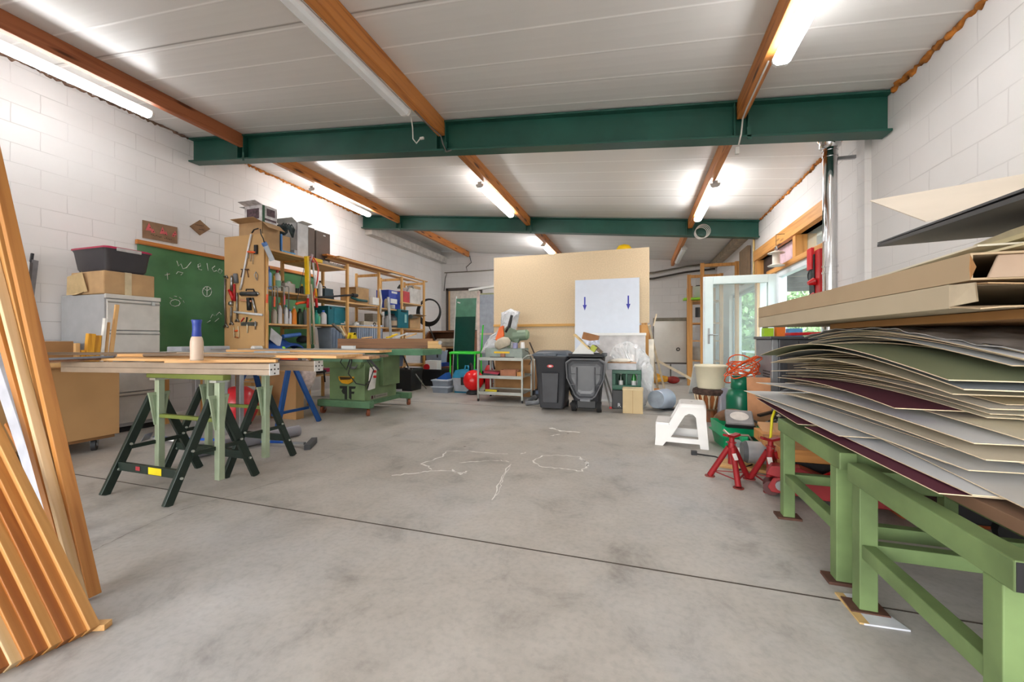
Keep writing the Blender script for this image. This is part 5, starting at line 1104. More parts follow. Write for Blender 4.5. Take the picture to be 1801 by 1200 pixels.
solo(B().prism([(0, 0), (.25, -.02), (.27, .012), (0, .03)], 6.04, 6.3, 'xz', M=Matrix.Translation((-2.4, 0, .452))), 'red_folder', mat('#b02340', .45), 'dark red folder on the flat black case on the trolley', 'folder')
carton('cardboard_box', 'orange-brown small carton on the middle trolley shelf', -2.12, -1.85, 6.05, 6.2, .405, .51, mt=mat('#b87a5a', .7), flaps=(None,)*4)
carton('cardboard_box', 'smaller tan carton right on the middle trolley shelf', -1.93, -1.78, 6.0-.0, 6.03, .405, .47, mt=mat('#c98f50', .7), flaps=(None,)*4) if False else solo(B().box(-1.84, -1.76, 6.05, 6.2, .405, .48), 'small_carton', mat('#c98f50', .7), 'small tan carton at the right end of the middle trolley shelf', 'box')
t = thing('spirit_level', 'small yellow spirit level on the lowest trolley shelf', 'level', (-2.27, 6.05, .147)); B().box(-.1, .1, -.02, .02, .005, .04).obj('body', mat('#d9c416', .4), t, .004); B().box(-.12, -.1, -.02, .02, 0, .03).box(.1, .12, -.02, .02, 0, .03).obj('end', BLACK, t)
carton('cardboard_box', 'large shut brown cardboard box behind the steel trolley', -2.42, -1.75, 6.65, 7.05, 0, .62, mt=KRAFTD, flaps=(None, None, None, None)); 
# hand truck / red ball / chair / vacuum
t = thing('fire_extinguisher', 'red cylinder behind the left trolley post', 'extinguisher', (-2.62, 6.85, 0)); B().lathe([(.001, .0), (.07, 0), (.075, .45), (.04, .52), (.001, .53)], n=16).obj('cylinder', mat('#b01f28', .35), t); B().tube([(0, 0, .53), (0, 0, .6), (.08, 0, .62), (.12, -.02, .45)], .014).obj('hose', BLACK, t)
t = thing('red_ball', 'shiny round red ball on a black foot left of the steel trolley', 'ball', (-2.87, 6.72, 0)); B().sph((0, 0, .25), .19, n=26).obj('ball', mat('#e01c1e', .2, var=0), t); B().lathe([(.001, 0), (.13, 0), (.13, .04), (.08, .08), (.08, .1)], n=16).obj('foot', BLACK, t)
GC_ = mat('#2fd42f', .35, var=.03)
t = thing('green_chair', 'bright green metal folding chair in front of the dark green panel', 'chair', (-3.42, 7.6, 0))
for x in (-.27, .27):
    for y, d in ((-.18, .02), (.2, -.02)): B().tube([(x, y, 0), (x, y+d, .7)], .016).obj('leg', GC_, t)
B().rbox([(.7, 0, 0, .3, .23, .08), (.735, 0, 0, .3, .23, .08), (.75, 0, 0, .26, .19, .08)]).obj('seat', GC_, t); B().tube([(.27, .2, .7), (.27, .26, 1.15), (.27, .3, 1.3)], .016).obj('back_post', GC_, t)
t = thing('tool_box_vacuum', 'teal and grey workshop vacuum with a black hose on the floor', 'vacuum', (-3.1, 6.95, 0))
B().rbox([(.03, 0, 0, .2, .17, .03), (.28, 0, 0, .22, .19, .03)]).obj('tank', mat('#a7abb2', .4), t); B().rbox([(.28, 0, 0, .225, .195, .03), (.33, 0, 0, .22, .18, .03), (.42, 0, 0, .18, .15, .03)]).obj('motor_head', mat('#1d7fa6', .4), t)
B().box(-.04, .03, -.2, -.17, .15, .3).obj('latch', BLACK, t, .004); B().tube([(.1, -.1, .4), (.14, -.15, .55), (.19, -.2, .5), (.2, -.22, .3), (.22, -.22, .05)], .022).obj('hose', BLACK, t); B().box(-.18, .18, -.17, .17, 0, .05).obj('foot', mat('#1a6a86', .4), t); B().tube([(-.05, 0, .42), (-.03, 0, .5), (.02, 0, .5), (.04, 0, .42)], .015).obj('carry_handle', mat('#2b93bd', .4), t)
for i in range(2):
    t = tub('storage_tub', ('clear grey lidded box on the floor, lower of two by the vacuum', 'clear grey lidded box stacked on another by the vacuum')[i], -3.52, 6.78, .0+i*.125, .34, .26, .1, '#8f9aa8', lidcol='#a9b2bd')
solo(B().prism([(-.12, 0), (.1, 0), (.07, .12)], -.1, .1, 'xz', M=Matrix.Translation((-3.5, 6.8, .252))), 'blue_wedge', BLUE, 'blue plastic wedge on top of the clear stacked boxes', 'wedge')
# grey rubbish bins
BIN = mat('#393a3e', .5, var=.05); LID = mat('#4f5862', .45, var=.05); BIN2 = mat('#2c2d31', .5, var=.05)
SHUT = t = thing('wheelie_bin', 'shut dark grey plastic rubbish bin with a small red and white badge', 'bin', (-1.17, 5.72, 0))
B().rbox([(.03, 0, 0, .165, .2, .04), (.1, 0, 0, .18, .21, .04), (.78, 0, 0, .23, .26, .05), (.8, 0, 0, .25, .28, .05), (.83, 0, 0, .25, .28, .05)]).obj('body', BIN, t)
B().prism([(-.11, .12), (.1, .12), (.12, .58), (-.13, .58)], -.272, -.2, 'xz').obj('front_panel', mat('#34353a', .5), t, .01)
B().rbox([(.83, 0, 0, .265, .295, .05), (.855, 0, 0, .265, .295, .05), (.9, 0, 0, .2, .23, .05), (.91, 0, 0, .18, .2, .05)]).obj('lid', LID, t); B().box(-.1, .1, -.32, -.26, .835, .87).obj('lid_handle', LID, t, .01)
B().lathe([(.001, 0), (.035, 0)], n=14, sq=(1.3, .7), M=Matrix.Translation((.0, -.27, .68)) @ Matrix.Rotation(PI/2, 4, 'X')).obj('badge', RED, t, label='red oval badge'); B().box(-.02, .02, -.273, -.27, .67, .69).obj('badge_mark', WHITE, t)
for x in (-.15, .15): B().cyl((x-.03, .18, .06), (x+.03, .18, .06), .06).obj('wheel', RUBBER, t)
SHUT.scale = (1, 1, .92)
t = thing('wheelie_bin', 'open grey rubbish bin seen from behind, its lid hanging down and paper rubbish on top', 'bin', (-.68, 5.72, 0))
B().rbox([(.06, 0, 0, .16, .18, .04), (.1, 0, 0, .17, .19, .04), (.74, 0, 0, .22, .24, .05), (.76, 0, 0, .25, .27, .05), (.8, 0, 0, .25, .27, .05), (.8, 0, 0, .23, .25, .05), (.3, 0, 0, .19, .2, .04)], cap='b').obj('body', BIN2, t)
for x in (-.17, .17): 
    w_ = B().cyl((x-.03, -.17, .075), (x+.03, -.17, .075), .075, n=20).obj('wheel', RUBBER, t); B().cyl((x-.034, -.17, .075), (x+.034, -.17, .075), .04, n=16).obj('hub_cap', GREY, w_)
B().cyl((-.2, -.17, .075), (.2, -.17, .075), .012).obj('axle', STEEL, t); B().box(-.13, .13, -.2, -.16, .05, .16).obj('axle_housing', BLACK, t, .01)
B().cyl((-.22, -.26, .77), (.22, -.26, .77), .02).obj('hinge_bar', BLACK, t)
# hanging lid: dish shape opening towards the viewer
M = Matrix.Translation((0, -.29, .48)) @ Matrix.Rotation(PI/2, 4, 'X')
def lidsec(z, s, k=1): return (z, 0, 0, s, s*1.12, s*.5)
out = [(-.27, .22), (-.2, .27), (.2, .27), (.27, .22), (.255, .0), (.14, -.24), (.09, -.28), (-.09, -.28), (-.14, -.24), (-.255, 0)]
def ringof(s, d): return [(x*s, z*s+.0) for x, z in out], d
b = B(); vs = []; secs = [(1.0, -.02), (1.0, .03), (.93, .03), (.86, -.0), (.74, -.012), (.62, -.016)]
n = len(out)
for s, d in secs:
    for x, z in out: vs.append((x*s, -d, z*s))
fs = [(k*n+i, k*n+(i+1) % n, (k+1)*n+(i+1) % n, (k+1)*n+i) for k in range(len(secs)-1) for i in range(n)]+[tuple(range((len(secs)-1)*n, len(secs)*n))]
fs.append(tuple(range(n-1, -1, -1)))
b.add(vs, fs, M=Matrix.Translation((0, -.3, .47))); lid = b.obj('lid', mat('#505256', .35, var=.05), t, .006)
for x in (-.12, .12): B().box(x-.008, x+.008, -.33, -.24, .3, .62).obj('lid_rib', mat('#4a4b50', .5), lid)
for z in (.38, .52): B().box(-.2, -.12, -.325, -.25, z, z+.01).box(.12, .2, -.325, -.25, z, z+.01).obj('lid_rib', mat('#4a4b50', .5), lid)
B().box(-.07, .07, -.34, -.3, .16, .2).obj('lid_grip', mat('#6a6c70', .5), lid, .008)
B().box(-.1, .1, -.25, -.235, .32, .62).obj('lid_plate', mat('#45474b', .5), lid, .01)
# rubbish in the bin
def rub(label, M_, d, mt, name='cardboard_scrap', cat='waste paper'):
    return solo(B(M_).box(-d[0]/2, d[0]/2, -d[1]/2, d[1]/2, 0, d[2]), name, mt, label, cat)
TM = lambda x, y, z, ry=0, rz=0: Matrix.Translation((x, y, z)) @ Matrix.Rotation(rz, 4, 'Z') @ Matrix.Rotation(ry, 4, 'Y')
solo(B().prism([(0, 0), (.33, .0), (.16, .2), (.02, .03)], 5.62, 5.625, 'xz', M=Matrix.Translation((-.9, 0, .78))), 'white_bag', WHITE, 'triangular white plastic sheet rising from the open bin', 'waste paper')
rub('cream folded card standing slanted in the open bin', TM(-.76, 5.66, .96, .75), (.3, .2, .02), mat('#e0c58f', .7))
rub('brown carton fragment on top of the open bin', TM(-.66, 5.78, .98, .25), (.22, .18, .1), mat('#9a6a42', .7), 'cardboard_box')
rub('blue and white carton in the rubbish of the open bin', TM(-.62, 5.7, .92, -.1), (.2, .14, .06), mat('#c3cbe0', .5, var=.3, scale=25), 'carton')
rub('yellow-green packet between the rubbish of the open bin', TM(-.62, 5.68, .84, .6), (.08, .1, .08), mat('#b9c43a', .5), 'packet')
rub('brown and green printed packet at the right of the open bin rubbish', TM(-.55, 5.72, .84, .75), (.14, .14, .04), mat('#7d6a55', .6, var=.4, scale=30), 'packet')
# step ladder feet behind the open bin
t = thing('step_ladder', 'slim grey metal stand with red rubber feet behind the open bin', 'ladder', (-.68, 5.95, 0))
for (x0, y0_, x1) in ((-.25, -.02, -.12), (.3, -.05, .12), (.34, .25, .14), (-.25, .25, -.14)):
    l_ = B().bar((x0, y0_, .02), (x1, .1, .7), .02, .02).obj('leg', mat('#b4b0ac', .4, .4), t); B().cb((x0, y0_, .015), (.035, .035, .03)).obj('foot', RED, l_)
# hose left of the first bin
solo(B().tube([(-1.36, 6.1, .6), (-1.4, 6.05, .35), (-1.38, 5.98, .14), (-1.44, 5.8, .05), (-1.6, 5.78, .04), (-1.64, 5.92, .05), (-1.55, 6.1, .09)], .035, 10), 'vacuum_hose', mat('#77797d', .45), 'thick grey suction hose on the floor left of the shut bin', 'hose')
t = thing('vacuum_cleaner', 'black upright machine between trolley and shut bin', 'vacuum', (-1.55, 6.5, 0)); B().rbox([(0, 0, 0, .12, .14, .03), (.15, 0, 0, .12, .14, .03), (.18, 0, 0, .06, .08, .03), (.55, 0, 0, .05, .06, .03)]).obj('body', BLACK, t); B().cyl((0, 0, .5), (-.2, 0, .95), .012).obj('wand', mat('#4a3a30', .5), t); B().box(-.06, .06, -.15, -.13, .1, .16).obj('blue_front', mat('#3a4a66', .4), t)
solo(B().tube([(-.98, 5.95, .3), (-.93, 5.9, .2), (-.88, 5.9, .12)], .03).cyl((-.95, 5.95, .03), (-.95, 6.1, .03), .03), 'black_hose', BLACK, 'black hose end on the floor between the two bins', 'hose')
# bottle crate with bottles
DGC = mat('#0c5a40', .4, var=.05)
t = thing('bottle_crate', 'green and black beer crate holding bottles beside the open bin', 'crate', (-.16, 6.08, 0))
B().box(-.2, .2, -.17, .17, 0, .27).obj('lower_crate', mat('#1d1e20', .45), t, .008)
b = B().box(-.2, .2, -.17, .17, .275, .29).box(-.2, .2, .16, .17, .29, .56).box(-.2, -.19, -.17, .17, .29, .56).box(.19, .2, -.17, .17, .29, .56)
b.box(-.2, .2, -.17, -.16, .29, .345).box(-.2, .2, -.17, -.16, .505, .56).box(-.2, -.15, -.17, -.16, .345, .505).box(.15, .2, -.17, -.16, .345, .505).box(-.012, .012, -.165, -.155, .345, .505); b.obj('upper_crate', DGC, t, .004)
q_ = at(1089, 713, Y=5.908); letters('R', .075, WHITE, t, face_plane(q_, '-y'))
for x, mt, lb in ((-.24, mat('#c9c4bd', .3), 'white-labelled bottle with a pale cap in the crate'), (-.06, mat('#2f7a35', .2), 'green glass bottle with a white label in the crate')):
    q = thing("beer_bottle", lb, 'bottle', (x, 6.02, .292)); B().lathe([(.001, 0), (.03, 0), (.032, .01), (.032, .13), (.014, .2), (.014, .235), (.001, .235)], n=14).obj('bottle', mat('#23402c' if x < -.1 else '#2f8a35', .2), q); B().lathe([(.033, .03), (.033, .11)], n=14).obj('label', WHITE, q)
    if x < -.1: B().cyl((0, 0, .2), (0, 0, .245), .018).obj('cap', WHITE, q)
tt = carton('card_tray', 'shallow white cardboard tray with a brown flap on top of the green crate', -.43, -.02, 5.88, 6.2, .562, .66, mt=mat('#cdd0d6', .6), flaps=(None, None, None, None)); B().box(-.2, .2, -.18, .1, .1, .104).obj('flap', mat('#d09a62', .8), tt)
solo(B().rbox([(0, -.26, 6.0, .13, .1, .05), (.02, -.26, 6.0, .16, .12, .05), (.035, -.24, 6.0, .13, .1, .05), (.05, -.22, 6.0, .06, .05, .02)], M=Matrix.Translation((0, 0, .67))), 'white_cloth', mat('#d9d5c9', .6), 'folded whitish plastic lying on the cardboard tray', 'plastic sheet')
bagpoly('bubble_wrap', 'large crumpled sheet of clear plastic film spilling over the crate to the floor', [at(u, v, Y=6.15).xz for u, v in ((1072, 625), (1080, 608), (1100, 600), (1122, 608), (1143, 630), (1150, 655), (1147, 690), (1135, 712), (1128, 725), (1122, 700), (1122, 665), (1108, 645))], 6.18, .15, mat('#f2f4f6', .12, var=.05, scale=14, spec=1.0, alpha=.62), 8)
t = thing('cardboard_box', 'narrow shut beige cardboard box standing in front of the crate', 'cardboard box', (-.07, 5.68, 0)); B().box(-.13, .13, -.09, .12, 0, .33).obj('body', mat('#cbb48a', .75, var=.03), t, .003); B().box(-.135, .135, -.095, .125, .31, .335).obj('lid', mat('#d8c49c', .75), t, .003); B().box(-.002, .002, -.0915, -.0905, 0, .31).obj('seam', KRAFTD, t)
M = Matrix.Translation((.3, 5.98, .155)) @ Matrix.Rotation(-.5, 4, 'Z') @ Matrix.Rotation(PI/2-.1, 4, 'X')
t = thing('plastic_bucket', 'light blue-grey bucket lying on its side on the floor', 'bucket', (.3, 5.98, .0))
B(Matrix.Translation((0, 0, .155)) @ Matrix.Rotation(-.5, 4, 'Z') @ Matrix.Rotation(PI/2-.1, 4, 'X')).lathe([(.001, .14), (.12, .14), (.14, -.12), (.15, -.14), (.152, -.14), (.13, .1), (.001, .1)], n=28).obj('bucket', mat('#aab6c6', .4, var=.04), t) if False else None
B(Matrix.Translation((0, 0, .155)) @ Matrix.Rotation(-.5, 4, 'Z') @ Matrix.Rotation(PI/2-.1, 4, 'X')).lathe([(.001, .14), (.122, .14), (.125, .13), (.152, -.16), (.148, -.16), (.12, .12)], n=28).obj('bucket', mat('#b4c0d2', .4, var=.04), t)
B(Matrix.Translation((0, 0, .155)) @ Matrix.Rotation(-.5, 4, 'Z') @ Matrix.Rotation(PI/2-.1, 4, 'X')).lathe([(.001, .142), (.12, .142)], n=28).obj('bucket_base', mat('#8d97a2', .5), t)
solo(B().cb((.42, 6.05, .012), (.2, .12, .02), (0, 0, .4)), 'black_cloth', BLACK, 'small black cloth on the floor behind the fallen bucket', 'cloth')
# sticks leaning on the chipboard
for (a, c, w_, lb) in (((1146, 558), (1143, 575), .02, ''), ):
    pass
slat('wooden_stick', at(1170, 690, Z=.01) , at(1141, 572, Y=6.9), .035, .02, mat('#d6c5a8', .6), 'long pale stick leaning right of the chipboard, reaching highest', 'stick', up=(0, 1, 0))
slat('wooden_stick', at(1158, 690, Z=.01), at(1144, 603, Y=6.85), .04, .02, mat('#c9ba9e', .6), 'shorter pale stick leaning beside the long one', 'stick', up=(0, 1, 0))
slat('wooden_stick', Vector((.24, 7.0, 1.22)), Vector((.29, 7.02, 1.42)), .03, .015, mat('#d6c5a8', .6), 'short pale stick end at the top corner of the wooden upright', 'stick')
slat('wooden_stick', at(1155, 634, Y=8.9), at(1218, 668, Z=.2), .05, .03, mat('#cbbb9f', .6), 'pale lath slanting down to the right in front of the flip chart', 'stick', up=(0, 1, 0))
# flip chart
t = thing('flip_chart', 'whiteboard flip chart on a stand at the back wall with a black magnet clip', 'whiteboard', (.78, 10.75, 0))
B().box(-.4, .36, 0, .02, .42, 1.52).obj('board', mat('#d6d1c9', .15, var=.02), t); B().box(-.42, .38, -.02, .03, 1.46, 1.54).obj('clip_bar', mat('#7c7565', .5), t, .004); B().box(-.42, -.4, -.01, .03, .4, 1.5).box(.36, .38, -.01, .03, .4, 1.5).box(-.42, .38, -.02, .03, .38, .42).obj('frame', mat('#5a534c', .5), t)
B().cyl((0, .05, 0), (0, .05, .4), .015).cyl((-.35, .05, .03), (.35, .05, .03), .02).obj('stand', mat('#5c5750', .5), t); B().ring((.17, -.01, .75), .035, .012, 14, 'y').obj('magnet_clip', BLACK, t)
solo(B().box(1.2, 1.25, 10.75, 10.9, 0, 1.25), 'black_board', mat('#20201f', .6), 'thin black board standing right of the flip chart', 'board')
solo(B().sph((0, 0, .1), .2, (1.1, .8, .6), 12).sph((.22, .05, .08), .13, (1, .8, .6), 10), 'yellow_bag', mat('#dc9a1e', .6, var=.35, scale=8), 'yellow and orange bag lying on the floor before the flip chart', 'bag').location = (.38, 9.6, .0)
solo(B().sph((0, 0, .08), .12, (1.2, .8, .7), 12), 'red_bag', mat('#8a1c14', .6, var=.3, scale=10), 'dark red bundle beside the yellow bag', 'bag').location = (.75, 9.65, .0)
solo(B().sph((0, 0, .06), .1, (1.2, 1, .6), 12), 'orange_cloth', mat('#d88a3a', .7, var=.3), 'orange-brown cloth on the floor by the leaning sticks', 'cloth').location = (.3, 7.6, .0)
# rack along the right wall
t = thing('wooden_rack', 'tall narrow pine ladder rack behind the open glass door', 'shelf', (1.45, 10.3, 0))
P2 = wood('#c98f4c', '#a26a30', 'z')
for x, y, h in ((-.32, -.55, 2.2), (-.3, -.15, 2.3), (-.28, .35, 2.25), (.3, -.55, 2.25), (.3, .35, 2.25)): B().box(x-.03, x+.03, y-.025, y+.025, 0, h).obj('post', P2, t, .002)
for z in (.5, .95, 1.35, 1.85): B().box(-.3, .3, -.5, .35, z, z+.025).obj('shelf_board', P2, t)
solo(B().box(.98, 1.45, 9.66, 9.95, 1.885, 1.93), 'green_tray', LIME, 'lime green tray sticking out of the rack', 'tray', bev=.006)
solo(B().lathe([(.001, 0), (.1, 0), (.12, .3), (.13, .3)], (1.32, 9.95, 1.9), 16), 'white_bucket', WHITE, 'white bucket on the upper shelf of the rack', 'bucket')
solo(B().lathe([(.001, 0), (.14, 0), (.16, .3), (.17, .3)], (1.3, 9.98, .53), 16), 'grey_bucket', mat('#b9b5ae', .5), 'grey-white bucket low in the rack', 'bucket')
solo(B().cyl((1.3, 9.85, 1.5), (1.3, 9.85, 1.72), .07), 'black_roll', BLACK, 'dark roll in the middle of the rack', 'roll')
solo(B().box(1.28, 1.5, 10.05, 10.3, 1.885, 2.25), 'dark_box', mat('#3a3430', .6), 'dark tall box in the upper rack', 'box')
t = thing('pine_stand', 'pine frame standing high behind the glass door', 'frame', (1.55, 8.95, 0))
for x in (-.3, .33): B().box(x-.035, x+.035, -.03, .03, 0, 2.56).obj('post', P2, t, .002)
B().box(-.3, .33, -.025, .025, 2.48, 2.54).obj('rail', P2, t)
t = thing('pine_stand', 'lower pine frame standing behind the taller one', 'frame', (1.35, 9.4, 0))
for x in (-.3, .33): B().box(x-.035, x+.035, -.03, .03, 0, 2.4).obj('post', P2, t, .002)
B().box(-.3, .33, -.025, .025, 2.33, 2.39).obj('rail', P2, t)
slat('white_panel', (1.85, 8.2, 1.9), (1.9, 8.2, 2.85), .5, .02, mat('#e2e0dc', .5), 'white panel stored upright on the wall above the door', 'panel', up=(1, 0, 0)) if False else None
solo(B().box(1.88, 1.93, 8.15, 8.75, 2.05, 2.7), 'brown_board', mat('#8a7258', .6), 'brown board fixed high on the right wall beyond the doorway', 'board')
solo(B().cyl((1.9, 7.8, 2.0), (1.9, 7.8, 2.78), .018), 'gas_pipe', mat('#c2a56a', .4, .3), 'thin brass-coloured pipe on the wall beside the timber lintel', 'pipe')
# ================= RIGHT SIDE =================
LT = wood('#d69a52', '#b87a38', 'y', .55, True)
UPVC = mat('#dfe6ea', .35, var=.02); GL = glass('#f4fbfa', 0, .1)
# timber surround
struct(B().box(XR-.07, XR+.2, 4.98, 7.75, 2.33, 2.5), 'trim_7', LT, bev=.004)
LZ = wood('#d69a52', '#b87a38', 'z', .55, True)
for i, (y0, y1, z0, z1) in enumerate(((4.98, 5.12, 0.9, 2.33), (5.9, 6.0, 2.05, 2.33), (7.62, 7.75, 0, 2.33))): struct(B().box(XR-.05, XR+.18, y0, y1, z0, z1), 'trim_%d' % (8+i), LZ, bev=.003)
struct(B().box(XR-.05, XR+.18, 5.12, 7.1, 1.98, 2.05), 'trim_11', LT, bev=.003)
struct(B().box(XR+.02, XR+.06, 6.0, 6.95, 2.05, 2.33), 'trim_12', mat('#d9bcc6', .6))
struct(B().box(XR+.05, XR+.09, 6.95, 7.62, 1.98, 2.33), 'trim_13', mat('#3d2f2b', .6))
w1 = struct(B().box(XR+.08, XR+.085, 5.12, 5.9, 2.05, 2.33), 'window_1', glass('#dfe8e6', 0, .3))
# white window
wn = thing('window_2', 'white framed window in the timber surround', 'window', (XR, 6.0, .9)); del wn['label']; del wn['category']; wn['kind'] = 'structure'
for (y0, y1, z0, z1) in ((-.84, -.76, 0, 1.08), (.64, .72, 0, 1.08), (-.76, .64, 0, .08), (-.76, .64, 1.0, 1.08)): B().box(-.02, .07, y0, y1, z0, z1).obj('window_frame', UPVC, wn, .004)
B().box(.02, .035, -.76, .64, .08, 1.0).obj('pane', GL, wn)
# open glazed door leaf
dr = thing('door_1', 'white framed glazed door standing open into the room', 'door', (XR-.0, 6.75, 0)); del dr['label']; del dr['category']; dr['kind'] = 'structure'
for (x0, x1, z0, z1) in ((-.98, -.86, .02, 1.96), (-.13, -.01, .02, 1.96), (-.86, -.13, .02, .15), (-.86, -.13, 1.84, 1.96)): B().box(x0, x1, -.035, .035, z0, z1).obj('door_frame', mat('#cfdcdc', .35, var=.02), dr, .006)
B().box(-.995, -.98, -.025, .03, .02, 1.96).obj('door_edge', UPVC, dr, .003)
B().box(-.86, -.13, -.008, .008, .15, 1.84).obj('door_pane', glass('#eef6f5', 0, .16), dr)
h = B().cb((-.92, -.04, 1.05), (.03, .012, .24)); h.obj('handle_plate', STEEL, dr, .003); B().tube([(-.92, -.045, 1.07), (-.92, -.08, 1.07), (-.8, -.085, 1.07)], .01).obj('door_handle', STEEL, dr)
B().box(-.005, .11, 6.72-6.75, 6.8-6.75, 0, 1.98).box(-.005, .11, .86, .9, 0, 1.98).obj('door_jamb', UPVC, dr)
# second glazed opening
w3 = thing('window_3', 'large glazed opening beyond the door', 'window', (XR+.1, 8.95, 0)); del w3['label']; del w3['category']; w3['kind'] = 'structure'
for (y0, y1, z0, z1) in ((-1.0, -.93, 0, 1.98), (.98, 1.05, 0, 1.98), (-.93, .98, 1.92, 1.98), (-.93, .98, 0, .06)): B().box(-.03, .04, y0, y1, z0, z1).obj('window_frame', mat('#8a9096', .4), w3)
B().box(0, .01, -.93, .98, .06, 1.92).obj('pane', GL, w3)
# lantern and red saw case hanging on the surround
t = thing('hanging_lantern', 'pale metal lantern hanging from the timber lintel', 'lantern', (XR-.17, 6.22, 2.0))
for z, r in ((.0, .1), (.17, .1)): B().lathe([(.001, z+.03), (.03, z+.03), (r, z), (r, z-.008), (.001, z-.008)], n=20).obj('plate', mat('#cfc8bd', .5), t)
B().cyl((0, 0, .01), (0, 0, .17), .045).obj('glass_body', mat('#e3ddd2', .3), t); B().ring((0, 0, .22), .04, .008, 16, 'x').obj('ring', STEEL, t); B().cyl((0, 0, .26), (0, 0, .42), .003).obj('hook_wire', BLACK, t); B().bar((0, 0, .42), (.12, 0, .42), .006, .006).obj('hook_wire', BLACK, t)
t = thing('tool_holder', 'black strap with red knobs hanging beside the stove pipe', 'tool holder', (XR-.09, 5.16, 1.35))
B().box(-.02, .02, -.13, -.0, 0, .62).obj('red_board', RED, t, .004); B().box(-.035, -.02, -.02, .1, 0, .58).obj('black_strap', BLACK, t, .004)
for z in (.12, .28): B().cyl((-.03, -.03, z), (-.09, -.03, z-.02), .045, .02).obj('red_knob', RED, t)
B().box(-.05, -.02, .0, .12, .42, .66).obj('red_packet', mat('#d8202a', .4), t, .004); B().ring((-.03, .08, .36), .06, .008, 16, 'x').obj('cable_ring', BLACK, t)
# stove with flue
SV = mat('#4b4c50', .4, .2, var=.05); SVL = mat('#85888c', .42, .2, var=.05)
t = thing('pellet_stove', 'dark grey pellet stove with louvred side standing by the right wall', 'stove', (1.55, 4.85, 0))
B().box(-.22, .3, -.28, .28, .06, 1.0).obj('body', SV, t, .01)
B().prism([(-.28, 1.0), (-.28, .06), (-.22, .06), (-.22, 1.0)], -.28, .28, 'xz').obj('side_panel', SVL, t, .01)
B().box(-.3, .32, -.3, .3, 1.0, 1.03).obj('top_plate', SV, t, .006)
for r_ in range(9):
    for y in (-.22, -.1): B().box(-.284, -.279, y, y+.1, .44+.028*r_, .452+.028*r_).obj('louvre', BLACK, t)
B().box(-.284, -.27, -.05, .12, .3, .38).obj('side_opening', BLACK, t)
for x in (-.05, .12): B().box(x-.004, x+.004, -.283, -.279, .1, .98).obj('panel_seam', BLACK, t)
B().box(-.18, .26, -.284, -.28, .2, .92).obj('rear_panel', mat('#3a3b3f', .5), t, .004)
B().box(-.2, .3, -.25, .25, 0, .06).obj('plinth', BLACK, t)
t = thing('flue_pipe', 'shiny chrome flue pipe rising from the stove to the ceiling', 'flue', (1.73, 4.5, 0))
B().cyl((0, 0, .5), (0, 0, 3.0), .058, n=28).obj('pipe', CHROME, t)
for z in (1.62, 1.68, 2.72, 2.78): B().cyl((0, 0, z), (0, 0, z+.018), .064, n=28).obj('clamp_ring', CHROME, t)
B().lathe([(.06, 2.8), (.085, 2.82), (.085, 2.86), (.1, 2.88), (.1, 2.95), (.12, 3.0)], n=28).obj('roof_collar', CHROME, t); B().bar((0, 0, 2.7), (.2, 0, 2.7), .03, .03).obj('wall_bracket', STEEL, t); B().cyl((0, .02, .5), (-.06, .26, .5), .055).obj('elbow', CHROME, t)
for i, (x, y, d, c, lb) in enumerate(((1.35, 5.0, (.09, .1, .09), '#a4d21e', 'lime green packet on top of the stove'), (1.45, 4.95, (.08, .09, .1), '#f07a20', 'orange packet on top of the stove'), (1.55, 4.85, (.12, .1, .08), '#5a9fd8', 'blue and white packet on top of the stove'))):
    solo(B().cb((x, y, 1.032+d[2]/2), d), 'packet', mat(c, .5, var=.1), lb, 'packet')
solo(B().bar((1.42, 4.62, 1.05), (1.75, 4.66, 1.06), .12, .03), 'red_case', RED, 'flat red case lying on top of the stove', 'case', bev=.006)
solo(B().box(1.33, 1.36, 5.02, 5.12, 1.032, 1.3), 'slate', mat('#4a4d48', .6), 'small dark slate standing at the back of the stove top', 'slate')
# drum and bucket
t = thing('djembe_drum', 'goblet drum with a dark fur rim and pale rope lacing', 'drum', (.84, 5.4, 0))
B().lathe([(.12, 0), (.11, .04), (.085, .12), (.1, .18), (.15, .27), (.17, .36), (.165, .37)], n=28).obj('shell', wood('#9a5a2c', '#5d3118', 'z'), t)
b = B()
for i in range(30):
    a = 2*PI*i/30; a2 = a+(.12 if i % 2 else -.12)
    b.tube([(.108*math.cos(a2), .108*math.sin(a2), .15), (.165*math.cos(a2), .165*math.sin(a2), .27), (.182*math.cos(a), .182*math.sin(a), .36)], .009, 5)
b.obj('rope_lacing', mat('#d9c2a0', .8), t, kind='stuff'); B().lathe([(.19, .33), (.2, .36), (.19, .39), (.17, .4), (.001, .4)], n=28).obj('fur_rim', mat('#4a3830', .95, var=.4, scale=30, bump=.6), t); B().ring((0, 0, .15), .11, .012, 20, 'z').obj('lower_ring', mat('#7a5a3c', .7), t)
t = thing('plastic_bucket', 'cream plastic bucket standing on the drum', 'bucket', (.85, 5.4, .401))
B().lathe([(.001, 0), (.145, 0), (.15, .01), (.178, .26), (.187, .262), (.187, .285), (.176, .285), (.145, .02), (.001, .02)], n=32).obj('bucket', mat('#e5dcc0', .4, var=.03), t)
slat('white_board', at(1218, 690, Z=.01), at(1229, 643, Y=6.1), .14, .02, WHITE, 'small white board leaning behind the drum', 'board', up=(0, -1, 0))
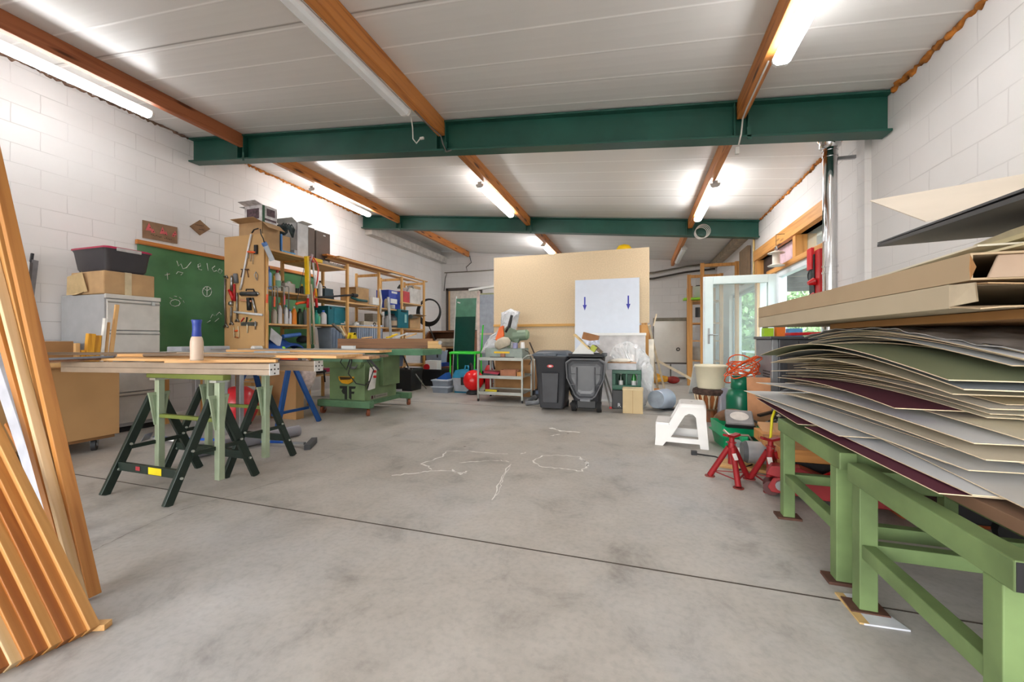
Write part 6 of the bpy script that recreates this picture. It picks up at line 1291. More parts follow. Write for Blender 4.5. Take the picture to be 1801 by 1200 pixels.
# gas bottle with orange cable
t = thing('gas_bottle', 'dark green gas bottle with a protective collar', 'gas bottle', (1.08, 4.98, .03)); t.scale = (1, 1, .93)
GG = mat('#0e6a4c', .3, var=.04); B().lathe([(.001, .0), (.11, .0), (.135, .05), (.14, .12), (.14, .36), (.12, .43), (.06, .46), (.001, .46)], n=30).obj('tank', GG, t)
B().lathe([(.085, .45), (.095, .46), (.09, .6), (.082, .6), (.085, .46)], n=24).obj('collar', GG, t); B().cyl((0, 0, .46), (0, 0, .55), .03).obj('valve', STEEL, t); B().lathe([(.1, -.03), (.1, .03)], n=24).obj('foot_ring', GG, t)
b = B(); rnd = random.Random(2)
for i in range(9):
    r_ = rnd.uniform(.09, .15); tl = (rnd.uniform(-.4, .4), rnd.uniform(-.4, .4)); n = 22
    b.tube([(1.1+r_*math.cos(2*PI*k/n)*1.25, 4.94+r_*math.sin(2*PI*k/n)*.8, .66+.008*i+tl[0]*.3*math.cos(2*PI*k/n)+tl[1]*.3*math.sin(2*PI*k/n)) for k in range(n)], .0065, 6, 0, True)
b.tube([(1.15, 4.84, .68), (1.2, 4.83, .55), (1.17, 4.82, .48)], .0065)
solo(b, 'extension_cord', mat('#e0561a', .45), 'loosely coiled orange cable hung over the gas bottle', 'cable')
slat('chipboard_offcut', (1.11, 4.33, .0), (1.11, 4.4, .63), .2, .015, mat('#c98f66', .75), 'upright reddish brown board standing in front of the stove', 'board', up=(0, -1, 0))
solo(B().rbox([(0, .98, 5.3, .08, .08, .03), (.35, .98, 5.3, .07, .07, .03), (.42, .98, 5.3, .03, .03, .01)]), 'clear_container', mat('#b9b6c6', .2, var=.05, alpha=.6), 'clear bluish plastic container beside the drum', 'container')
# white step stool
WS = mat('#e4e2df', .35, var=.02)
t = thing('step_stool', 'white plastic two-step stool with an arched side opening', 'stool', (.2, 4.0, 0), -.1)
def arch(cx, w_, z0, zs, n=8): return [(cx-w_/2, z0)]+[(cx-w_/2*math.cos(PI*i/n), zs+w_/2*1.0*math.sin(PI*i/n)) for i in range(n+1)]+[(cx+w_/2, z0)]
outer = [(-.05, .0), (-.035, .2), (-.02, .215), (.075, .215), (.16, .38), (.185, .395), (.36, .395), (.38, .38), (.41, .0), (.34, 0), (.335, .045), (.04, .045), (.02, 0)]
inner = [(.09, .085), (.19, .26), (.21, .295), (.245, .315), (.28, .31), (.305, .28), (.325, .085)]
def holed(b, y0, y1):
    # split the outline with a seam to leave the arch open
    poly = [(-.05, 0), (-.035, .2), (-.02, .215), (.075, .215), (.16, .38), (.185, .395), (.36, .395), (.38, .38), (.41, 0), (.34, 0), (.335, .045), (.18, .045)]
    b.prism([(.02, 0), (-.05, 0), (-.035, .2), (-.02, .215), (.075, .215), (.09, .085), (.05, .04)], y0, y1, 'xz')
    b.prism([(.05, .04), (.09, .085), (.325, .085), (.335, .04)], y0, y1, 'xz')
    b.prism([(.075, .215), (.16, .38), (.185, .395), (.21, .295), (.19, .26), (.09, .085)], y0, y1, 'xz')
    b.prism([(.185, .395), (.36, .395), (.305, .28), (.28, .31), (.245, .315), (.21, .295)], y0, y1, 'xz')
    b.prism([(.36, .395), (.38, .38), (.41, 0), (.34, 0), (.335, .04), (.325, .085), (.305, .28)], y0, y1, 'xz')
for y in (0, .3): b = B(); holed(b, y, y+.025); b.obj('side_panel', WS, t)
B().rbox([(.372, .272, .1625, .118, .175, .03), (.395, .272, .1625, .115, .175, .03), (.405, .272, .1625, .1, .16, .03)]).obj('seat', WS, t)
B().rbox([(.2, .02, .1625, .065, .17, .02), (.218, .02, .1625, .062, .168, .02)]).obj('lower_step', WS, t)
B().box(.1, .34, .28, .3, .05, .12).obj('rear_rail', WS, t); B().box(-.045, -.03, .02, .3, .02, .2).obj('front_wall', WS, t); B().lathe([(.001, .4055), (.012, .4055)], (.27, .16, 0), 12).obj('hole_plug', GREY, t)
B().box(.375, .39, .02, .3, .03, .37).obj('back_wall', WS, t)
# green crate of tools
CG = mat('#0f9a62', .4, var=.04)
t = thing('tool_crate', 'bright green plastic crate full of tools on the floor', 'crate', (.98, 4.22, .0), .12); t.scale = (1, 1, .78)
B().rbox([(0, 0, 0, .25, .16, .02), (.14, 0, 0, .27, .18, .02), (.15, 0, 0, .29, .2, .02), (.165, 0, 0, .29, .2, .02), (.165, 0, 0, .27, .18, .02), (.28, 0, 0, .28, .19, .02), (.28, 0, 0, .265, .175, .02), (.01, 0, 0, .24, .15, .02)], cap='b').obj('tub', CG, t)
B().box(-.1, .12, -.2, -.185, .13, .17).obj('grip_slot', mat('#123d2c', .6), t)
t = thing('car_lamp', 'grey rectangular work lamp with a pale oval glass lying on the green crate', 'lamp', (.87, 4.06, .26), rot=(.6, 0, -.1)); t.scale = (.85, .85, .85)
B().box(-.13, .13, -.09, .11, 0, .06).obj('housing', mat('#8a8685', .4), t, .015); B().lathe([(.001, .064), (.08, .062)], (0, .01, 0), 20, sq=(1.1, .8)).obj('oval_glass', mat('#d8d0c8', .3), t); B().box(-.14, .14, -.1, -.085, -.01, .03).obj('front_lip', BLACK, t)
rnd = random.Random(9)
for i, (x, y, dx, dy, w_, c, nm, lb) in enumerate(((1.05, 4.15, .16, .1, .045, '#8d8880', 'hand_tool', 'grey steel tool head in the middle of the green crate'), (1.1, 4.05, -.12, .04, .03, '#55504a', 'hand_tool', 'dark tool jaw leaning over the crate edge'),
        (1.15, 4.2, .12, .14, .03, '#3a3632', 'hand_tool', 'black handled tool pointing up right from the crate'), (1.18, 4.1, .1, -.04, .02, '#b5b2ae', 'spanner', 'shiny spanner lying at the right end of the crate'), (1.08, 4.28, .2, .08, .04, '#403a35', 'hand_tool', 'dark wooden shaft across the back of the crate'),
        (1.2, 4.16, .08, .02, .03, '#c9beae', 'hand_tool', 'pale tool handle at the right corner of the crate'))):
    solo(B().bar((x, y, .2+.02*i), (x+dx, y+dy, .25+.02*i), w_, w_*.6), nm, mat(c, .4, .4), lb, 'tool', bev=.004)
t = thing('grinding_disc', 'big rusty brown disc rim standing behind the lamp in the crate', 'disc', (.86, 4.52, .02)); B().lathe([(.0, 0), (.13, 0), (.16, .02), (.16, .06), (.12, .08)], n=30, M=Matrix.Translation((.02, -.12, .14)) @ Matrix.Rotation(-.9, 4, 'X')).obj('rim', mat('#8a6044', .6, var=.3), t)
# small green pump with wire handles, motor on a board
t = thing('glass_jar_pump', 'small green and grey fuel pump beside the front of the crate', 'pump', (.78, 3.72, .0)); B().box(-.05, .03, -.04, .04, .02, .16).obj('body', mat('#8f9a9a', .4), t, .008); B().box(.03, .08, -.04, .05, .0, .2).obj('green_side', CG, t, .006); B().box(-.04, .02, -.042, -.04, .04, .11).obj('label', WHITE, t); B().tube([(-.1, 0, .24), (-.06, -.02, .21), (.08, -.02, .21), (.11, 0, .17), (.1, 0, .1)], .01).obj('wire_handle', mat('#b7ab9c', .3, .6), t)
slat('wooden_board', (.62, 3.55, .012), (1.25, 3.42, .012), .2, .024, wood('#cf9f60', '#a87840', 'y'), 'wooden base board under the grey motor', 'board')
t = thing('electric_motor', 'grey electric motor lying on the wooden base board', 'motor', (.97, 3.5, .026)); B().cyl((-.17, 0, .1), (.12, 0, .1), .085, n=24).obj('drum', mat('#a6a7a9', .35, .3), t); B().cyl((-.2, 0, .1), (-.17, 0, .1), .07, .085, 24).obj('end_bell', mat('#4f5254', .4), t); B().box(.1, .24, -.08, .08, .0, .2).obj('white_box', mat('#e0dccf', .4), t, .008)
t = thing('power_cable', 'black cable with a plug lying on the floor in front of the stool', 'cable', (.66, 3.45, 0)); B().tube([(.84, 3.5, .03), (.72, 3.38, .012), (.7, 3.42, .012), (.74, 3.55, .01), (.62, 3.72, .01), (.48, 3.75, .012)], .006).obj('cord', BLACK, t, w=True); B().cb((.46, 3.76, .018), (.045, .035, .035)).obj('plug', BLACK, t, w=True)
# red jack stands
JR = mat('#8e141a', .5, .1, var=.08)
def jack(x, y, label, rz):
    t = thing('jack_stand', label, 'jack stand', (x, y, 0), rz)
    B().cyl((0, 0, .12), (0, 0, .27), .024, n=16).obj('sleeve', JR, t); B().cyl((0, 0, .27), (0, 0, .275), .03).obj('collar', JR, t); B().cyl((0, 0, .2), (0, 0, .31), .017, n=14).obj('post', JR, t)
    B().prism([(-.055, .335), (-.06, .318), (0, .305), (.06, .318), (.055, .335), (.0, .32)], -.022, .022, 'xz').obj('saddle', JR, t, .002)
    B().cyl((0, -.03, .262), (0, .05, .262), .005).obj('lock_pin', STEEL, t)
    for k in range(3):
        a = k*2*PI/3; c_, s_ = math.cos(a), math.sin(a)
        l = B().cyl((.02*c_, .02*s_, .235), (.145*c_, .145*s_, .008), .018, .02, 12).obj('leg', JR, t); B().cyl((.145*c_, .145*s_, 0), (.145*c_, .145*s_, .006), .034, n=14).obj('foot', mat('#7a2a22', .6), l)
    b = B()
    for k in range(3):
        a, a2 = k*2*PI/3, (k+1)*2*PI/3; b.bar((.125*math.cos(a), .125*math.sin(a), .045), (.125*math.cos(a2), .125*math.sin(a2), .045), .012, .004)
    b.obj('brace', JR, t); B().cb((.052*math.cos(4*PI/3)-.01, .052*math.sin(4*PI/3)-.02, .19), (.03, .004, .045), (-.5, 0, 0)).obj('label', mat('#d9d2cc', .5), t)
jack(.63, 3.15, 'red jack stand standing leftmost on the floor before the motor', .6)
jack(.86, 3.12, 'red jack stand nearest the green bench', .2)
# trolley jack
t = thing('trolley_jack', 'red hydraulic trolley jack lying under the green bench', 'jack', (.92, 2.95, 0), -.25)
for y in (-.07, .06): B().prism([(-.12, .06), (-.1, .03), (.3, .03), (.62, .05), (.62, .11), (.3, .15), (.0, .14), (-.09, .12)], y, y+.012, 'xz').obj('side_plate', JR, t, .004)
B().prism([(-.13, .13), (-.1, .19), (.05, .2), (.25, .13), (.1, .1)], -.05, .05, 'xz').obj('lift_arm', JR, t, .006); B().cyl((-.05, -.1, .085), (-.05, .1, .085), .03).obj('axle_bolt', STEEL, t)
B().cyl((-.1, -.06, .05), (-.1, .06, .05), .045, n=20).obj('front_roller', mat('#4a1512', .5), t)
for y in (-.1, .08): B().cyl((.6, y, .055), (.6, y+.025, .055), .055, n=20).obj('rear_wheel', RUBBER, t)
B().cyl((.2, 0, .1), (.55, .05, .1), .045).obj('hydraulic_body', JR, t); B().cyl((.15, .05, .12), (.72, .42, .40), .016).obj('handle', mat('#c3161c', .35), t)
# flat wooden dolly with black tyre boot etc. behind the bench
t = thing('wooden_dolly', 'flat wooden dolly with a black rubber edge on wheels behind the bench', 'dolly', (1.45, 3.35, 0))
B().box(-.55, .45, -.32, .35, .2, .28).obj('deck', wood('#c98b4a', '#9d6432', 'x', .5), t, .004); B().box(-.55, .45, -.33, -.32, .13, .2).obj('rubber_edge', BLACK, t); B().box(-.55, .45, -.32, .35, .1, .13).obj('lower_board', wood('#b87a3e', '#8f5a2a', 'x', .5), t)
for x in (-.45, .35): B().cyl((x-.02, -.25, .05), (x+.02, -.25, .05), .05).obj('wheel', mat('#9a8f86', .5), t)
for x in (-.45, .35): B().cyl((x-.02, .25, .05), (x+.02, .25, .05), .05).obj('wheel', mat('#9a8f86', .5), t)
solo(B().tube([(1.1, 3.25, .34), (1.2, 3.24, .34), (1.28, 3.25, .33), (1.34, 3.25, .34), (1.4, 3.25, .335), (1.46, 3.25, .335), (1.75, 3.26, .335)], [.05, .055, .04, .05, .035, .04, .02], 14), 'drive_shaft', mat('#54504d', .6, var=.2), 'dark car drive shaft with rubber boots on the wooden dolly', 'car part')
slat('wooden_board', (1.0, 3.05, .17), (1.05, 3.75, .31), .22, .02, wood('#c79460', '#9b6a3c', 'y'), 'slanted plywood board leaning on the dolly by the crate', 'board')
solo(B().tube([at(1363, 722, Y=3.3), at(1358, 735, Y=3.3), at(1356, 760, Y=3.28), at(1354, 792, Y=3.25)], .009), 'yellow_strap', mat('#e8dc1a', .5), 'yellow strap hanging under the sheets beside the bench', 'strap')
t = thing('steering_wheel', 'round dark grey motor part hanging behind the bench leg', 'car part', (1.13, 3.6, .5)); B().ring((0, 0, 0), .1, .02, 20, 'y').obj('rim', DGREY, t); B().cyl((0, -.02, 0), (0, .1, 0), .09).obj('hub', mat('#55524f', .5), t); B().cyl((.05, .05, -.1), (.08, .05, -.42), .05).obj('column', mat('#4a4846', .5, .3), t)
solo(B().rbox([(0, 1.6, 2.9, .2, .15, .05), (.2, 1.6, 2.9, .2, .15, .05)]), 'orange_machine', mat('#a8532a', .5, var=.3), 'rusty orange machine part behind the bench', 'machine') 
t = thing('black_trolley', 'low black wheeled machine under the far bench', 'machine', (1.62, 2.72, 0)); B().box(-.15, .15, -.1, .1, .06, .2).obj('body', BLACK, t, .01); B().cyl((-.12, -.14, .06), (-.12, -.1, .06), .06, n=18).obj('wheel', RUBBER, t); B().cyl((.12, -.14, .06), (.12, -.1, .06), .06, n=18).obj('wheel', RUBBER, t)
solo(B().box(1.3, 1.88, 3.75, 4.24, 0, .85), 'black_cabinet', mat('#161617', .6), 'dark cabinet behind the wooden dolly next to the stove', 'cabinet', bev=.01)
# green benches
BG = mat('#6b8150', .6, var=.2, scale=5); RUST = mat('#5a3a2c', .8, var=.3)
def bench(y0, y1, z, label, x0=.8, x1=1.5, plates=True, wood_top=False):
    t = thing('steel_bench', label, 'bench', ((x0+x1)/2, (y0+y1)/2, 0))
    def A(*a): return B().box(*a)
    for x in (x0, x1):
        for y in (y0, y1):
            l = A(x-.028, x+.028, y-.028, y+.028, .008, z-.07).obj('leg', BG, t, .003, w=True)
            A(x-.058, x+.058, y-.042, y+.042, 0, .012).obj('foot_plate', RUST, l, w=True)
    for x in (x0, x1): A(x-.03, x+.03, y0-.06, y1+.06, z-.07, z).obj('top_rail', BG, t, .004, w=True); A(x-.022, x+.022, y0+.028, y1-.028, .2, .25).obj('side_rail', BG, t, .003, w=True)
    for y in (y0, y1): A(x0+.028, x1-.028, y-.022, y+.022, .2, .25).obj('cross_rail', BG, t, .003, w=True); A(x0+.03, x1-.03, y-.03, y+.03, z-.07, z-.005).obj('top_cross_rail', BG, t, .003, w=True)
    return t
bench(1.98, 2.6, .545, 'farther green steel bench carrying the far end of the card stack')
tb = bench(1.2, 1.80, .525, 'nearer green steel bench carrying the near end of the card stack')
B().box(.772, .828, 1.139, 1.1395, .458, .522).obj('hollow_end', BLACK, tb, w=True)
slat('wooden_beam', (.94, 1.12, .545), (.94, 1.9, .545), .12, .036, wood('#7d5f4a', '#55402f', 'y', .6), 'dark brown timber lying on the near bench under the cards', 'timber')
for i, (x, w_) in enumerate(((1.08, .2), (1.36, .25))): slat('wooden_board', (x+.05, 1.12, .545), (x+.05, 1.92, .545), w_, .03, wood('#8a6a52', '#5d4636', 'y', .6), ('second brown board on the near bench', 'widest brown board on the near bench by the wall')[i], 'board')
for i, x in enumerate((.94, 1.14, 1.35)): slat('wooden_board', (x, 1.96, .555), (x, 2.66, .555), .18, .016, wood('#8a6a52', '#5d4636', 'y', .6), ('brown board on the far bench, next to the aisle', 'brown board on the far bench, in the middle', 'brown board on the far bench, next to the wall')[i], 'board')
t = thing('sheet_offcut', 'white tile offcut with torn cream edge under a leg of the near bench', 'offcut', (.8, 1.8, 0)); 
q = [at(u, v, Z=.001) for u, v in ((1470, 1045), (1515, 1049), (1602, 1112), (1520, 1100))]
B().add([p for p in q]+[p+Vector((0, 0, .006)) for p in q], [(3, 2, 1, 0), (4, 5, 6, 7), (0, 1, 5, 4), (1, 2, 6, 5), (2, 3, 7, 6), (3, 0, 4, 7)]).obj('tile', mat('#d8dbe2', .4), t, w=True)
q = [at(u, v, Z=.0015) for u, v in ((1468, 1044), (1483, 1046), (1530, 1101), (1512, 1098))]
B().add([p for p in q]+[p+Vector((0, 0, .006)) for p in q], [(3, 2, 1, 0), (4, 5, 6, 7), (0, 1, 5, 4), (1, 2, 6, 5), (2, 3, 7, 6), (3, 0, 4, 7)]).obj('torn_edge', mat('#cfae74', .8, var=.2), t, w=True)
# ---- outside
struct(B().box(XR+.25, 16, -2, 24, -.2, -.06), 'floor_terrace', mat('#a8a296', .8, var=.1))
o_ = [o for o in bpy.data.objects if o.name == 'floor_terrace'][0]
GW = mat('#5c5a5c', .6)
t = thing('veranda', 'timber veranda outside the glass door', 'veranda', (4.0, 9.5, -.06))
for y in (-3.0, .0, 3.2): B().box(.9, 1.02, y-.06, y+.06, 0, 2.3).obj('post', GW, t)
B().box(.9, 1.02, -3.1, 3.3, 2.3, 2.45).obj('beam', GW, t); B().box(-1.7, 1.2, -3.2, 3.4, 2.47, 2.53).obj('roof', mat('#8a6a5c', .7), t)
for y in range(-3, 4): B().box(-1.7, 1.0, y-.03, y+.03, 2.35, 2.47).obj('rafter', GW, t)
t = thing('garden_table', 'pale table on the veranda seen through the door glass', 'table', (3.3, 12.0, -.06)); B().box(-.5, .5, -.7, .7, .7, .74).obj('tabletop', mat('#e4e2dc', .5), t)
for x in (-.45, .45):
    for y in (-.65, .65): B().box(x-.025, x+.025, y-.025, y+.025, 0, .7).obj('leg', GW, t)
def shrub(x, y, r, h, label, seed, n=1500, c='#86a860'):
    rnd = random.Random(seed); vs = []; fs = []
    for i in range(n):
        a, e = rnd.uniform(0, 2*PI), math.acos(rnd.uniform(-1, 1)); q = rnd.uniform(.65, 1)
        p = Vector((x+r*q*math.sin(e)*math.cos(a), y+r*q*math.sin(e)*math.sin(a), h/2+h/2*q*math.cos(e)))
        d = Vector((rnd.uniform(-1, 1), rnd.uniform(-1, 1), rnd.uniform(-.6, 1))).normalized()*.13; s_ = d.cross(Vector((rnd.uniform(-1, 1), rnd.uniform(-1, 1), rnd.uniform(-1, 1)))).normalized()*.07
        k = len(vs); vs += [p-d, p+s_, p+d, p-s_]; fs.append((k, k+1, k+2, k+3))
    return solo(B().add(vs, fs), 'garden_bush', mat(c, .6, var=.4, scale=2), label, 'bush')
shrub(3.6, 14.8, 1.3, 3.2, 'pale green garden bush left behind the veranda', 1, 2600, '#93b478'); shrub(5.2, 17.5, 1.8, 4.2, 'garden bush in the middle behind the veranda', 2, 2600, '#a5c08a'); shrub(7.8, 20.0, 2.2, 6, 'large tree far behind the veranda', 3, 2600, '#9dba84')
struct(B().box(16, 16.1, -2, 24, -.2, 1.6), 'wall_garden', mat('#bfc3b8', .8))
# ================= STACK OF CARDS AND BOARDS =================
def lv(z): return z if z < .893 else .893+(z-.893)*.66
def bow(zb): return .085*max(0, min(1, (zb-.6)/.3))
def zs(zb, y, x=.8):
    s = (y-1.35)/1.75; zb = lv(zb)
    return zb+bow(zb)*math.sin(PI*max(-.25, min(1.25, s)))
MB_ = {}
def sheet(zb, nx, ny, fx, fy, wd, col, label, group=None, th=.003, core='#e2cfae', zf=0.0, name='mat_board', tw=0.0):
    """one large card: left edge from (nx, ny) near to (fx, fy) far, width wd towards the wall"""
    L0 = Vector((nx, ny, 0)); L1 = Vector((fx, fy, 0)); d = (L1-L0).normalized(); r = Vector((d.y, -d.x, 0))
    def fn(a, c):
        p = L0.lerp(L1, c)+r*wd*a
        p.x = min(p.x, 1.92)
        p.z = zs(zb, p.y)+zf*max(0, c-.6)**2*6*(1-a)+tw*a
        return p
    b = B().grid(fn, 6, 18, th); n = 6*18*2
    for i in range(n, len(b.m)): b.m[i] = 1
    o = b.obj(name, [mat(col, .75, var=.03, scale=2), mat(core, .8, var=.05)], None)
    c = Vector((0, 0, 0))
    me = o.data; cs = [v.co.copy() for v in me.vertices]; c = Vector((sum(v.x for v in cs)/len(cs), sum(v.y for v in cs)/len(cs), min(v.z for v in cs)))
    me.transform(Matrix.Translation(-c)); o.location = c
    return tag(o, label, 'mat board', group)
W1, W2, W3 = '#dcdcda', '#d6d3ce', '#e2e3e4'; C1, C2, C3 = '#ddd3bd', '#d8ccae', '#e6dcc4'
rnd = random.Random(21)
# --- bottom
MAR = '#5f2238'
sheet(.568, .80, 1.42, .78, 2.30, .95, MAR, 'maroon mat board at the very bottom of the stack on the near bench')
sheet(.568, .77, 2.36, .82, 3.3, .9, MAR, 'maroon mat board at the bottom far end, its tip overhanging the far bench')
sheet(.578, .86, 1.40, .83, 2.75, .95, W3, 'lowest large white mat board, right above the near maroon board')
sheet(.586, .90, 1.30, .98, 2.3, .6, W2, 'dusty white card sticking out lowest at the near right corner') 
sheet(.594, .80, 2.0, .80, 3.25, .9, W1, 'white mat board at the far end just above the maroon tip')
named = [
 # zb, near x,y, far x,y, width, colour, label
 (.606, .93, 1.62, .84, 3.15, .9, W3, 'white mat board with a cut near edge in the lower layers'),
 (.622, .90, 1.48, .74, 3.3, .95, W1, 'large white mat board whose tip reaches farthest left'),
 (.650, 1.02, 1.46, .88, 2.95, .9, W2, 'grey-white mat board with a rounded near corner in the lower half'),
 (.668, .90, 1.42, .84, 2.75, .95, '#d9cdb6', 'beige mat board in the lower half reaching the near side'),
 (.700, .90, 1.46, .78, 3.15, .9, '#e3e4e6', 'bright white mat board just beneath the maroon one in mid stack'),
 (.722, .99, 1.44, .90, 2.8, .85, C3, 'cream mat board just beneath the maroon one in mid stack'),
 (.742, .83, 1.68, .86, 2.98, .8, MAR, 'maroon mat board in the middle of the stack with a pale cut edge'),
 (.785, .96, 1.50, .87, 3.15, .95, '#dcd8d2', 'large white mat board lying right above the middle maroon one'),
 (.838, .83, 1.42, .84, 3.05, .9, C2, 'yellowish cream mat board fanned out in the upper middle'),
 (.872, .80, 1.33, .86, 3.0, .95, '#8d9296', 'blue-grey mat board under the olive one'),
 (.893, .775, 1.34, .8, 3.12, .95, '#7d8464', 'olive green mat board with a pale edge near the top of the stack'),
 (.905, 1.06, 1.55, .95, 2.6, .7, '#36594a', 'dark green mat board lying on the olive one'),
 (.945, .92, 1.37, .95, 2.75, .85, '#e5e7e8', 'bright white card topmost of the white curved bundle'),
 (.955, .97, 1.30, .98, 2.7, .8, '#4a4a4c', 'charcoal mat board above the white bundle'),
 (.963, .99, 1.42, .96, 2.6, .8, '#d9c4a0', 'tan edged card above the charcoal one'),
 (.972, .95, 1.28, .98, 2.7, .8, '#5c6350', 'grey-green mat board high in the stack'),
 (.984, .91, 1.25, .95, 2.75, .85, '#dfe0e2', 'thin white curved card right under the black board'),
 (.992, .95, 1.2, .98, 2.6, .8, '#232324', 'black mat board under the plastic film'),
]
for a in named: sheet(*a)
# --- fillers between the named ones, nothing tells them apart
zn = [.606, .622, .650, .668, .700, .722, .742, .785, .838, .872, .893, .945]
cols = {0: W1, 1: W3, 2: W2, 3: W1, 4: W3, 5: C1, 6: W2, 7: C1, 8: C2, 9: C3, 10: W1}
grp = lambda z: ('white and grey mat board in the lower layers of the stack', 'lower mat boards') if z < .74 else (('cream mat board fanned in the upper middle of the stack', 'cream mat boards') if z < .89 else ('thin white mat board in the curved bundle above the olive board', 'upper white mat boards'))
z = .612
while z < .944:
    if all(abs(z-q) > .0042 for q in zn+[.905]):
        lb, g = grp(z); k = rnd.random()
        col = (rnd.choice((W1, W2, W3, '#cfcac0')) if z < .74 else rnd.choice((C1, C2, C3, '#e4ddcb', '#d2c3a0')) if z < .89 else rnd.choice((W1, W3, '#d5d8da')))
        nx = rnd.uniform(.99, 1.14); ny = rnd.uniform(1.5, 1.75); fx = rnd.uniform(.88, 1.02); fy = rnd.uniform(2.6, 3.2)
        sheet(z, nx, ny, fx, fy, rnd.uniform(.7, .95), col, lb, g, th=.0022)
    z += rnd.uniform(.0065, .0095) if z < .89 else .0085
# --- plastic film, kraft sheet and two flat cartons
ZT = .992+bow(.992)
solo(B().grid(lambda a, c: Vector((.93+.9*a+.01*math.sin(c*30), 1.22+1.5*c+.01*math.sin(a*25), zs(1.0, 1.22+1.5*c)+.004*math.sin(a*40+c*17)+.003*math.sin(c*61)-.012*(1-a)*0)), 24, 40, .003), 'plastic_film', mat('#b9b8b6', .2, var=.2, scale=10, spec=.9), 'greyish plastic film wrapping over the top of the card stack', 'plastic sheet')
solo(B().box(.93, 1.9, 1.2, 2.42, 1.052, 1.078), 'kraft_sheet', mat('#a87a48', .8, var=.06), 'thick brown fibre sheet under the two flat cartons', 'board', bev=.002)
KF = mat('#b9a283', .85, var=.05, scale=3); KF2 = mat('#c0b197', .85, var=.05, scale=3)
def flatbox(z, h, x0, y0, y1, mt, label, open_end, tilt=0):
    t = thing('flat_carton', label, 'cardboard box', (x0, y0, z)); W_ = 1.88-x0; l = y1-y0; e = .005
    B().box(0, W_, 0, l, 0, e).obj('bottom', mt, t); B().box(0, W_, 0, l, h-e, h).obj('top', mt, t); B().box(0, e, 0, l, e, h-e).obj('side', mt, t); B().box(W_-e, W_, 0, l, e, h-e).obj('side', mt, t); B().box(e, W_-e, l-e, l, e, h-e).obj('end', mt, t)
    return t, W_, h
t, W_, h = flatbox(1.08, .062, .77, 1.33, 3.05, KF2, 'lower flat cardboard carton with an open torn end on the stack', True)
B().add([(0, 0, .004), (-.006, -.1, .01), (-.01, -.1, .055), (0, 0, .06)], [(0, 1, 2, 3)]).add([(.003, 0, .004), (-.003, -.1, .01), (-.007, -.1, .055), (.003, 0, .06)], [(3, 2, 1, 0)]).obj('side_flap', mat('#d8c8ac', .85), t)
B().grid(lambda a, c: (.0+W_*a, -.1*c, .003-.012*c+.005*math.sin(a*23)*c), 24, 3, .003).obj('bottom_flap', KF, t); B().grid(lambda a, c: (.02+(W_-.02)*a, -.09*c, .060-.012*c+.005*math.sin(a*17+2)*c), 24, 3, .003).obj('top_flap', mat('#a98b68', .85), t)
t, W_, h = flatbox(1.144, .066, .77, 1.26, 3.05, KF, 'upper flat cardboard carton with a white shipping label on the stack', False)
B().add([(.03, -.004, .004), (W_, -.004, .004), (W_, .012, .06), (.06, .012, .06)], [(0, 1, 2, 3)]).add([(.03, .0, .004), (W_, .0, .004), (W_, .016, .06), (.06, .016, .06)], [(3, 2, 1, 0)]).obj('end_flap', mat('#b29a85', .85, var=.05), t)
B().add([(.0, 0, .0), (.004, -.012, .03), (0, 0, .062), (-.002, -.0, .03)], [(0, 1, 2, 3)]).obj('side_crease', KRAFTD, t)
lbq = B().add([(.16, .0035, .028), (.34, .0035, .028), (.34, .0085, .046), (.16, .0085, .046)], [(0, 1, 2, 3)]); lbq.obj('shipping_label', mat('#e9e6e0', .4), t)
B().add([(.19, .0025, .031), (.24, .0025, .031), (.24, .006, .042), (.19, .006, .042)], [(0, 1, 2, 3)]).obj('label_print', mat('#6b625c', .6, var=.5, scale=80), t)
# --- cream boards on the cartons
def flat(z, nx, ny, fx, fy, wd, col, label, th=.004, zn_=0., zf_=0., name='mat_board', cat='mat board', group=None, wz=0.):
    L0 = Vector((nx, ny, 0)); L1 = Vector((fx, fy, 0)); d = (L1-L0).normalized(); r = Vector((d.y, -d.x, 0))
    def fn(a, c):
        p = L0.lerp(L1, c)+r*wd*a; p.x = min(p.x, 1.92); p.z = z+zn_*(1-c)+zf_*c+wz*a; return p
    b = B().grid(fn, 4, 10, th); xs = [p.x for p in b.v]; ys = [p.y for p in b.v]; zz = min(p.z for p in b.v); c = Vector(((min(xs)+max(xs))/2, (min(ys)+max(ys))/2, zz)); b.v = [p-c for p in b.v]
    o = b.obj(name, mat(col, .7, var=.04, scale=2)); o.location = c; return tag(o, label, cat, group)
flat(1.213, .80, 1.45, .80, 2.85, .9, '#dcd2c0', 'thin pale card lying directly on the upper carton')
flat(1.221, .86, 1.25, .86, 2.45, .9, '#e6d9b4', 'yellowish cream board on the upper carton', .006)
flat(1.231, .84, 1.35, .90, 2.35, .9, '#e7e0cd', 'cream white board second from the carton on top', .005, zn_=.01)
flat(1.244, .90, 1.05, .95, 2.2, .9, '#ded0a4', 'thick yellow-cream board crossing high at the right edge', .012, zn_=.012)
flat(1.264, .92, 1.1, 1.0, 1.9, .8, '#e9e4d6', 'off-white board under the charcoal board', .006, zn_=.0)
t = thing('plasterboard_piece', 'broken cream plasterboard piece at the right edge of the top', 'offcut', (.92, 1.2, 1.272), .15)
B().prism([(0, 0), (.45, .0), (.5, .4), (.12, .38), (.05, .2)], 0, .018, 'xy').obj('slab', mat('#e2d5b0', .8, var=.08), t)
t = thing('plasterboard_piece', 'smaller broken plasterboard piece above the other one', 'offcut', (.97, 1.15, 1.291), .05)
B().prism([(0, 0), (.4, -.02), (.45, .3), (.1, .25)], 0, .016, 'xy').obj('slab', mat('#d9cba8', .8, var=.08), t)
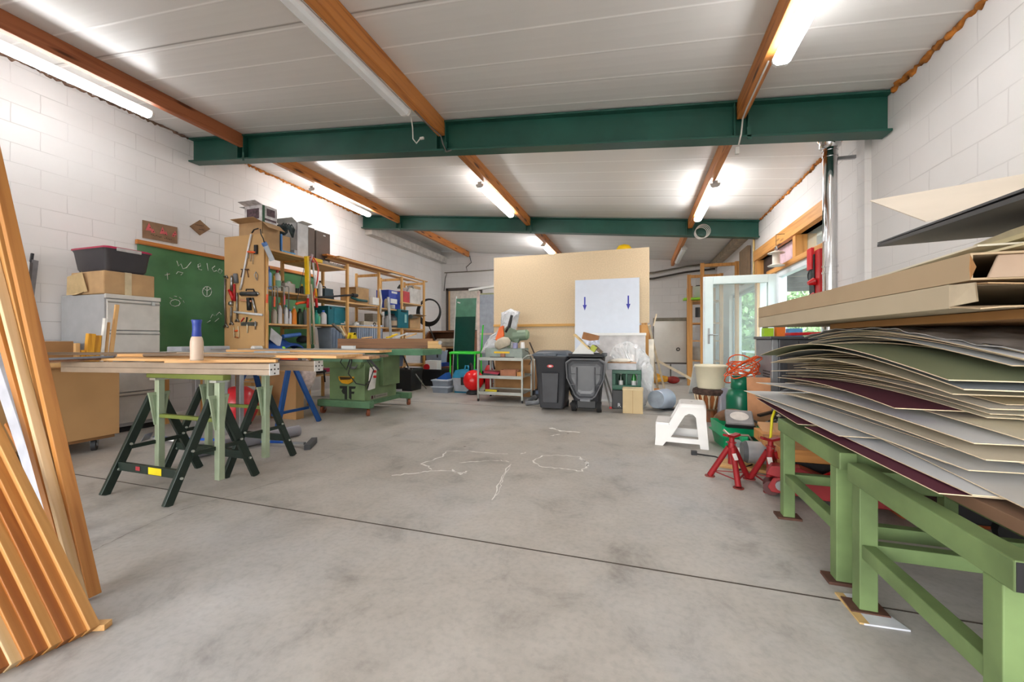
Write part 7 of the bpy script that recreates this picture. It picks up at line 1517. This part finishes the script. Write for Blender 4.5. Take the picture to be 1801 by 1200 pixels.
# charcoal board, tip raised
def quad(p, th, col, name, label, edge=None, cat='board'):
    """bent sheet through four corners (near-left, near-right, far-right, far-left)"""
    p = [Vector(q) for q in p]
    b = B().grid(lambda a, c: (p[0].lerp(p[1], a)).lerp(p[3].lerp(p[2], a), c), 6, 8, th)
    c = sum(p, Vector())/4; b.v = [q-c for q in b.v]; o = b.obj(name, mat(col, .55, var=.05, scale=3)); o.location = c; return tag(o, label, cat)
quad([(.775, 1.05, 1.294), (1.5, .98, 1.31), (1.78, 2.0, 1.41), (1.0, 2.15, 1.405)], .012, '#3c3c3f', 'charcoal_board', 'dark charcoal board sticking out with raised tip near the top')
quad([(.77, 1.04, 1.310), (1.5, .97, 1.326), (1.79, 2.02, 1.428), (1.01, 2.17, 1.423)], .006, '#4a4a4e', 'charcoal_board', 'second thinner charcoal board lying on the first')
P0 = Vector((1.055, 2.33, 1.66)); P1 = Vector((1.015, 1.87, 1.435)); P2 = Vector((1.86, 1.79, 1.617))
quad([P1, (1.85, 1.5, 1.46), P2, P0], .004, '#cbbfae', 'beige_card', 'large beige card resting slanted on top with its corner pointing into the room', cat='mat board')
# ================= CAMERA, SKY =================
cam = bpy.data.cameras.new('camera'); co = bpy.data.objects.new('camera', cam); COL.objects.link(co)
co.location = (0, 0, 1.0); co.rotation_euler = (PI/2, 0, TH)
cam.sensor_width = 36; cam.lens = 36*FL/1801; cam.shift_y = -3/1801; cam.clip_start = .05
SC.camera = co
wd = bpy.data.worlds.new('sky'); SC.world = wd; wd.use_nodes = True; nt = wd.node_tree
sk = nt.nodes.new('ShaderNodeTexSky'); sk.sky_type = 'NISHITA'; sk.sun_disc = False; sk.sun_elevation = math.radians(48); sk.sun_rotation = math.radians(200); sk.dust_density = 2.5
bg = nt.nodes['Background']; bg.inputs['Strength'].default_value = SKY; hs = nt.nodes.new('ShaderNodeHueSaturation'); hs.inputs['Saturation'].default_value = .35; nt.links.new(sk.outputs[0], hs.inputs['Color']); nt.links.new(hs.outputs[0], bg.inputs[0])
SC.view_settings.view_transform = 'Standard'; SC.view_settings.look = 'None'; SC.view_settings.gamma = 1; SC.view_settings.exposure = EXPO
